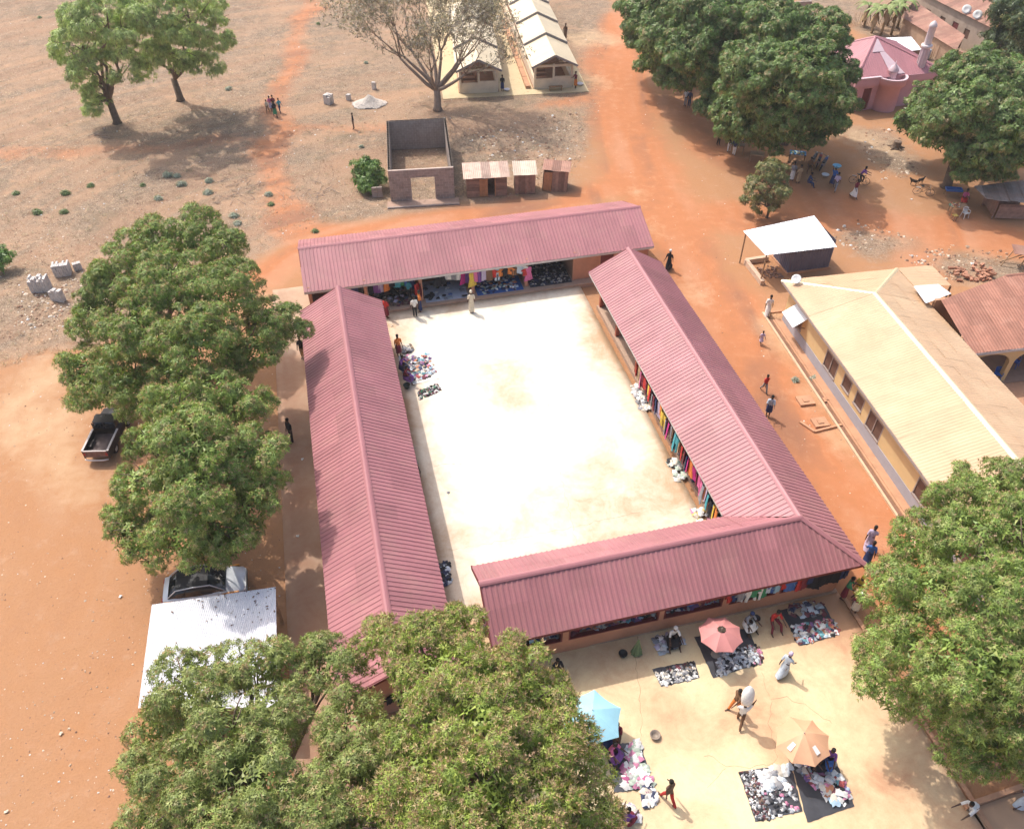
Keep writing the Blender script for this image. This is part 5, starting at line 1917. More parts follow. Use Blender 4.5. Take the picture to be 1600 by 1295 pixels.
# feathery neem trees on the dry field
NE = [(0.409, 0.504, 0.166), (0.347, 0.451, 0.144), (0.472, 0.541, 0.212), (0.283, 0.376, 0.121)]
make_tree('neem_tree', 'feathery light green tree on the dry field, the left of two', gxy(183, 192), [(128, 72, 44, 7.6), (170, 35, 52, 10.4), (152, 112, 42, 5.6), (208, 62, 42, 9.0), (190, 110, 32, 5.6), (162, 148, 22, 3.0), (115, 82, 24, 6.4), (150, 165, 14, 2.0), (140, 30, 40, 10)], 13, 'feathery trees on the dry field',
          greens=NE, leaf=(0.27, 0.07), nl=9, dens=14, clump=1.5, grow=1.14, trunk_r=0.34, inner=False, tip_frac=0.06, tips=[(0.26, 0.24, 0.10)], fork=0.22, droop=0.5)
make_tree('neem_tree', 'feathery light green tree on the dry field, the right of two', gxy(282, 157), [(262, 25, 50, 10.0), (310, 25, 42, 9.4), (240, 60, 40, 7.6), (290, 78, 46, 6.8), (325, 68, 34, 6.0), (308, 105, 24, 4.2), (345, 28, 20, 8.0), (250, 98, 28, 5.0), (230, 20, 40, 9.5), (330, 95, 18, 4.4)], 14, 'feathery trees on the dry field',
          greens=NE, leaf=(0.27, 0.07), nl=9, dens=14, clump=1.5, grow=1.14, trunk_r=0.34, inner=False, tip_frac=0.06, tips=[(0.26, 0.24, 0.10)], fork=0.22, droop=0.5)


# a big half-bare tree: recursive branches with sparse grey-brown leaves
def bare_tree(name, label, base, seed):
    rr = random.Random(seed)
    rng = np.random.default_rng(seed)
    t = thing(name, label, 'tree', (base[0], base[1], 0))
    tips_, limbs = [], []

    def grow(p, d, L, r, lev, mb):
        pts, rad = [p], [r]
        n = 4
        for i in range(n):
            d = (d + Vector((rr.uniform(-.16, .16), rr.uniform(-.16, .16), rr.uniform(-.03, .13)))).normalized()
            p = p + d * (L / n)
            pts.append(p)
            rad.append(r * (1 - 0.45 * (i + 1) / n))
            if lev >= 2: tips_.append(p)
        mb.tube(pts, rad, 7 if lev < 2 else 4)
        if lev >= 5: return
        k = 3 if lev < 4 else 2
        for j in range(k):
            ax = Vector((rr.uniform(-1, 1), rr.uniform(-1, 1), rr.uniform(-0.35, 0.55)))
            nd = (d * 0.95 + ax * (0.72 if lev else 0.6)).normalized()
            grow(p, nd, L * rr.uniform(0.62, 0.85), rad[-1] * rr.uniform(0.6, 0.8), lev + 1, mb)
    mb = MB()
    mb.tube([(0, 0, -.1), (0, 0, .4), (0.05, 0, 1.3), (0.02, .05, 2.1)], [.55, .38, .33, .31], 10)
    mb.build('trunk', BARK_PALE, t, True)
    for a, e, L in ((195, 30, 4.6), (150, 40, 4.2), (100, 62, 3.8), (30, 42, 3.4), (-15, 22, 3.8), (250, 55, 3.0), (60, 68, 3.6), (175, 50, 4.4), (5, 50, 3.4)):
        mb = MB()
        d = Vector((math.cos(R(a)) * math.cos(R(e)), math.sin(R(a)) * math.cos(R(e)), math.sin(R(e))))
        grow(Vector((0.02, .05, 1.9)), d, L, .2, 1, mb)
        mb.build('limb', BARK_PALE, t, True)
    tp = np.array([tuple(q) for q in tips_])
    k = rng.integers(0, len(tp), 10000)
    P = tp[k] + rng.normal(0, 0.33, (len(k), 3))
    A = unit(rng.normal(0, 1, P.shape))
    c = palette(len(P), rng, [(0.36, 0.31, 0.25), (0.28, 0.25, 0.19), (0.45, 0.40, 0.34), (0.30, 0.24, 0.19), (0.19, 0.145, 0.115)], [(0.22, 0.21, 0.12)], 0.05)
    vs, q, c = rosettes(P, A, 3, 0.21, 0.11, rng, cols=c)
    o = link('crown', np_mesh('crown', vs, q, LEAF, c), t)
    o['kind'] = 'stuff'
    return t


bare_tree('dry_tree', 'big half-bare tree with grey-brown leaves in front of the cream sheds', gxy(684, 172), 5)


# banana plants behind the mosque
def banana(px, py, h, seed, label):
    rr = random.Random(seed)
    p = at(px, py)
    t = thing('banana_plant', label, 'plant', p, rr.uniform(0, 6), 'banana plants behind the mosque')
    mb = MB()
    mb.tube([(0, 0, -.05), (.03, 0, h * .5), (0, .05, h)], [.16, .13, .08], 8)
    mb.build('stem', mat('banana_stem', (0.30, 0.21, 0.11), 0.8, 0.3, 4, 0.2), t, True)
    gl = mat('banana_leaf', (0.19, 0.24, 0.07), 0.5, 0.25, 2, 0.1)
    dl = mat('dry_banana_leaf', (0.34, 0.24, 0.13), 0.8, 0.25, 2, 0.1)
    for k in range(11):
        a = k * 2.4 + rr.uniform(-.3, .3)
        L = rr.uniform(1.5, 2.3)
        drop = k < 4
        vs, fs = [], []
        n = 7
        for i in range(n + 1):
            s_ = i / n
            x = L * s_ * (0.35 if drop else 0.9)
            z = h - (L * s_ * 0.95 if drop else 0) + (0 if drop else 0.75 * L * s_ - 0.95 * L * s_ * s_)
            w = 0.27 * math.sin(math.pi * min(1, s_ * 0.9 + 0.08)) + 0.02
            for sg in (-1, 0, 1):
                vs.append((math.cos(a) * x - math.sin(a) * w * sg, math.sin(a) * x + math.cos(a) * w * sg, z - (0.08 if sg else 0)))
            if i:
                b0 = (i - 1) * 3
                fs += [(b0, b0 + 1, b0 + 4, b0 + 3), (b0 + 1, b0 + 2, b0 + 5, b0 + 4)]
        mb = MB()
        mb.add(vs, fs)
        mb.build('leaf', dl if drop else gl, t)


for k, (px, py, h) in enumerate(((1362, 52, 2.6), (1376, 56, 3.0), (1392, 55, 3.2), (1402, 44, 3.0), (1350, 42, 2.4), (1386, 40, 3.1))):
    banana(px, py, h, 30 + k, ['banana plant with brown hanging leaves behind the pink mosque', 'tall banana plant behind the mosque roof, second from the left', 'leafy banana plant behind the mosque, nearest to the white tin roof',
                               'rightmost banana plant beside the rusty-roofed house', 'small banana plant at the left end of the clump', 'banana plant at the back of the clump behind the mosque'][k])


# small field plants
def field_plant(px, py, r, cols, label, seed):
    rng = np.random.default_rng(seed)
    p = at(px, py)
    t = thing('field_plant', label, 'plant', (p.x, p.y, 0), 0, 'plants scattered over the dry field')
    n = int(60 * r / 0.4)
    P = sphere_pts(n, rng, 0.0) * np.array([r, r * .8, r * 0.65]) * rng.uniform(0.5, 1.0, (n, 1)) + np.array([0, 0, 0.05])
    vs, q, c = rosettes(P, unit(P + np.array([0, 0, .1])), 4, 0.22, 0.075, rng, cols=palette(n, rng, cols, cols, 0))
    link('foliage', np_mesh('foliage', vs, q, LEAF, c), t)
    mb = MB()
    for k in range(4):
        a = k * 1.6
        mb.tube([(0, 0, -.03), (math.cos(a) * r * .5, math.sin(a) * r * .5, r * .7)], [.02, .01], 4)
    mb.build('stem', BARK, t)


GREY_G = [(0.330, 0.364, 0.285), (0.270, 0.322, 0.240), (0.390, 0.406, 0.330)]
GRN = [(0.187, 0.256, 0.096), (0.153, 0.208, 0.080)]
FP = [(262, 275, .6, 0), (284, 289, .6, 0), (327, 284, .62, 0), (325, 302, .55, 0), (248, 311, .55, 0), (276, 276, .4, 0), (103, 303, .5, 1), (142, 291, .35, 1), (223, 290, .35, 1), (25, 303, .35, 1), 
      (420, 305, .4, 0), (357, 140, .5, 0), (366, 338, .5, 0), (365, 365, .45, 0), (371, 350, .4, 0), (58, 333, .5, 1), (100, 332, .5, 1),  (424, 320, .3, 1), (492, 362, .3, 1), (565, 230, .3, 0), (497, 38, .3, 1), (572, 99, .3, 0), (62, 28, .4, 1), (1272, 592, .35, 0), (1242, 594, .25, 0)]
ORD = ['first', 'second', 'third', 'fourth', 'fifth', 'sixth', 'seventh', 'eighth', 'ninth', 'tenth', 'eleventh', 'twelfth', 'thirteenth', 'fourteenth', 'fifteenth', 'sixteenth', 'seventeenth', 'eighteenth', 'nineteenth', 'twentieth',
       'twenty-first', 'twenty-second', 'twenty-third', 'twenty-fourth', 'twenty-fifth', 'twenty-sixth', 'twenty-seventh', 'twenty-eighth', 'twenty-ninth', 'thirtieth', 'thirty-first', 'thirty-second', 'thirty-third', 'thirty-fourth', 'thirty-fifth', 'thirty-sixth', 'thirty-seventh', 'thirty-eighth', 'thirty-ninth', 'fortieth']
rank = {v: k for k, v in enumerate(sorted(range(len(FP)), key=lambda i: FP[i][0]))}
for k, (px, py, r, c) in enumerate(FP):
    field_plant(px, py, r * random.uniform(.6, .95), GREY_G if c == 0 else GRN, ('pale grey-green' if c == 0 else 'small green') + ' plant on dry ground, ' + ORD[rank[k]] + ' counting from the left', 100 + k)

# loose stones, dry leaf litter and grass straw on the bare ground
rng = np.random.default_rng(77)


def scatter(n, polys):
    polys = [[at(*q) for q in pl] for pl in polys]
    out = []
    k = 0
    while k < n:
        px, py = rng.uniform(-150, 1750, 4000), rng.uniform(-60, 1340, 4000)
        y_ = -(py - 647.5) / FOC
        c_, s_ = math.cos(PITCH), math.sin(PITCH)
        t_ = -CAM_H / (-s_ + y_ * c_)
        X_, Y_ = t_ * (px - 800) / FOC, t_ * (c_ + y_ * s_)
        ok = np.zeros(len(X_), bool)
        for pl in polys: ok |= in_poly(X_, Y_, pl)
        out.append(np.stack([X_[ok], Y_[ok]], -1))
        k += int(ok.sum())
    return np.concatenate(out)[:n]


DRYP = [[(0, 0), (520, 0), (950, 40), (940, 160), (920, 225), (885, 292), (720, 322), (600, 328), (470, 360), (375, 405), (310, 470), (130, 535), (0, 575)]]
DEB = [[(1290, 370), (1330, 345), (1450, 372), (1340, 398)], [(1400, 400), (1480, 380), (1590, 395), (1480, 440)], [(30, 460), (130, 430), (110, 520), (20, 510)], [(720, 210), (900, 170), (920, 240), (860, 300), (760, 250)], [(1330, 205), (1400, 200), (1440, 270), (1380, 285)]]
gxx = scatter(2600, DRYP)
gyy = scatter(900, DEB)
gzz = scatter(1500, [[(0, 560), (430, 560), (440, 1000), (230, 1100), (190, 1290), (0, 1290)], [(985, 60), (1100, 200), (1200, 330), (1160, 440), (1400, 800), (1330, 830), (1060, 420), (950, 230)]])
S = np.concatenate([gxx, gyy, gzz])
n = len(S)
cube = np.array([(-1, -1, 0), (1, -1, 0), (1, 1, 0), (-1, 1, 0), (-.6, -.6, 1), (.6, -.6, 1), (.6, .6, 1), (-.6, .6, 1)], float) * 0.5
sz = rng.uniform(0.04, 0.13, (n, 1, 1)) * np.array([1, 1, 0.7])
sz[len(gxx):len(gxx) + len(gyy)] *= rng.uniform(1, 2.2, (len(gyy), 1, 1))
sz[len(gxx) + len(gyy):] *= rng.uniform(.35, .75, (len(gzz), 1, 1))
an_ = rng.uniform(0, 6.28, n)
cv = cube[None] * rng.uniform(0.6, 1.4, (n, 8, 3)) * sz
rx = cv[..., 0] * np.cos(an_)[:, None] - cv[..., 1] * np.sin(an_)[:, None]
ry = cv[..., 0] * np.sin(an_)[:, None] + cv[..., 1] * np.cos(an_)[:, None]
sv = np.stack([rx + S[:, None, 0], ry + S[:, None, 1], cv[..., 2] - 0.03], -1).reshape(-1, 3)
fq = np.array([(4, 5, 6, 7), (0, 1, 5, 4), (1, 2, 6, 5), (2, 3, 7, 6), (3, 0, 4, 7)])
sq = (fq[None] + np.arange(n)[:, None, None] * 8).reshape(-1, 4)
sc_ = palette(n, rng, [(0.45, 0.33, 0.23), (0.32, 0.19, 0.12), (0.55, 0.45, 0.35), (0.22, 0.13, 0.09)], [(0.6, 0.58, 0.55)], 0.1)
STONE = mat('loose_stone', (1, 1, 1), 0.95, 0.15, 6, 0.1, attr=True)
o = link('loose_stones', np_mesh('loose_stones', sv, sq, STONE, np.repeat(sc_, 8, 0)))
tag(o, 'loose stones and rubble bits scattered over the dry ground', 'stones', kind='stuff')
G = scatter(5200, DRYP + [[(560, 100), (900, 180), (880, 300), (720, 320), (600, 330)]])
Pg = np.concatenate([G, np.zeros((len(G), 1))], 1)
vs, q, c = rosettes(Pg, np.tile(np.array([[0, 0, 1.0]]), (len(Pg), 1)), 4, 0.26, 0.035, rng, elev=(0.05, 0.9), droop=0.0, cols=palette(len(Pg), rng, [(0.42, 0.32, 0.19), (0.34, 0.24, 0.14), (0.24, 0.15, 0.09), (0.48, 0.38, 0.25)], [(0.2, 0.22, 0.1)], 0.06))
o = link('dry_grass', np_mesh('dry_grass', vs, q, LEAF, c))
tag(o, 'dry straw-coloured grass and leaf litter over the field', 'grass', kind='stuff')
# ------------------------------------------------------------------ people
SKIN_M = mat('skin_dark', (0.095, 0.052, 0.036), 0.55, 0.08, 6, 0.0)
HAIR_M = mat('hair_black', (0.015, 0.012, 0.011), 0.8, 0.2, 20, 0.3, 60)
CLOTHS = {}


def cloth(col, name=None):
    key = tuple(round(c, 3) for c in col)
    if key not in CLOTHS:
        CLOTHS[key] = mat('cloth_%d' % len(CLOTHS), col, 0.9, 0.16, 9.0, 0.25, 25, spec=0.15)
    return CLOTHS[key]


PAL = dict(white=(.72, .70, .66), cream=(.62, .54, .42), black=(.025, .025, .03), navy=(.035, .05, .13), blue=(.06, .14, .38), sky=(.30, .48, .62), red=(.48, .045, .04), maroon=(.19, .035, .05), pink=(.62, .16, .32), orange=(.68, .22, .06),
           yellow=(.68, .48, .08), green=(.06, .25, .12), purple=(.20, .08, .28), lilac=(.50, .42, .55), grey=(.26, .26, .28), brown=(.18, .10, .06), tan=(.42, .29, .17), paleblue=(.48, .55, .62), teal=(.08, .33, .38), magenta=(.50, .04, .22), palegreen=(.42, .52, .40))


def skeleton(lean=0.0, legs=((0, 0), (0, 0)), arms=((5, 8, 10), (5, 8, 10)), hz=None, head=0.0, spread=0.0):
    """joint positions of a 1.70 m body facing +y; angles in degrees"""
    J, Rd, Bn = [], [], []

    def add(p, r, parent=None, zone=None):
        J.append(Vector(p))
        Rd.append(r)
        if parent is not None: Bn.append((parent, len(J) - 1, zone))
        return len(J) - 1
    tl, sl = .43, .42
    drop = []
    for th, kn in legs:
        drop.append(tl * math.cos(R(th)) + sl * math.cos(R(th - kn)) + .05 + .07)
    h = hz if hz is not None else max(drop)
    ln = R(lean)
    up = Vector((0, math.sin(ln), math.cos(ln)))
    fw = Vector((0, math.cos(ln), -math.sin(ln)))
    pel = add((0, 0, h), (.135, .10))
    sp = add(Vector((0, 0, h)) + up * .17, (.125, .095), pel, 'torso')
    ch = add(Vector((0, 0, h)) + up * .36, (.155, .105), sp, 'torso')
    nb = add(Vector((0, 0, h)) + up * .50, (.075, .065), ch, 'torso')
    hl = R(lean * .5 + head)
    hu = Vector((0, math.sin(hl), math.cos(hl)))
    hf = Vector((0, math.cos(hl), -math.sin(hl)))
    nk = add(J[nb] + hu * .07, (.05, .052), nb, 'neck')
    h1 = add(J[nk] + hu * .08 + hf * .015, (.078, .088), nk, 'head')
    h2 = add(J[h1] + hu * .085 + hf * .0, (.08, .10), h1, 'head')
    add(J[h2] + hu * .055 - hf * .01, (.055, .07), h2, 'head')
    add(J[h1] + hf * .095 + hu * .02, (.016, .016), h1, 'head')            # nose
    for s in (-1, 1): add(J[h1] + Vector((s * .088, -.01, .02)), (.012, .02), h1, 'head')   # ears
    for k, s in enumerate((-1, 1)):
        p, o, e = [R(q) for q in arms[k]]
        sh = add(J[ch] + up * .07 + Vector((s * .175, 0, 0)), (.058, .06), ch, 'uarm')
        d1 = Vector((s * math.sin(o), math.sin(p) * math.cos(o), -math.cos(p) * math.cos(o)))
        el = add(J[sh] + d1 * .29, (.042, .042), sh, 'uarm')
        d2 = Vector((s * math.sin(o) * .5, math.sin(p + e) * math.cos(o * .5), -math.cos(p + e) * math.cos(o * .5))).normalized()
        wr = add(J[el] + d2 * .25, (.028, .03), el, 'farm')
        hd = add(J[wr] + d2 * .08, (.034, .022), wr, 'hand')
        side = Vector((s, 0, 0))
        for q, L_ in ((-.027, .062), (-.009, .076), (.009, .072), (.026, .055)):
            f1 = add(J[hd] + d2 * .045 + Vector((0, 1, 0)) * q * .0 + side.cross(d2) * q, (.009, .009), hd, 'hand')
            add(J[f1] + d2 * L_ * .6 - side * .015, (.008, .008), f1, 'hand')
        add(J[wr] + d2 * .05 + side.cross(d2) * .045 - side * .02, (.011, .011), wr, 'hand')
        th, kn = legs[k]
        a1, a2 = R(th), R(th - kn)
        hp = add(J[pel] + Vector((s * .085, 0, -.05)), (.088, .092), pel, 'thigh')
        kx = s * math.sin(R(spread)) * .43
        kneep = add(J[hp] + Vector((kx, math.sin(a1) * tl, -math.cos(a1) * tl)), (.056, .06), hp, 'thigh')
        an = add(J[kneep] + Vector((kx * .3, math.sin(a2) * sl, -math.cos(a2) * sl)), (.036, .042), kneep, 'shin')
        fd = Vector((0, math.cos(a2 * .5), math.sin(a2 * .5) * .6)).normalized()
        add(J[an] - fd * .05 + Vector((0, 0, -.045)), (.032, .028), an, 'foot')
        ball = add(J[an] + fd * .12 + Vector((0, 0, -.05)), (.038, .022), an, 'foot')
        add(J[ball] + fd * .06, (.03, .016), ball, 'foot')
    return J, Rd, Bn


BODY = {}


def body(pose_name, **kw):
    """continuous skinned body mesh plus per-vertex zones, cached by pose"""
    if pose_name in BODY: return BODY[pose_name]
    J, Rd, Bn = skeleton(**kw)
    me = bpy.data.meshes.new('tmp')
    me.from_pydata([tuple(j) for j in J], [(a, b_) for a, b_, z in Bn], [])
    ob = bpy.data.objects.new('tmp', me)
    COL.objects.link(ob)
    ob.modifiers.new('skin', 'SKIN').branch_smoothing = 0.4
    for i, sv_ in enumerate(me.skin_vertices[0].data):
        sv_.radius = Rd[i]
        sv_.use_root = (i == 0)
    ss = ob.modifiers.new('sub', 'SUBSURF')
    ss.levels = 1
    dg = bpy.context.evaluated_depsgraph_get()
    ev = ob.evaluated_get(dg)
    m2 = bpy.data.meshes.new_from_object(ev, depsgraph=dg)
    bpy.data.objects.remove(ob)
    bpy.data.meshes.remove(me)
    m2.materials.clear()
    m2.materials.append(SKIN_M)
    n = len(m2.vertices)
    co = np.empty(n * 3)
    m2.vertices.foreach_get('co', co)
    co = co.reshape(-1, 3)
    nr = np.array([tuple(v.normal) for v in m2.vertices])
    best = np.full(n, 1e9)
    zone = np.zeros(n, dtype=object)
    for a, b_, z in Bn:
        A, B = np.array(J[a]), np.array(J[b_])
        d = B - A
        t = np.clip(((co - A) @ d) / (d @ d + 1e-9), 0, 1)
        ds = np.linalg.norm(co - A - t[:, None] * d, axis=1) - (Rd[a][0] * (1 - t) + Rd[b_][0] * t)
        k = ds < best
        best[k] = ds[k]
        zone[k] = z
    m2.polygons.foreach_set('use_smooth', [True] * len(m2.polygons))
    faces = [tuple(p.vertices) for p in m2.polygons]
    # keep the lowest point on the floor
    low = co[:, 2].min()
    m2.transform(Matrix.Translation((0, 0, -low)))
    co[:, 2] -= low
    Jn = [j - Vector((0, 0, low)) for j in J]
    m2.name = 'body_' + pose_name
    BODY[pose_name] = (m2, co, nr, zone, faces, Jn, {})
    return BODY[pose_name]


def shell(pose_name, zones, off, key, zmin=None, zmax=None):
    m2, co, nr, zone, faces, J, cache = BODY[pose_name]
    if key in cache: return cache[key]
    inz = np.array([z in zones for z in zone])
    if zmin is not None: inz &= co[:, 2] > zmin
    if zmax is not None: inz &= co[:, 2] < zmax
    fs = [f for f in faces if all(inz[i] for i in f)]
    used = sorted({i for f in fs for i in f})
    mp = {v: k for k, v in enumerate(used)}
    me = bpy.data.meshes.new(key)
    me.from_pydata([tuple(co[i] + nr[i] * off) for i in used], [], [tuple(mp[i] for i in f) for f in fs])
    me.polygons.foreach_set('use_smooth', [True] * len(fs))
    cache[key] = me
    return me


def skirt_mesh(pose_name, top, hem, flare):
    """wrap skirt lofted round the legs"""
    m2, co, nr, zone, faces, J, cache = BODY[pose_name]
    key = 'skirt_%g_%g_%g' % (top, hem, flare)
    if key in cache: return cache[key]
    mb = MB()
    n, rows = 18, 7
    leg = np.array([z in ('thigh', 'shin', 'torso') for z in zone])
    P = co[leg]
    for r_ in range(rows + 1):
        z = top + (hem - top) * r_ / rows
        band = P[np.abs(P[:, 2] - z) < .07]
        if len(band) < 3: band = P
        x0, x1 = band[:, 0].min(), band[:, 0].max()
        y0, y1 = band[:, 1].min(), band[:, 1].max()
        cx, cy = (x0 + x1) / 2, (y0 + y1) / 2
        rx, ry = (x1 - x0) / 2 + .015 + flare * r_ / rows, (y1 - y0) / 2 + .015 + flare * r_ / rows
        for k in range(n):
            a = 2 * math.pi * k / n
            w = 1 + (.05 * math.sin(5 * a + r_) if r_ > 1 else 0)
            mb.v.append((cx + rx * w * math.cos(a), cy + ry * w * math.sin(a), z))
    for r_ in range(rows):
        for k in range(n):
            k2 = (k + 1) % n
            mb.f.append((r_ * n + k, (r_ + 1) * n + k, (r_ + 1) * n + k2, r_ * n + k2))
    cache[key] = mb.mesh(key, None, True)
    return cache[key]


def hair_mesh(pose_name, kind):
    m2, co, nr, zone, faces, J, cache = BODY[pose_name]
    key = 'hair_' + kind
    if key in cache: return cache[key]
    c = J[6]
    d = (J[7] - J[5]).normalized()
    fw = Vector((0, d.z, -d.y))
    rad = {'short': .105, 'scarf': .118, 'cap': .112}[kind]
    mb = MB()
    vs = []
    n, rows = 14, 7
    for r_ in range(rows + 1):
        el = -.15 * math.pi + .65 * math.pi * r_ / rows if kind != 'scarf' else -.3 * math.pi + .8 * math.pi * r_ / rows
        for k in range(n):
            a = 2 * math.pi * k / n
            loc = Vector((math.cos(a) * math.cos(el) * .9, 0, 0)) + fw * (math.sin(a) * math.cos(el)) + d * math.sin(el)
            rr = rad
            if math.sin(a) > .3 and el < .3: rr = rad * .86      # keep the face clear
            vs.append(c + d * .02 - fw * .008 + loc * rr)
    fs = [(r_ * n + k, r_ * n + (k + 1) % n, (r_ + 1) * n + (k + 1) % n, (r_ + 1) * n + k) for r_ in range(rows) for k in range(n)]
    mb.add(vs, fs)
    cache[key] = mb.mesh(key, None, True)
    return cache[key]


POSES = dict(
    stand=dict(legs=((3, 2), (-3, 2)), arms=((6, 9, 12), (2, 9, 10))),
    walk=dict(lean=4, legs=((24, 8), (-18, 22)), arms=((-20, 8, 12), (22, 8, 25))),
    walk2=dict(lean=3, legs=((-16, 20), (20, 6)), arms=((24, 8, 30), (-18, 8, 10))),
    carry=dict(lean=2, legs=((20, 8), (-16, 20)), arms=((20, 10, 20), (150, 22, 25))),
    hold=dict(lean=6, legs=((4, 4), (-4, 4)), arms=((30, 8, 65), (30, 8, 65))),
    bend=dict(lean=62, legs=((8, 14), (-4, 8)), arms=((70, 10, 10), (55, 12, 15)), head=-20),
    sit=dict(lean=18, legs=((78, 62), (86, 70)), arms=((40, 14, 35), (35, 14, 40)), hz=.12, spread=18),
    stool=dict(lean=12, legs=((84, 84), (80, 86)), arms=((30, 10, 50), (35, 10, 40)), hz=.50, spread=10),
    ride=dict(lean=28, legs=((62, 70), (25, 40)), arms=((62, 6, 12), (62, 6, 12)), hz=.95),
)


def person(label, px, py, face, pose, top=None, bottom=None, h=1.68, hair='short', hair_c=None, sleeves=True, skirt=None, z=0.0, loc=None, group=None):
    """face: heading in degrees (0 = +x, 90 = away from the camera)"""
    body(pose, **POSES[pose])
    m2 = BODY[pose][0]
    p = loc if loc is not None else at(px, py, z)
    t = thing('person', label, 'person', p, R(face - 90), group, h / 1.70)
    b_ = link('body', m2, t)
    zs = ['torso'] + (['uarm'] if sleeves else [])
    if top:
        link('shirt', shell(pose, zs, .016, 'shirt%d' % sleeves), t, mat=cloth(PAL[top]))
    if bottom:
        if skirt:
            J = BODY[pose][5]
            tz = J[0].z + .05
            link('skirt', skirt_mesh(pose, tz, max(.08, tz - skirt), .05), t, mat=cloth(PAL[bottom]))
        else:
            link('trousers', shell(pose, ['thigh', 'shin'], .014, 'trousers'), t, mat=cloth(PAL[bottom]))
    hc = HAIR_M if hair_c is None else cloth(PAL[hair_c])
    link('hair' if hair == 'short' else 'headscarf', hair_mesh(pose, hair), t, mat=hc)
    return t


SL = 0.10
person('woman in a long white dress walking along the road beside the cream house', 1198, 493, 250, 'walk', 'white', 'white', 1.68, skirt=.85)
person('small child in a pale lilac dress on the red path', 1188, 538, 280, 'walk2', 'lilac', 'lilac', 1.08, skirt=.5)
person('child in an orange-red shirt and grey shorts on the red path', 1193, 612, 285, 'walk', 'red', 'grey', 1.38)
person('woman in a blue and white dress carrying a child on the red path', 1199, 650, 250, 'hold', 'paleblue', 'navy', 1.62, skirt=.6)
person('man in dark clothes standing on the apron left of the western building', 457, 690, 230, 'stand', 'black', 'black', 1.74, z=.09)
person('person in a black top and tan trousers at the left eave of the western building', 474, 560, 260, 'stand', 'black', 'tan', 1.68, z=.09)
person('woman in a pale blue patterned dress and lilac headscarf crossing the plaza', 1222, 1053, 40, 'walk', 'paleblue', 'paleblue', 1.7, 'scarf', 'lilac', skirt=.78, z=SL)
pc = person('person in a white top carrying a big white sack on the head across the plaza', 1154, 1130, 70, 'carry', 'white', 'brown', 1.68, z=SL)
person('person in orange trousers walking behind the sack carrier', 1147, 1108, 200, 'walk2', 'brown', 'orange', 1.66, z=SL)
person('bare-chested man in red shorts walking over the plaza', 1042, 1251, 120, 'walk', None, 'red', 1.75, z=SL)
person('man in a white shirt and dark trousers before the northern stalls', 649, 495, 110, 'stand', 'white', 'black', 1.62, z=SL)
person('person in an orange top and black wrap at the northern stall pillar', 657, 487, 200, 'stand', 'orange', 'navy', 1.66, skirt=.8, z=SL)
person('woman in a long pale robe in front of the northern stall', 737, 488, 100, 'stand', 'cream', 'cream', 1.7, 'scarf', 'cream', skirt=.88, z=SL)
person('person in red at the northern end of the western building', 605, 497, 60, 'stand', 'red', 'maroon', 1.62, skirt=.7, z=SL)
person('person in an orange top standing by the white cloth in the courtyard', 624, 556, 300, 'stand', 'orange', 'maroon', 1.64, skirt=.7, z=SL)
person('seated vendor in purple beside the white cloth in the courtyard', 627, 580, 330, 'sit', 'purple', 'navy', 1.66, skirt=.3, z=SL)
person('seated vendor in maroon behind the striped clothes in the courtyard', 633, 597, 350, 'sit', 'maroon', 'purple', 1.66, skirt=.3, z=SL)
person('woman in a black robe and white headscarf on the road behind the eastern wing', 1044, 421, 230, 'walk', 'black', 'black', 1.66, 'scarf', 'white', skirt=.85)
person('person in a lilac and white dress beside the huge right mango tree', 1354, 856, 60, 'walk', 'lilac', 'lilac', 1.68, skirt=.75)
person('woman in a blue dress close behind the one in lilac', 1352, 880, 70, 'walk2', 'blue', 'navy', 1.66, skirt=.7)
person('person in a green top standing at the corner of the southern wing', 1316, 935, 330, 'hold', 'green', 'maroon', 1.68, skirt=.7, z=SL)
person('person in a yellow wrap at the corner by the right mango tree', 1334, 934, 200, 'stand', 'yellow', 'yellow', 1.66, 'scarf', 'yellow', skirt=.6)
person('person in a white vest and maroon wrap at the corner by the right mango tree', 1332, 958, 240, 'hold', 'maroon', 'cream', 1.66, 'scarf', 'white', skirt=.6)
person('person in red sitting on the plaza with legs apart', 1204, 975, 285, 'sit', 'red', 'maroon', 1.72, z=SL)
person('seated person in grey right of the pink umbrella', 1163, 978, 300, 'sit', 'grey', 'white', 1.68, 'scarf', 'navy', skirt=.3, z=SL)
person('person in black sitting at the left end of the southern wall', 868, 1052, 290, 'stool', 'black', 'black', 1.72, z=SL)
person('vendor in white and black seated among heaps by the southern wall', 1048, 1000, 280, 'sit', 'white', 'black', 1.7, 'scarf', 'white', skirt=.3, z=SL)
person('seated person in maroon right of the blue umbrella', 962, 1150, 250, 'stool', 'maroon', 'brown', 1.66, skirt=.4, z=SL)
person('seated person in lilac under the blue umbrella', 944, 1153, 280, 'sit', 'lilac', 'navy', 1.66, skirt=.3, z=SL)
person('seated person in purple beside the dark mat below the blue umbrella', 952, 1180, 320, 'sit', 'pink', 'purple', 1.64, skirt=.3, z=SL)
person('person in a white top and blue jeans bending over the big tarpaulin', 1240, 1190, 300, 'bend', 'white', 'blue', 1.7, z=SL)
person('vendor in navy seated under the orange umbrella', 1272, 1190, 270, 'sit', 'navy', 'black', 1.68, skirt=.3, z=SL)
person('person in a patterned purple top and blue wrap right under the orange umbrella', 1291, 1190, 240, 'stool', 'purple', 'blue', 1.66, skirt=.4, z=SL)
person('person in a white shirt stooping at the lower right kerb', 1513, 1272, 200, 'bend', 'white', 'white', 1.7)
person('person in pale blue clothes at the bottom right corner', 1592, 1262, 180, 'walk', 'sky', 'paleblue', 1.68, skirt=.7)
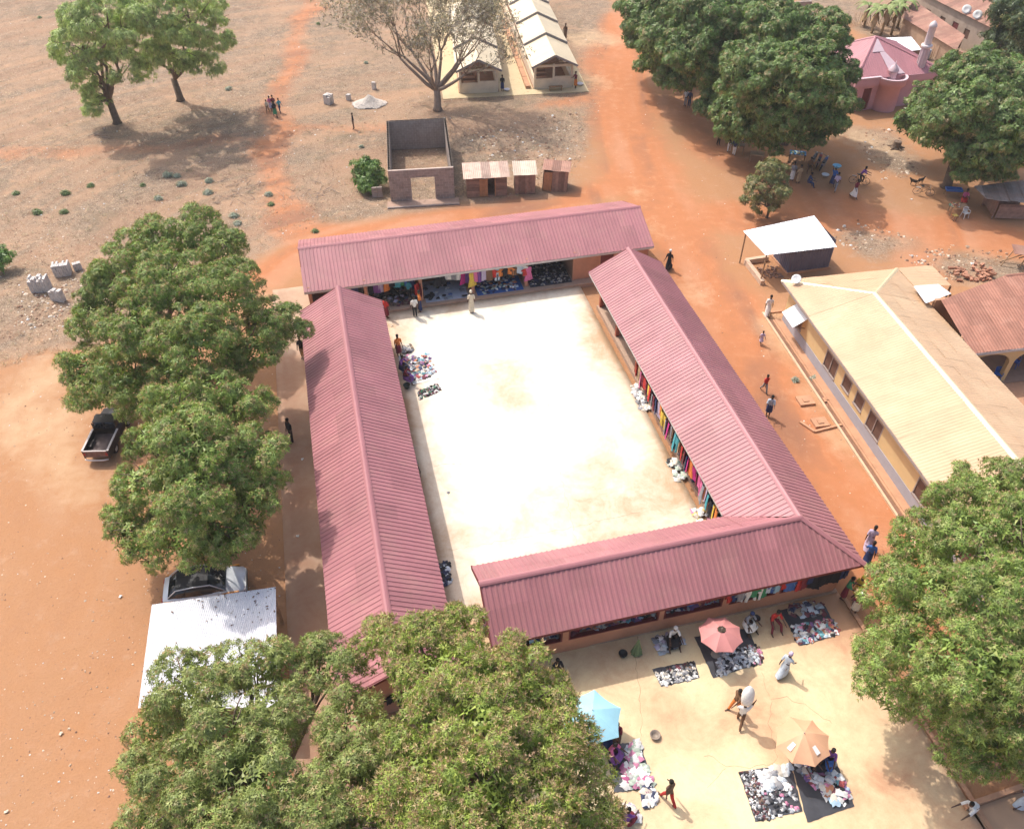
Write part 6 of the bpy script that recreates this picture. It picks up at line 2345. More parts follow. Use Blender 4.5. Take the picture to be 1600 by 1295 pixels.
person('seated person in a maroon patterned dress at the western corner of the southern wing', 752, 985, 60, 'stool', 'maroon', 'lilac', 1.64, skirt=.4, z=SL)
person('person in a purple blouse at the bottom edge beside the white heap', 975, 1292, 60, 'sit', 'purple', 'maroon', 1.66, skirt=.3, z=SL)
for k, (px, py, top, bot, h) in enumerate(((419, 176, 'cream', 'brown', 1.25), (424, 173, 'pink', 'lilac', 1.45), (429, 173, 'maroon', 'navy', 1.5), (431, 183, 'black', 'green', 1.55), (438, 176, 'teal', 'navy', 1.4))):
    person(['child in a cream top at the left of the walking group', 'girl in a pink top in the walking group on the field path', 'child in maroon in the walking group on the field path', 'tallest child in black and green at the front of the walking group', 'child in teal at the right of the walking group'][k],
           px, py, 270 + 10 * k, 'walk' if k % 2 else 'walk2', top, bot, h, skirt=.55 if k in (1, 3) else None, group='children on the field path')
person('slender person in dark clothes standing left of the roofless building', 553, 202, 200, 'stand', 'black', 'brown', 1.5)
person('woman in a long brown dress right of the cream sheds', 883, 62, 240, 'stand', 'brown', 'brown', 1.7, 'scarf', 'brown', skirt=.85)
person('woman in dark clothes beside the left cream shed', 785, 143, 270, 'hold', 'black', 'navy', 1.62, skirt=.7)
person('woman in an orange wrap beside the right cream shed', 899, 138, 230, 'hold', 'maroon', 'orange', 1.64, skirt=.7)
person('man in a grey-blue shirt at the roadside under the dark mango trees', 1070, 166, 240, 'stand', 'paleblue', 'grey', 1.7)
person('person in navy at the roadside beside the man in grey-blue', 1076, 168, 260, 'stand', 'navy', 'navy', 1.68)
person('person in dark brown at the roadside table under the mango tree', 1122, 227, 300, 'hold', 'brown', 'black', 1.68)
person('man in a black top and white trousers at the roadside table', 1138, 238, 100, 'stand', 'black', 'white', 1.68)
person('second man in black and white beside the roadside table, nearer the camera', 1146, 243, 60, 'stand', 'navy', 'white', 1.66)
person('woman in pink behind the roadside table', 1160, 226, 250, 'hold', 'pink', 'lilac', 1.62, skirt=.7)
person('woman in a black and white patterned dress behind the small sparse tree', 1236, 283, 80, 'stand', 'grey', 'white', 1.66, skirt=.8)
person('woman in a tan dress beside the one in black and white', 1246, 287, 110, 'stand', 'tan', 'tan', 1.62, skirt=.75)
person('person in navy crouching beside a heap in the tree shade', 1260, 293, 0, 'sit', 'navy', 'navy', 1.66)
pb_ = person('woman in blue with a basin on her head by the roadside', 1299, 290, 270, 'carry', 'blue', 'navy', 1.66, skirt=.7)
person('man in pale clothes in front of the basin carrier', 1304, 298, 240, 'walk', 'lilac', 'grey', 1.64)
person('woman in a maroon top and white skirt in the sun by the road', 1333, 309, 290, 'walk', 'maroon', 'white', 1.66, skirt=.75)
pr_ = person('cyclist in a purple shirt in the tree shade', 1340, 288, 340, 'ride', 'purple', 'black', 1.68)
person('seller in brown seated behind the blue roadside table', 1262, 268, 270, 'stool', 'brown', 'brown', 1.64)
person('seller in a red top seated at the produce table under the right tree', 1503, 318, 260, 'stool', 'pink', 'red', 1.64, skirt=.3)
person('person in a teal top inside the northern clothes stall', 640, 468, 260, 'stand', 'teal', 'black', 1.65, z=.28)
# ------------------------------------------------------------------ goods, umbrellas, vehicles, furniture
TARP = mat('black_tarpaulin', (0.055, 0.056, 0.066), 0.36, 0.25, 1.5, 0.5, 4, 0, .5)
HEAP = mat('mixed_cloth', (1, 1, 1), 0.9, 0.12, 12, 0.2, 30, attr=True, spec=.15)


def tarp(name, label, pts_px, z, m, group=None, sub=14):
    """a wrinkled sheet lying on the floor"""
    P = [at(px, py, z) for px, py in pts_px]
    o0 = P[0]
    n = sub
    v, q = [], []
    rr = np.random.default_rng(int(o0.x * 100) % 1000 + 5)
    for j in range(n + 1):
        for i in range(n + 1):
            s_, t_ = i / n, j / n
            p = P[0].lerp(P[1], s_).lerp(P[3].lerp(P[2], s_), t_)
            edge = min(s_, 1 - s_, t_, 1 - t_)
            zz = .008 + .022 * rr.random() * (1 if edge > .02 else .4)
            jj = .02
            v.append((p.x - o0.x + rr.uniform(-jj, jj), p.y - o0.y + rr.uniform(-jj, jj), zz))
    for j in range(n):
        for i in range(n):
            k = j * (n + 1) + i
            q.append((k, k + 1, k + n + 2, k + n + 1))
    me = np_mesh(name, np.array(v), np.array(q), m, None, True)
    o = link(name, me, None, (o0.x, o0.y, z))
    return tag(o, label, 'tarpaulin', group)


def heap(label, pts_px, z, n, cols, seed, h=.12, size=(.2, .38), name='clothes_heap', cat='clothes', loc_uv=None):
    """crumpled clothes strewn over a quadrilateral: many folded pieces in one pile"""
    rr = np.random.default_rng(seed)
    P = [at(px, py, z) for px, py in pts_px] if loc_uv is None else [uv(a, b_, z) for a, b_ in loc_uv]
    o0 = sum(P, Vector((0, 0, 0))) / 4
    g = 4
    V, Q, C = [], [], []
    cols = [tuple(.72 * q + .28 * sum(PAL[c]) / 3 + .02 for q in PAL[c]) for c in cols]
    for k in range(n):
        s_, t_ = rr.random(), rr.random()
        p = P[0].lerp(P[1], s_).lerp(P[3].lerp(P[2], s_), t_) - o0
        edge = min(s_, 1 - s_, t_, 1 - t_) * 2
        w, l_ = rr.uniform(*size), rr.uniform(*size)
        a = rr.uniform(0, 6.28)
        zc = .02 + h * rr.random() * min(1, edge * 2.5 + .2)
        base = len(V)
        hgt = rr.uniform(.03, .09)
        for j in range(g + 1):
            for i in range(g + 1):
                x, y = (i / g - .5) * w, (j / g - .5) * l_
                r2 = max(abs(i / g - .5), abs(j / g - .5)) * 2
                zz = zc + hgt * (1 - r2 * r2) + rr.uniform(-.022, .022)
                x += rr.uniform(-.38, .38) * w / g
                y += rr.uniform(-.38, .38) * l_ / g
                V.append((p.x + x * math.cos(a) - y * math.sin(a), p.y + x * math.sin(a) + y * math.cos(a), max(.012, zz)))
        c = np.array(cols[rr.integers(0, len(cols))]) * rr.uniform(.7, 1.2)
        c2 = c * rr.uniform(.55, 1.3) if rr.random() < .35 else c
        C += [c if (i_ // 2) % 2 else c2 for i_ in range((g + 1) ** 2)]
        for j in range(g):
            for i in range(g):
                q = base + j * (g + 1) + i
                Q.append((q, q + 1, q + g + 2, q + g + 1))
    o = link(name, np_mesh(name, np.array(V), np.array(Q), HEAP, np.array(C), True), None, (o0.x, o0.y, z))
    return tag(o, label, cat, kind='stuff')


Z1 = .104
MIX = ['white', 'white', 'paleblue', 'navy', 'pink', 'red', 'black', 'sky', 'orange', 'purple', 'grey', 'cream', 'teal', 'maroon']
SHOES = ['black', 'grey', 'black', 'white', 'brown', 'maroon', 'grey', 'black']
WHT = ['white', 'white', 'white', 'paleblue', 'cream', 'grey']
tarp('tarpaulin', 'left half of the big black tarpaulin under the orange umbrella, loaded with shoes', ((1154, 1205), (1236, 1194), (1254, 1267), (1180, 1283)), Z1, TARP, 'black tarpaulins on the plaza')
tarp('tarpaulin', 'right half of the big black tarpaulin, wrinkled and partly bare', ((1237, 1194), (1306, 1187), (1335, 1259), (1261, 1285)), Z1 + .004, TARP, 'black tarpaulins on the plaza')
heap('small shoes in dark tones along the left end of the big tarpaulin', ((1157, 1207), (1178, 1204), (1204, 1278), (1182, 1282)), Z1, 330, SHOES, 1, .05, (.08, .17), 'shoe_heap', 'shoes')
heap('white clothes in the middle of the big tarpaulin', ((1180, 1204), (1232, 1197), (1238, 1230), (1196, 1236)), Z1, 48, WHT, 2, .16)
heap('grey and black small clothes on the lower left of the big tarpaulin', ((1182, 1225), (1236, 1222), (1250, 1265), (1200, 1280)), Z1, 75, ['grey', 'black', 'white', 'paleblue', 'pink', 'grey'], 3, .08, (.08, .2))
heap('multicoloured clothes on the right end of the big tarpaulin', ((1244, 1196), (1304, 1190), (1328, 1250), (1304, 1256)), Z1 + .004, 100, MIX + ['white', 'white', 'pink'], 4, .2)
tarp('tarpaulin', 'black tarpaulin near the right corner of the southern wing with clothes along its edges', ((1218, 953), (1287, 942), (1312, 991), (1250, 1009)), Z1, TARP, 'black tarpaulins on the plaza')
heap('coloured and white clothes along the near edge of the corner tarpaulin', ((1234, 978), (1300, 968), (1311, 988), (1250, 1007)), Z1, 150, MIX + ['white', 'red'], 5, .1, (.12, .28))
heap('dark red and denim clothes at the back of the corner tarpaulin', ((1232, 948), (1284, 940), (1292, 958), (1240, 964)), Z1, 50, ['maroon', 'navy', 'grey', 'paleblue', 'navy', 'tan', 'maroon'], 6, .16)
tarp('tarpaulin', 'black tarpaulin under the pink umbrella', ((1085, 995), (1168, 981), (1193, 1035), (1114, 1059)), Z1, TARP, 'black tarpaulins on the plaza')
heap('grey-white shoes on the tarpaulin under the pink umbrella', ((1122, 1022), (1176, 1010), (1190, 1034), (1120, 1056)), Z1, 260, ['grey', 'paleblue', 'white', 'black', 'grey', 'paleblue'], 7, .08, (.1, .24), 'shoe_heap', 'shoes')
heap('pink and brown shoes at the right end of the pink umbrella tarpaulin', ((1166, 1010), (1184, 1006), (1194, 1034), (1176, 1040)), Z1, 70, ['pink', 'brown', 'white', 'maroon', 'black'], 8, .05, (.08, .16), 'shoe_heap', 'shoes')
tarp('tarpaulin', 'small dark tarpaulin with white shoes left of the pink umbrella', ((1019, 1045), (1085, 1032), (1093, 1059), (1033, 1073)), Z1, TARP, 'black tarpaulins on the plaza')
heap('rows of white shoes on the small dark tarpaulin', ((1024, 1052), (1084, 1042), (1091, 1058), (1034, 1071)), Z1, 150, ['white', 'white', 'cream', 'black', 'grey'], 9, .05, (.1, .22), 'shoe_heap', 'shoes')
heap('maroon and dark shoes at the back of the small dark tarpaulin', ((1040, 1043), (1082, 1034), (1086, 1045), (1046, 1052)), Z1, 50, ['maroon', 'brown', 'grey', 'black'], 10, .04, (.1, .2), 'shoe_heap', 'shoes')
tarp('tarpaulin', 'dark tarpaulin below the blue umbrella with white and pink clothes', ((945, 1164), (1000, 1158), (1021, 1231), (960, 1238)), Z1, TARP, 'black tarpaulins on the plaza')
heap('white and green clothes at the right of the blue umbrella tarpaulin', ((978, 1164), (999, 1160), (1004, 1190), (982, 1192)), Z1, 50, ['white', 'white', 'palegreen', 'paleblue', 'pink'], 11, .15)
heap('white, pink and magenta clothes on the lower part of the blue umbrella tarpaulin', ((975, 1196), (1008, 1196), (1019, 1228), (976, 1232)), Z1, 70, ['white', 'white', 'pink', 'magenta', 'palegreen', 'white'], 12, .15)
heap('white sheets and clothes spilling off the tarpaulin onto the plaza', ((1000, 1228), (1020, 1226), (1026, 1252), (1008, 1262)), Z1, 40, ['white', 'white', 'cream', 'pink', 'navy'], 13, .12)
heap('white clothes heap at the bottom edge beside the mango tree', ((968, 1260), (990, 1262), (998, 1282), (966, 1286)), Z1, 45, ['white', 'white', 'cream', 'lilac'], 14, .25)
heap('striped and grey clothes heaps beside the seated vendor at the southern wall', ((1022, 1000), (1058, 990), (1068, 1008), (1034, 1022)), Z1, 70, ['grey', 'lilac', 'white', 'black', 'paleblue', 'grey'], 15, .2)
tarp('cloth_sheet', 'white cloth spread in the courtyard beside the western building', ((622, 556), (672, 549), (687, 592), (634, 603)), Z1, mat('white_sheet', (.62, .6, .55), .85, .08, 2, .3, 8))
heap('multicoloured clothes on the white cloth in the courtyard', ((626, 558), (672, 553), (682, 586), (634, 600)), Z1, 190, MIX + ['black', 'tan', 'sky', 'white'], 16, .1, (.12, .3))
heap('dark shoes laid out in a slanting patch on the courtyard', ((652, 612), (682, 600), (690, 610), (656, 624)), Z1, 110, ['black', 'black', 'grey', 'maroon', 'white', 'green'], 17, .05, (.1, .2), 'shoe_heap', 'shoes')
heap('small pile of bags by the vendor in orange in the courtyard', ((628, 543), (642, 540), (644, 550), (630, 554)), Z1, 22, ['grey', 'tan', 'cream', 'brown'], 18, .25)
tarp('tarpaulin', 'narrow dark mat with clothes beside the western building eave', ((685, 880), (700, 878), (704, 912), (690, 916)), Z1, TARP)
heap('dark denim clothes on the narrow mat by the western building', ((686, 882), (700, 880), (703, 910), (691, 914)), Z1, 45, ['navy', 'black', 'black', 'paleblue', 'navy'], 19, .06)
# goods on the floor of the northern stalls
ZN = .284


def tarp_uv(label, u0_, u1_, va, vb, z, m):
    P = [uv(u0_, va, z), uv(u1_, va, z), uv(u1_, vb, z), uv(u0_, vb, z)]
    mb = MB()
    o0 = P[0]
    mb.add([p - o0 + Vector((0, 0, .01)) for p in P] + [p - o0 for p in P], [(0, 1, 2, 3), (0, 4, 5, 1), (1, 5, 6, 2), (2, 6, 7, 3), (3, 7, 4, 0)])
    o = mb.build('floor_sheet', m, None, loc=o0)
    return tag(o, label, 'sheet')


tarp_uv('pale blue sheet on the floor of a northern stall', 5.3, 8.3, 47.6, 50.2, ZN, mat('pale_sheet', (.45, .48, .54), .8, .1, 3, .2))
heap('few dark and blue clothes on the pale sheet in the northern stall', None, ZN + .01, 34, ['black', 'grey', 'paleblue', 'black', 'blue', 'white'], 20, .1, loc_uv=((5.4, 47.7), (8.2, 47.7), (8.2, 49.8), (5.4, 49.8)))
tarp_uv('bright blue sheet on the floor of the middle northern stall', 8.95, 12.3, 47.6, 50.6, ZN, mat('blue_sheet', (.05, .13, .36), .6, .15, 3, .2))
heap('grey, white and orange clothes on the blue sheet in the northern stall', None, ZN + .01, 120, ['grey', 'paleblue', 'white', 'navy', 'orange', 'black', 'palegreen', 'paleblue'], 21, .1, (.12, .3), loc_uv=((9.1, 47.7), (11.9, 47.7), (11.9, 49.6), (9.1, 49.6)))
tarp_uv('black sheet on the floor of the right northern stall', 12.8, 15.9, 47.7, 50.6, ZN, TARP)
heap('black shoes with pale flecks covering the floor of the right northern stall', None, ZN + .01, 420, ['black', 'black', 'grey', 'black', 'cream', 'navy'], 22, .1, (.1, .22), 'shoe_heap', 'shoes', loc_uv=((12.9, 47.8), (15.8, 47.8), (15.8, 50.4), (12.9, 50.4)))
heap('dark clothes and small goods on the floor of the left northern stall', None, ZN, 130, ['black', 'navy', 'brown', 'maroon', 'lilac', 'black'], 23, .2, loc_uv=((1.6, 47.7), (4.8, 47.7), (4.8, 49.8), (1.6, 49.8)))
# goods along the eastern wing
heap('white clothes spread on the courtyard edge of the eastern wing', None, Z1, 40, ['white', 'white', 'grey', 'cream'], 24, .1, loc_uv=((16.15, 33.9), (16.72, 33.9), (16.72, 36.2), (16.15, 36.2)))
heap('white and green clothes by the middle of the eastern wing', None, Z1, 34, ['white', 'cream', 'palegreen', 'black', 'white'], 25, .12, loc_uv=((16.1, 28.0), (16.72, 28.0), (16.72, 29.6), (16.1, 29.6)))
heap('white and pink clothes at the southern end of the eastern wing', None, Z1, 40, ['white', 'white', 'pink', 'yellow', 'cream'], 26, .15, loc_uv=((16.1, 23.4), (16.72, 23.4), (16.72, 26.0), (16.1, 26.0)))
heap('piled clothes on the plinth of the eastern stalls', None, .262, 240, MIX + ['brown', 'black', 'grey'], 27, .35, loc_uv=((16.9, 23.5), (18.2, 23.5), (18.2, 36.0), (16.9, 36.0)))
heap('garments piled on the sill of the southern stall openings', None, 1.06, 200, MIX + ['maroon', 'navy'], 28, .3, loc_uv=((7.4, 19.55), (14.6, 19.58), (14.6, 20.1), (7.4, 20.1)))
heap('pale shirts piled on the sill at the left end of the southern wing', None, 1.06, 40, ['paleblue', 'white', 'black', 'grey', 'navy'], 29, .2, loc_uv=((4.7, 19.55), (6.8, 19.58), (6.8, 20.1), (4.7, 20.1)))


# hanging garments: shaped double-sided clothes, each its own thing
def garment_mesh(kind, seed):
    rr = random.Random(seed)
    if kind == 'shirt':
        prof = [(.0, .17), (-.05, .24), (-.12, .40), (-.22, .40), (-.24, .26), (-.45, .24), (-.66, .26)]
    elif kind == 'dress':
        prof = [(.0, .14), (-.06, .2), (-.2, .2), (-.4, .18), (-.7, .26), (-1.05, .34)]
    elif kind == 'trousers':
        prof = [(.0, .19), (-.25, .22), (-.5, .2), (-.75, .18), (-1.0, .18)]
    else:
        prof = [(.0, .26), (-.3, .25), (-.6, .27), (-.9, .26)]
    n = 8
    V, F = [], []
    for side in (1, -1):
        for z, w in prof:
            for i in range(n + 1):
                s_ = i / n * 2 - 1
                th = .035 * (1 - s_ * s_) + .012
                fold = .022 * math.sin(s_ * 9 + seed) * (1 - z * -.0)
                gap = 0
                if kind == 'trousers' and z < -.3 and abs(s_) < .18: th = .002
                V.append((s_ * w, side * th + fold, z + rr.uniform(-.01, .01)))
    m_ = len(prof)
    for sd in (0, 1):
        b0 = sd * m_ * (n + 1)
        for j in range(m_ - 1):
            for i in range(n):
                a = b0 + j * (n + 1) + i
                if kind == 'trousers' and j >= 1 and i in (n // 2 - 1, n // 2) and j > 1: continue
                F.append((a, a + 1, a + n + 2, a + n + 1) if sd else (a, a + n + 1, a + n + 2, a + 1))
    me = MB()
    me.v, me.f = V, F
    return me.mesh('garment_' + kind, None, True)


GM = {(k, s): garment_mesh(k, s) for k in ('shirt', 'dress', 'trousers', 'wrap') for s in (1, 2)}
KN = {'shirt': 'shirt', 'dress': 'dress', 'trousers': 'pair of trousers', 'wrap': 'cloth'}
CN = dict(paleblue='pale blue', palegreen='pale green', sky='light blue', lilac='lilac')
ROWS = {}


def hang_row(where, items, start, step, z, facing, group, jitter=.05):
    """items: list of (colour, kind); start/step plan vectors in market uv; facing: local rotation"""
    n = len(items)
    for k, (c, kd) in enumerate(items):
        p = uv(start[0] + step[0] * k + random.uniform(-jitter, jitter) * 0.3, start[1] + step[1] * k, z + random.uniform(-jitter, jitter))
        me = GM[(kd, 1 + k % 2)]
        o = link({'shirt': 'hanging_shirt', 'dress': 'hanging_dress', 'trousers': 'hanging_trousers', 'wrap': 'hanging_cloth'}[kd], me, None, p, (random.uniform(-.06, .06), random.uniform(-.05, .05), TH + facing + random.uniform(-.5, .5)))
        if len(me.materials) == 0: me.materials.append(cloth(PAL[c]))
        o.material_slots[0].link = 'OBJECT'
        o.material_slots[0].material = cloth(PAL[c])
        s_ = random.uniform(.85, 1.1)
        o.scale = (s_, s_, s_)
        tag(o, '%s %s hanging %s from the %s' % (CN.get(c, c), KN[kd], ORD[k], where), 'garment', group)


def rnd_items(n, cols, seed, kinds=('shirt', 'dress', 'wrap', 'shirt', 'trousers')):
    rr = random.Random(seed)
    return [(rr.choice(cols), rr.choice(kinds)) for _ in range(n)]


hang_row('north end of the eastern rail', rnd_items(38, ['maroon', 'black', 'pink', 'magenta', 'grey', 'navy', 'brown', 'red', 'orange', 'lilac', 'purple', 'tan', 'yellow', 'teal', 'white', 'maroon', 'grey'], 3, ('dress', 'wrap', 'dress', 'trousers')), (16.42, 35.9), (0, -.327), 2.1, R(70), 'garments along the eastern wing', .16)
hang_row('left end of the first southern opening', [('white', 'shirt'), ('paleblue', 'shirt'), ('sky', 'wrap'), ('black', 'shirt'), ('paleblue', 'shirt'), ('white', 'shirt')], (4.9, 19.62), (.38, .003), 2.0, 0, 'garments in the southern openings')
hang_row('left end of the second southern opening', rnd_items(11, ['maroon', 'grey', 'white', 'brown', 'green', 'red', 'black', 'tan', 'orange', 'maroon'], 5, ('shirt', 'wrap')), (7.55, 19.62), (.38, .003), 2.0, 0, 'garments in the southern openings')
hang_row('left end of the third southern opening', [('lilac', 'wrap'), ('yellow', 'shirt'), ('maroon', 'shirt'), ('blue', 'wrap'), ('brown', 'shirt'), ('maroon', 'wrap'), ('brown', 'shirt')], (12.05, 19.62), (.38, .003), 2.0, 0, 'garments in the southern openings')
hang_row('left end of the outer rail', [('red', 'shirt'), ('navy', 'shirt'), ('grey', 'shirt'), ('white', 'trousers'), ('green', 'shirt'), ('white', 'trousers'), ('green', 'wrap'), ('paleblue', 'shirt'), ('blue', 'shirt'), ('sky', 'shirt'), ('red', 'shirt'), ('blue', 'shirt'), ('white', 'shirt'), ('red', 'wrap'), ('maroon', 'wrap')], (14.9, 19.16), (.27, .002), 2.25, 0, 'garments on the outer southern rail')
hang_row('left of the southern corner rail', rnd_items(12, ['black', 'black', 'black', 'navy', 'black'], 9, ('trousers', 'dress', 'wrap')), (18.95, 19.18), (.17, .002), 2.4, 0, 'black garments at the southern corner')
hang_row('left end of the left northern stall', [('navy', 'wrap'), ('black', 'wrap'), ('white', 'wrap'), ('black', 'wrap'), ('purple', 'wrap'), ('lilac', 'wrap'), ('orange', 'wrap'), ('black', 'shirt'), ('teal', 'shirt'), ('green', 'shirt'), ('blue', 'shirt'), ('navy', 'dress')], (.6, 48.3), (.36, 0), 2.05, 0, 'garments in the northern stalls')
hang_row('red pillar in the northern stalls', [('red', 'wrap'), ('red', 'wrap'), ('maroon', 'wrap')], (4.75, 47.86), (.13, 0), 1.75, R(60), 'garments in the northern stalls')
hang_row('left end of the pale sheet stall', [('black', 'dress'), ('black', 'dress'), ('white', 'shirt'), ('grey', 'shirt'), ('white', 'shirt'), ('magenta', 'dress'), ('purple', 'dress')], (6.3, 48.35), (.36, 0), 2.05, 0, 'garments in the northern stalls')
hang_row('left end of the blue sheet stall', [('yellow', 'dress'), ('pink', 'wrap'), ('purple', 'wrap'), ('lilac', 'wrap'), ('brown', 'wrap'), ('red', 'shirt'), ('paleblue', 'trousers'), ('orange', 'shirt'), ('black', 'shirt'), ('orange', 'shirt'), ('brown', 'shirt'), ('paleblue', 'shirt'), ('white', 'shirt')], (8.6, 47.95), (.31, 0), 2.05, 0, 'garments in the northern stalls')
hang_row('pillar of the right northern stall', [('red', 'shirt'), ('pink', 'dress')], (12.5, 47.88), (.2, 0), 1.9, 0, 'garments in the northern stalls')
hang_row('left of the western gable wall', [('black', 'shirt'), ('black', 'trousers'), ('navy', 'shirt')], (-.9, 18.15), (.4, 0), 1.6, 0, 'black garments on the western gable')


# umbrellas
def umbrella(label, px, py, z, r, rise, n, col, rot=0.0, tilt=(0, 0), vent=False, patches=()):
    ap = at(px, py, z)
    t = thing('market_umbrella', label, 'umbrella', (ap.x, ap.y, SL), rot, 'market umbrellas')
    m_ = mat('umbrella_' + label.split()[0] + str(px), col, 0.6, 0.06, 2, 0.15, 6, spec=.3)
    H = z - SL
    r0 = r * .2 if vent else 0.0
    for k in range(n):
        a0, a1 = 2 * math.pi * k / n, 2 * math.pi * (k + 1) / n
        mb = MB()
        g = 5
        vs = []
        for j in range(g + 1):
            s_ = r0 / r + (1 - r0 / r) * j / g
            for i in range(g + 1):
                a = a0 + (a1 - a0) * i / g
                u_ = i / g * 2 - 1
                sag = .09 * r * (1 - u_ * u_) * s_ * s_
                chord = math.cos((a1 - a0) / 2) / math.cos((a1 - a0) / 2 * u_)
                rr = r * s_ * chord * (1 - .05 * (1 - u_ * u_) * s_)
                vs.append((rr * math.cos(a), rr * math.sin(a), H - rise * (s_ ** 1.25) - sag * .35))
        fs = [(j * (g + 1) + i, (j + 1) * (g + 1) + i, (j + 1) * (g + 1) + i + 1, j * (g + 1) + i + 1) for j in range(g) for i in range(g)]
        mb.add(vs, fs)
        pn = mb.build('canopy_panel', m_, t, True)
        if k in patches:
            am = (a0 + a1) / 2
            mb = MB()
            q = []
            for s_, da in ((.5, -.16), (.5, .16), (.78, .12), (.78, -.12)):
                rr = r * s_ * .93
                q.append((rr * math.cos(am + da), rr * math.sin(am + da), H - rise * (s_ ** 1.25) + .02))
            mb.add(q, [(0, 1, 2, 3)])
            mb.build('printed_patch', WHITE, pn)
        mb = MB()
        mb.tube([(r0 * math.cos(a0), r0 * math.sin(a0), H - .03 - (rise * .14 if vent else 0)), (r * .6 * math.cos(a0), r * .6 * math.sin(a0), H - rise * .53 - .02), (r * math.cos(a0), r * math.sin(a0), H - rise - .01)], [.008] * 3, 4)
        mb.build('rib', FRAME, t)
    mb = MB()
    mb.tube([(0, 0, 0), (0, 0, H + .06)], [.022, .02], 8)
    mb.build('pole', FRAME, t)
    mb = MB()
    mb.lathe([(0, 0), (.22, 0), (.22, .08), (.05, .12), (.03, .2)], 12)
    mb.build('foot', mat('cement_foot', (.3, .26, .22), .9, .1, 4, .1), t)
    t.rotation_euler = (tilt[0], tilt[1], rot)
    return t


umbrella('light blue market umbrella with pointed corners at the mango tree', 925, 1116, 2.15, 1.35, .55, 6, (.33, .60, .70), R(20), (R(-5), R(3)))
umbrella('faded orange market umbrella over the big tarpaulin', 1266, 1152, 2.2, 1.12, .58, 8, (.62, .35, .21), R(10), (R(-6), R(-4)), patches=(4, 6))
umbrella('pink market umbrella with an open centre beside the southern wing', 1130, 985, 2.1, 1.0, .42, 8, (.52, .215, .20), R(22), (R(-3), 0), vent=True)
fu = thing('folded_umbrella', 'folded green umbrella standing beside the southern wall', 'umbrella', at(994, 1022, SL))
mb = MB()
vs = []
for z, r_ in ((.08, .30), (.35, .24), (.8, .12), (1.25, .03)):
    for k in range(16):
        a = 2 * math.pi * k / 16
        rr = r_ * (1.0 if k % 2 else .72)
        vs.append((rr * math.cos(a), rr * math.sin(a) * .7, z))
mb.add(vs, [(j * 16 + k, j * 16 + (k + 1) % 16, (j + 1) * 16 + (k + 1) % 16, (j + 1) * 16 + k) for j in range(3) for k in range(16)])
mb.build('folded_canopy', mat('green_canvas', (.13, .19, .10), .8, .2, 6, .2), fu)
mb = MB()
mb.tube([(0, 0, 0), (0, 0, 1.4)], .016, 6)
mb.build('pole', FRAME, fu)

# sack on a head, basins
sk = thing('sack', 'bulging white sack carried on a head across the plaza', 'sack', pc.location + Vector((0.02, 0.0, 1.68)), .4)
mb = MB()
mb.lathe([(.02, .0), (.16, .01), (.25, .12), (.29, .34), (.28, .6), (.22, .8), (.13, .92), (.06, .97), (0, 1.0)], 14)
so = mb.build('sack_body', cloth(PAL['white']), sk, True)
so.scale = (1.0, .8, 1.0)
so.rotation_euler = (R(-14), R(6), 0)


def basin(label, loc, col, r_=.28, h=.16):
    t = thing('basin', label, 'basin', loc)
    mb = MB()
    mb.lathe([(0, .02), (r_ * .7, .0), (r_, h), (r_ + .03, h), (r_ + .03, h + .012), (r_ - .01, h + .012), (r_ * .68, .03), (0, .035)], 18)
    mb.build('bowl', mat('basin_%d' % (len(MATS)), col, .4, .05, 3, 0), t, True)
    return t


basin('light blue basin on the head of the woman in blue', pb_.location + Vector((0, 0, 1.66)), (.22, .48, .62), .34)
basin('white basin on the ground beside the left cream shed', at(792, 142, .03), (.7, .68, .72))
basin('white basin beside the woman in orange at the right cream shed', at(906, 133), (.7, .7, .74), .34)
basin('dark basin on the plaza right of the pink umbrella', at(1181, 968, SL), (.05, .04, .04), .16)
basin('black bucket-like basin beside the folded umbrella', at(973, 1024, SL), (.03, .03, .03), .18, .2)
basin('white tub on the ground before the basin carrier', at(1289, 276), (.7, .7, .7), .3, .2)
basin('black cooking pot beside the clothes in the courtyard', at(636, 606, SL), (.03, .05, .04), .2, .25)
basin('grey basin on the plaza left of the orange umbrella tarpaulin', at(1023, 1150, SL), (.25, .2, .16), .0 + .2, .15)


# tables, chairs, stools
def table(label, px, py, w, d, h, rz, col, name='table'):
    t = thing(name, label, 'table', at(px, py), rz)
    m_ = mat('table_%d' % len(MATS), col, .8, .15, 3, .15)
    MB().bx(-w / 2, w / 2, -d / 2, d / 2, h - .05, h).build('table_top', m_, t)
    for x in (-1, 1):
        for y in (-1, 1):
            MB().bx(x * (w / 2 - .06) - .03, x * (w / 2 - .06) + .03, y * (d / 2 - .06) - .03, y * (d / 2 - .06) + .03, 0, h - .05).build('leg', WOOD, t)
    return t


table('bare wooden table at the roadside under the mango tree', 1181, 252, 1.2, .8, .75, R(-15), (.42, .27, .15))
table('wooden table with goods at the roadside, left of the bare one', 1150, 238, 1.3, .7, .8, R(-20), (.3, .2, .12))
table('low wooden table beside the man in brown at the roadside', 1128, 225, .9, .6, .75, R(-25), (.34, .22, .13))
table('blue covered table in the shade behind the sparse small tree', 1244, 252, 1.4, .8, .8, R(-15), (.07, .2, .4))
heap('green and yellow produce on the blue roadside table', ((1238, 236), (1258, 240), (1256, 245), (1236, 241)), .8, 40, ['palegreen', 'yellow', 'green', 'tan'], 31, .08, (.08, .16), 'produce_heap', 'produce')
heap('green vegetables on the roadside table by the men in white trousers', ((1142, 222), (1158, 226), (1156, 232), (1140, 228)), .8, 30, ['palegreen', 'green', 'white', 'yellow'], 32, .08, (.08, .16), 'produce_heap', 'produce')
table('produce table under the right mango tree', 1494, 334, 1.3, .7, .75, R(-8), (.34, .22, .14))
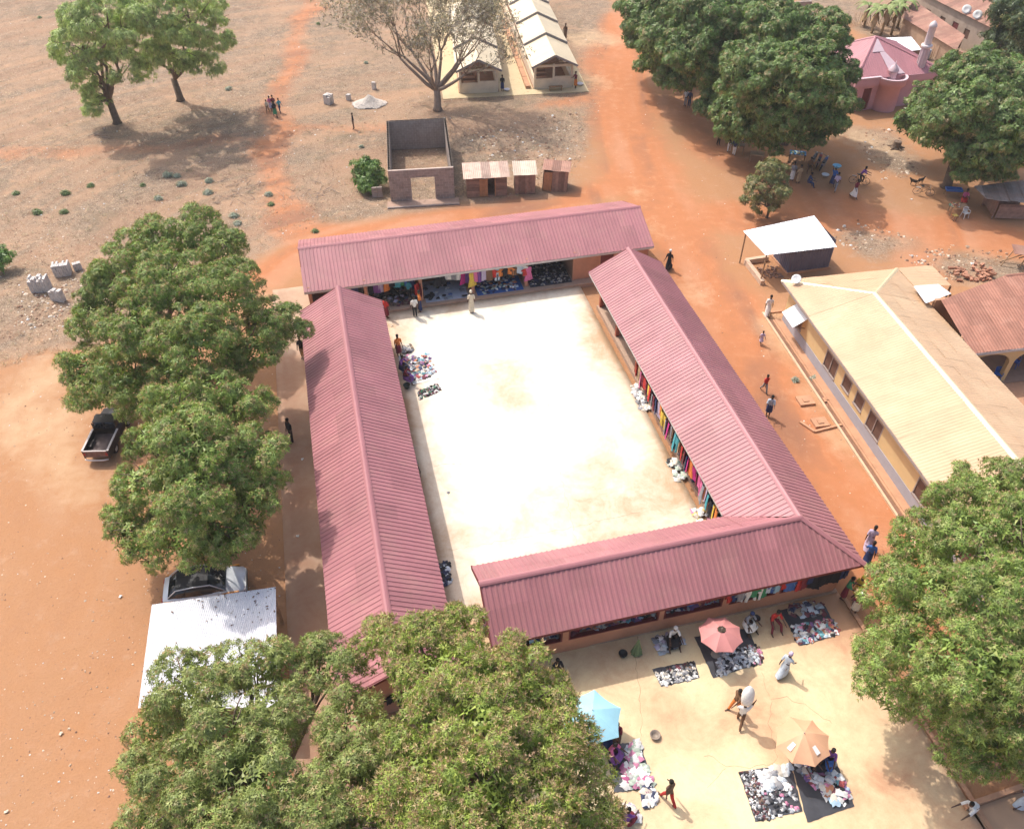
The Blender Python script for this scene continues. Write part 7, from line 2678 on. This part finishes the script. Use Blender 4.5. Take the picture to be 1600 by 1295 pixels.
heap('green, yellow and red produce on the table under the right mango tree', ((1484, 317), (1500, 319), (1499, 325), (1483, 323)), .75, 60, ['green', 'palegreen', 'yellow', 'orange', 'red'], 33, .1, (.07, .14), 'produce_heap', 'produce')
tb = table('blue tray stand beside the trunk of the right mango tree', 1487, 306, 1.3, .6, .55, R(-8), (.06, .14, .4))
for k, (x0, x1, y0, y1) in enumerate(((-.65, .65, -.3, -.26), (-.65, .65, .26, .3), (-.65, -.61, -.26, .26), (.61, .65, -.26, .26))):
    MB().bx(x0, x1, y0, y1, .55, .66).build('tray_rim', mat('tray_blue', (.07, .17, .48), .5, .05, 3, 0), tb)


def chair(label, px, py, rz, col, z=0.0, group=None):
    t = thing('plastic_chair', label, 'chair', at(px, py, z), rz, group)
    m_ = mat('plastic_%d_%d_%d' % tuple(int(c * 100) for c in col), col, .4, .04, 3, 0, spec=.5)
    MB().box((0, 0, .43), (.44, .42, .03)).build('seat', m_, t)
    mb = MB()
    mb.lathe([(.24, .43), (.26, .8), (.275, .8), (.255, .43)], 12, (0, -.02, 0), R(200), R(340))
    mb.build('backrest', m_, t, True)
    for x in (-1, 1):
        for y in (-1, 1):
            mb = MB()
            mb.tube([(x * .19, y * .17, .42), (x * .23, y * .22, 0)], [.025, .02], 6)
            mb.build('leg', m_, t)
        mb = MB()
        mb.tube([(x * .23, -.16, .66), (x * .24, .16, .64), (x * .22, .2, .43)], .02, 6)
        mb.build('armrest', m_, t)
    return t


chair('white plastic chair beside the produce table', 1506, 340, R(200), (.62, .62, .6))
chair('blue plastic chair on the porch at the edge of the yellow roof', 1556, 592, R(150), (.05, .14, .45), .08, 'blue plastic chairs on the porch')
chair('blue plastic chair deeper on the porch, right of the pillar', 1583, 572, R(220), (.05, .14, .45), .08, 'blue plastic chairs on the porch')
stl = table('small yellow stool beside the white plastic chair', 1490, 344, .35, .35, .45, .2, (.5, .36, .1), 'stool')
stl['category'] = 'stool'


# bicycle
def bicycle(label, loc, rz, lean=0.0):
    t = thing('bicycle', label, 'bicycle', loc, rz)
    m_ = mat('bike_frame', (.05, .045, .045), .4, .1, 5, 0)
    for x in (-.52, .52):
        mb = MB()
        pts = [(x + .33 * math.cos(a), 0, .34 + .33 * math.sin(a)) for a in [2 * math.pi * k / 20 for k in range(21)]]
        mb.tube(pts, .018, 5, False)
        w = mb.build('wheel', BLACK, t)
        mb = MB()
        for k in range(8):
            a = math.pi * k / 8
            mb.bar((x - .32 * math.cos(a), 0, .34 - .32 * math.sin(a)), (x + .32 * math.cos(a), 0, .34 + .32 * math.sin(a)), .006)
        mb.build('spokes', FRAME, w)
    mb = MB()
    for a, b_ in (((-.52, 0, .34), (-.08, 0, .32)), ((-.08, 0, .32), (-.2, 0, .85)), ((-.2, 0, .82), (.38, 0, .84)), ((.38, 0, .84), (-.08, 0, .32)), ((-.52, 0, .34), (-.2, 0, .8)), ((.52, 0, .34), (.38, 0, .95))):
        mb.tube([a, b_], .017, 6)
    mb.build('frame', m_, t)
    MB().tube([(.34, -.26, 1.0), (.38, 0, .97), (.34, .26, 1.0)], .015, 6).build('handlebar', FRAME, t)
    mb = MB()
    mb.box((-.22, 0, .9), (.24, .14, .05))
    mb.build('saddle', BLACK, t)
    MB().box((-.5, 0, .72), (.36, .14, .02)).build('carrier', FRAME, t)
    t.rotation_euler = (lean, 0, rz)
    return t


bicycle('bicycle parked in the shade beside the western building', uv(2.35, 32.55, .1), TH + R(97), R(-10))
bicycle('bicycle ridden by the cyclist in purple', pr_.location + Vector((0.05, -.02, 0)), R(340))
bicycle('bicycle leaning in the shade left of the right mango trunk', at(1441, 305), R(-20), R(12))


# parked motorbikes
def motorbike(label, px, py, rz, col):
    t = thing('motorbike', label, 'motorbike', at(px, py), rz, 'motorbikes parked under the mango tree')
    for x in (-.62, .62):
        mb = MB()
        mb.tube([(x + .25 * math.cos(a), 0, .3 + .25 * math.sin(a)) for a in [2 * math.pi * k / 18 for k in range(19)]], .05, 6, False)
        w = mb.build('wheel', BLACK, t, True)
        mb = MB()
        for k in range(3):
            a = math.pi * k / 3
            mb.bar((x - .24 * math.cos(a), 0, .3 - .24 * math.sin(a)), (x + .24 * math.cos(a), 0, .3 + .24 * math.sin(a)), .03)
        mb.build('rim', FASCIA, w)
    m_ = mat('bike_paint_%d_%d' % (px, py), col, .35, .05, 3, 0)
    mb = MB()
    loft(mb, [[(x, -w, z - h), (x, -w, z), (x, 0, z + .04), (x, w, z), (x, w, z - h)] for x, w, z, h in ((.02, .08, .84, .1), (.15, .14, .88, .18), (.38, .13, .9, .18), (.5, .06, .86, .1))])
    mb.build('fuel_tank', m_, t)
    MB().box((-.3, 0, .82), (.66, .24, .09)).build('seat', BLACK, t)
    MB().box((.08, 0, .42), (.38, .26, .32)).build('engine', FRAME, t)
    mb = MB()
    for s_ in (-1, 1):
        mb.tube([(.62, s_ * .08, .3), (.46, s_ * .08, .95)], .025, 6)
        mb.tube([(-.62, s_ * .1, .3), (-.3, s_ * .1, .75)], .025, 6)
    mb.tube([(-.62, .1, .3), (.1, .1, .35)], .025, 6)
    mb.build('fork', FRAME, t)
    MB().tube([(.36, -.34, 1.02), (.44, -.1, 1.0), (.44, .1, 1.0), (.36, .34, 1.02)], .018, 6).build('handlebar', FRAME, t)
    MB().lathe([(0, 0), (.09, .02), (.1, .1), (0, .12)], 10).build('headlight', WHITE, t, loc=(.56, 0, .86), rot=(0, R(90), 0))
    MB().box((-.66, 0, .6), (.3, .12, .03), 0, 0, .3).build('mudguard', m_, t)
    t.rotation_euler = (R(8), 0, rz)
    return t


# vehicles
def loft(mb, secs):
    n = len(secs[0])
    b0 = len(mb.v)
    for s_ in secs: mb.v.extend(s_)
    for j in range(len(secs) - 1):
        for i in range(n - 1):
            a = b0 + j * n + i
            mb.f.append((a, a + 1, a + n + 1, a + n))
    mb.f.append(tuple(b0 + i for i in range(n)))
    mb.f.append(tuple(b0 + (len(secs) - 1) * n + i for i in range(n - 1, -1, -1)))


def wheel(parent, x, y, r_=.31, w=.2):
    t = MB()
    t.lathe([(r_ * .62, -w / 2), (r_ * .95, -w / 2), (r_, -w * .3), (r_, w * .3), (r_ * .95, w / 2), (r_ * .62, w / 2)], 20)
    o = t.build('wheel', BLACK, parent, True, (x, y, r_), (R(90), 0, 0))
    q = MB()
    q.lathe([(0, -.03), (r_ * .3, -.05), (r_ * .62, -w * .4), (r_ * .62, w * .4), (r_ * .3, .05), (0, .03)], 16)
    q.build('rim', FASCIA, o)
    return o


GLASS = mat('dark_glass', (.015, .018, .022), .08, .05, 1, 0, 0, spec=.6)
SILVER = mat('silver_paint', (.55, .57, .59), .28, .04, 1, 0, 0, .15, .5)
ORANGE_P = mat('orange_paint', (.62, .24, .03), .35, .04, 1, 0, 0, .0, .5)
c0, c1 = at(266, 925, .6), at(376, 906, .6)
hd_ = frame_of(c0, c1)
mid = (c0 + c1) / 2
car = thing('car', 'silver taxi with orange front fender half under a mango tree beside the white-roofed shed', 'car', (mid.x, mid.y, 0), hd_)


def csec(x, zb, zt, w, crown=.03):
    return [(x, -w, zb), (x, -w - .03, zb + .2), (x, -w - .02, zt - .1), (x, -w + .08, zt), (x, 0, zt + crown), (x, w - .08, zt), (x, w + .02, zt - .1), (x, w + .03, zb + .2), (x, w, zb)]


mb = MB()
loft(mb, [csec(-1.92, .35, .75, .62), csec(-1.85, .22, .92, .74), csec(-1.3, .2, .96, .80), csec(-.4, .2, .95, .82), csec(.7, .2, .93, .82), csec(1.3, .2, .86, .80), csec(1.78, .22, .76, .74), csec(1.92, .35, .62, .6)])
mb.build('body', SILVER, car, True)
mb = MB()


def gsec(x, z, w): return [(x, -w, .92), (x, -w * .93, (z + .92) / 2), (x, -w * .80, z), (x, 0, z + .03), (x, w * .80, z), (x, w * .93, (z + .92) / 2), (x, w, .92)]


loft(mb, [gsec(-1.62, .96, .68), gsec(-1.15, 1.38, .74), gsec(-.3, 1.46, .77), gsec(.35, 1.40, .76), gsec(1.02, .95, .72)])
mb.build('greenhouse', GLASS, car, True)
mb = MB()
rs = []
for x, z, w in ((-1.18, 1.40, .60), (-.7, 1.465, .62), (-.2, 1.49, .62), (.3, 1.44, .60)):
    rs.append([(x, -w, z - .03), (x, -w * .5, z + .012), (x, 0, z + .02), (x, w * .5, z + .012), (x, w, z - .03)])
for j in range(3):
    for i in range(4):
        mb.add([rs[j][i], rs[j + 1][i], rs[j + 1][i + 1], rs[j][i + 1]], [(0, 1, 2, 3)])
mb.build('roof', mat('black_car_roof', (.02, .02, .023), .5, .05, 1, 0), car, True)
for s_ in (-1, 1):
    mb = MB()
    mb.tube([(1.0, s_ * .72, .97), (.4, s_ * .62, 1.41), (-.3, s_ * .64, 1.47), (-1.15, s_ * .62, 1.4), (-1.62, s_ * .66, .98)], .03, 6)
    mb.build('roof_rail', SILVER, car, True)
    mb = MB()
    mb.bx(.85, 1.62, s_ * .8 - .035, s_ * .8 + .035, .45, .84)
    mb.build('front_fender', ORANGE_P, car)
    mb = MB()
    mb.bx(-1.8, -1.1, s_ * .79 - .035, s_ * .79 + .035, .45, .88)
    mb.build('rear_fender', ORANGE_P, car)
    mb = MB()
    mb.box((.78, s_ * .9, .98), (.1, .16, .1))
    mb.build('mirror', SILVER, car)
    mb = MB()
    mb.box((1.83, s_ * .52, .62), (.14, .26, .12))
    mb.build('headlight', WHITE, car)
    mb = MB()
    mb.box((-1.88, s_ * .55, .76), (.1, .2, .14))
    mb.build('tail_light', mat('red_lens', (.35, .02, .02), .3, .05, 1, 0), car)
    mb = MB()
    mb.box((-.3, s_ * .84, .8), (.16, .03, .03))
    mb.build('door_handle', FASCIA, car)
    wheel(car, 1.2, s_ * .74)
    wheel(car, -1.2, s_ * .74)

motorbike('dark motorbike parked under the mango tree beside the blue table', 1268, 257, R(60), (.05, .05, .06))
motorbike('red motorbike parked under the mango tree, middle of three', 1276, 259, R(66), (.3, .03, .03))
motorbike('blue motorbike parked under the mango tree, nearest the basin carrier', 1284, 263, R(58), (.04, .08, .25))

# black pickup
r0_, r1_ = at(148, 706, .9), at(166, 668, .9)
hd2 = frame_of(r0_, r1_)
pk = thing('pickup_truck', 'old black pickup with an empty load bed under the left mango trees', 'pickup', (r0_.x, r0_.y, 0), hd2, None, .92)
PB = mat('black_truck_paint', (.028, .022, .022), .4, .15, 3, 0.05, spec=.5)
RUSTY = mat('rusty_tailgate', (.20, .11, .085), .7, .3, 5, .15)
mb = MB()
mb.bx(.02, 1.95, -.72, .72, .55, .62)
mb.build('bed_floor', mat('worn_bed', (.12, .085, .08), .55, .3, 4, .1), pk)
for s_ in (-1, 1):
    mb = MB()
    mb.bx(.02, 1.95, s_ * .76 - .04, s_ * .76 + .04, .42, 1.02)
    sdp = mb.build('bed_side', PB, pk)
    mb = MB()
    mb.bx(.02, 1.95, s_ * .76 - .06, s_ * .76 + .06, 1.02, 1.06)
    mb.build('rail', FASCIA, sdp)
    mb = MB()
    mb.bx(.65, 1.25, s_ * .6 - .1, s_ * .6 + .1, .62, .82)
    mb.build('wheel_arch', PB, pk)
    mb = MB()
    mb.box((-.03, s_ * .66, .8), (.05, .12, .2))
    mb.build('tail_light', MATS['red_lens'], pk)
mb = MB()
mb.bx(-.03, .02, -.70, .70, .55, 1.04)
tgp = mb.build('tailgate', RUSTY, pk)
mb = MB()
mb.bx(-.045, .035, -.70, .70, 1.04, 1.07)
mb.build('rail', FASCIA, tgp)
mb = MB()
mb.tube([(-.12, -.7, .45), (-.2, -.4, .44), (-.2, .4, .44), (-.12, .7, .45)], .05, 8)
mb.build('rear_bumper', FASCIA, pk, True)


def psec(x, zb, zt, w): return [(x, -w, zb), (x, -w - .02, zb + .2), (x, -w, zt), (x, 0, zt + .03), (x, w, zt), (x, w + .02, zb + .2), (x, w, zb)]


mb = MB()
loft(mb, [psec(1.98, .4, 1.05, .76), psec(2.0, .38, 1.06, .78), psec(3.1, .38, 1.04, .78), psec(3.9, .4, .98, .74), psec(4.1, .45, .85, .68)])
mb.build('cab_body', PB, pk, True)
mb = MB()
loft(mb, [[(x, -w, 1.03), (x, -w * .9, z), (x, 0, z + .04), (x, w * .9, z), (x, w, 1.03)] for x, z, w in ((2.0, 1.42, .72), (2.08, 1.52, .72), (2.7, 1.54, .72), (3.3, 1.06, .72))])
mb.build('cab_glass', GLASS, pk)
mb = MB()
mb.slab([(2.0, -.66, 1.56), (2.75, -.66, 1.58), (2.75, .66, 1.58), (2.0, .66, 1.56)], .04)
mb.build('cab_roof', PB, pk)
mb = MB()
mb.bx(1.955, 1.985, -.72, .72, 1.06, 1.12)
mb.bx(1.955, 1.985, -.72, -.64, 1.12, 1.52)
mb.bx(1.955, 1.985, .64, .72, 1.12, 1.52)
mb.bx(1.955, 1.985, -.04, .04, 1.12, 1.52)
mb.build('rear_window_frame', PB, pk)
for s_ in (-1, 1):
    wheel(pk, .95, s_ * .7, .33, .2)
    wheel(pk, 3.35, s_ * .7, .33, .2)
    mb = MB()
    mb.box((3.0, s_ * .9, 1.1), (.08, .18, .14))
    mb.build('mirror', PB, pk)


# goats at the edge of the tree shade
def goat(label, px, py, rz, col):
    J = [(-.28, 0, .5), (0, 0, .5), (.26, 0, .53), (.38, 0, .66), (.44, 0, .78), (.58, 0, .72)]
    rad = [.13, .15, .13, .07, .065, .04]
    ed = [(0, 1), (1, 2), (2, 3), (3, 4), (4, 5)]

    def add(p, r_, par):
        J.append(p)
        rad.append(r_)
        ed.append((par, len(J) - 1))
        return len(J) - 1
    for s_ in (-1, 1):
        k = add((.24, s_ * .08, .34), .055, 2)
        k = add((.25, s_ * .08, .18), .03, k)
        add((.24, s_ * .08, .01), .025, k)
        k = add((-.24, s_ * .08, .36), .07, 0)
        k = add((-.33, s_ * .08, .2), .03, k)
        add((-.30, s_ * .08, .01), .025, k)
        add((.42, s_ * .09, .82), .015, 4)
    add((-.42, 0, .62), .02, 0)
    me = bpy.data.meshes.new('tmp')
    me.from_pydata(J, ed, [])
    ob = bpy.data.objects.new('tmp', me)
    COL.objects.link(ob)
    ob.modifiers.new('skin', 'SKIN')
    for i, sv_ in enumerate(me.skin_vertices[0].data):
        sv_.radius = (rad[i], rad[i])
        sv_.use_root = (i == 1)
    ob.modifiers.new('sub', 'SUBSURF').levels = 1
    dg = bpy.context.evaluated_depsgraph_get()
    m2 = bpy.data.meshes.new_from_object(ob.evaluated_get(dg), depsgraph=dg)
    bpy.data.objects.remove(ob)
    m2.materials.clear()
    m2.materials.append(mat('goat_%d' % len(MATS), col, .9, .25, 6, .2))
    o = link('goat', m2, None, at(px, py), (0, 0, rz))
    o.scale = (.75, .75, .75)
    return tag(o, label, 'goat')


goat('dark goat standing left of the right mango tree shade', 1426, 289, R(160), (.04, .03, .025))
goat('second dark goat beside the first, nearer the trunk', 1437, 287, R(20), (.06, .045, .04))

# tree stump
tsx = thing('tree_stump', 'short brown tree stump in front of the mosque', 'stump', at(1400, 231))
mb = MB()
mb.lathe([(.55, -.05), (.42, .12), (.36, .4), (.34, .62), (.1, .66), (0, .6)], 11)
mb.build('stump', BARK, tsx)
for k in range(5):
    a = k * 1.25
    MB().tube([(math.cos(a) * .3, math.sin(a) * .3, .12), (math.cos(a) * .8, math.sin(a) * .8, -.02)], [.12, .05], 6).build('root', BARK, tsx)

# brushwood on the field, kerb beside the plaza, small litter
br = thing('brushwood', 'cut brushwood lying below the left feathery tree', 'branches', at(150, 213))
for k in range(9):
    a = random.uniform(-.5, .8)
    p0 = Vector((random.uniform(-1, 1), random.uniform(-.5, .5), .05))
    MB().tube([p0, p0 + Vector((math.cos(a) * 1.3, math.sin(a) * 1.0, random.uniform(.02, .3)))], [.04, .015], 5).build('branch', BARK_PALE, br)
br = thing('brushwood', 'tangle of dry branches on the ground left of the round green bush', 'branches', at(500, 300))
for k in range(26):
    a = random.uniform(0, 3.1)
    p0 = Vector((random.uniform(-3, 2), random.uniform(-1.6, 1.6), .04))
    MB().tube([p0, p0 + Vector((math.cos(a) * .9, math.sin(a) * .9, random.uniform(.02, .25)))], [.025, .01], 5).build('branch', BARK_PALE, br)
br = thing('brushwood', 'dry branches between the field path and the upper left mango tree', 'branches', at(370, 300))
for k in range(30):
    a = random.uniform(0, 3.1)
    p0 = Vector((random.uniform(-2, 2), random.uniform(-2.4, 2.4), .04))
    MB().tube([p0, p0 + Vector((math.cos(a) * 1.0, math.sin(a) * 1.0, random.uniform(.02, .25)))], [.025, .01], 5).build('branch', BARK_PALE, br)
kb = thing('kerb', 'cement kerb along the right edge of the plaza', 'kerb', uv(20.99, 18.9, 0), TH)
for k in range(9):
    MB().bx(.012, .2, -1.66 * (k + 1) + .008, -1.66 * k - .008, -.12, .15).build('kerb_stone', LEDGE, kb)
lo = thing('retaining_wall', 'low cement wall crossing the lower right corner', 'wall', at(1508, 1262), frame_of(at(1508, 1262), at(1600, 1230)))
MB().bx(-.1, 9, -.1, .1, -.1, .32).build('wall', LEDGE, lo)
lower = MB()
lower.prism([(0.1, -.12), (9, -.12), (9, -8), (.1, -8)], -.1, .10)
o = lower.build('lower_terrace', mat('terrace_cement', (.46, .29, .18), .9, .12, .6, .15, 20))
o.location, o.rotation_euler = lo.location, lo.rotation_euler
tag(o, 'paved terrace at the lower right corner', 'paving', kind='structure')
for k, (px, py, c) in enumerate(((472, 718, 'white'), (465, 838, 'white'), (103, 586, 'white'), (10, 1268, 'cream'), (95, 1146, 'cream'), (188, 932, 'white'), (1424, 312 + 0, 'white'), (700, 770, 'grey'), (1398, 1250, 'brown'), (1148, 1242, 'brown'), (1340, 345, 'brown'), (612, 510, 'cream'))):
    p = at(px, py, .09 if 440 < px < 750 and py > 450 else 0)
    mb = MB()
    mb.box((0, 0, .03), (.15, .09, .03), random.uniform(0, 3), .15)
    mb.box((.05, .03, .05), (.08, .06, .03), random.uniform(0, 3), .4)
    o = mb.build('litter', cloth(PAL[c]), None, loc=p)
    tag(o, '%s scrap of litter, %s counting from the first on the open ground' % (c, ORD[k]), 'litter', 'scraps of litter')

# ------------------------------------------------------------------ dusty air
hz_ = MB()
hz_.bx(-9500, 9500, -9500, 9500, -1.2, 36.5)
hm = bpy.data.materials.new('dusty_air')
hm.use_nodes = True
hn = hm.node_tree
hn.nodes.clear()
ho = hn.nodes.new('ShaderNodeOutputMaterial')
hv = hn.nodes.new('ShaderNodeVolumePrincipled')
hv.inputs['Color'].default_value = (0.95, 0.93, 0.90, 1)
hv.inputs['Density'].default_value = 0.0004
hv.inputs['Anisotropy'].default_value = 0.2
hn.links.new(hv.outputs[0], ho.inputs['Volume'])
tag(hz_.build('haze', hm), 'thin dusty haze over the whole village', 'haze', kind='stuff')
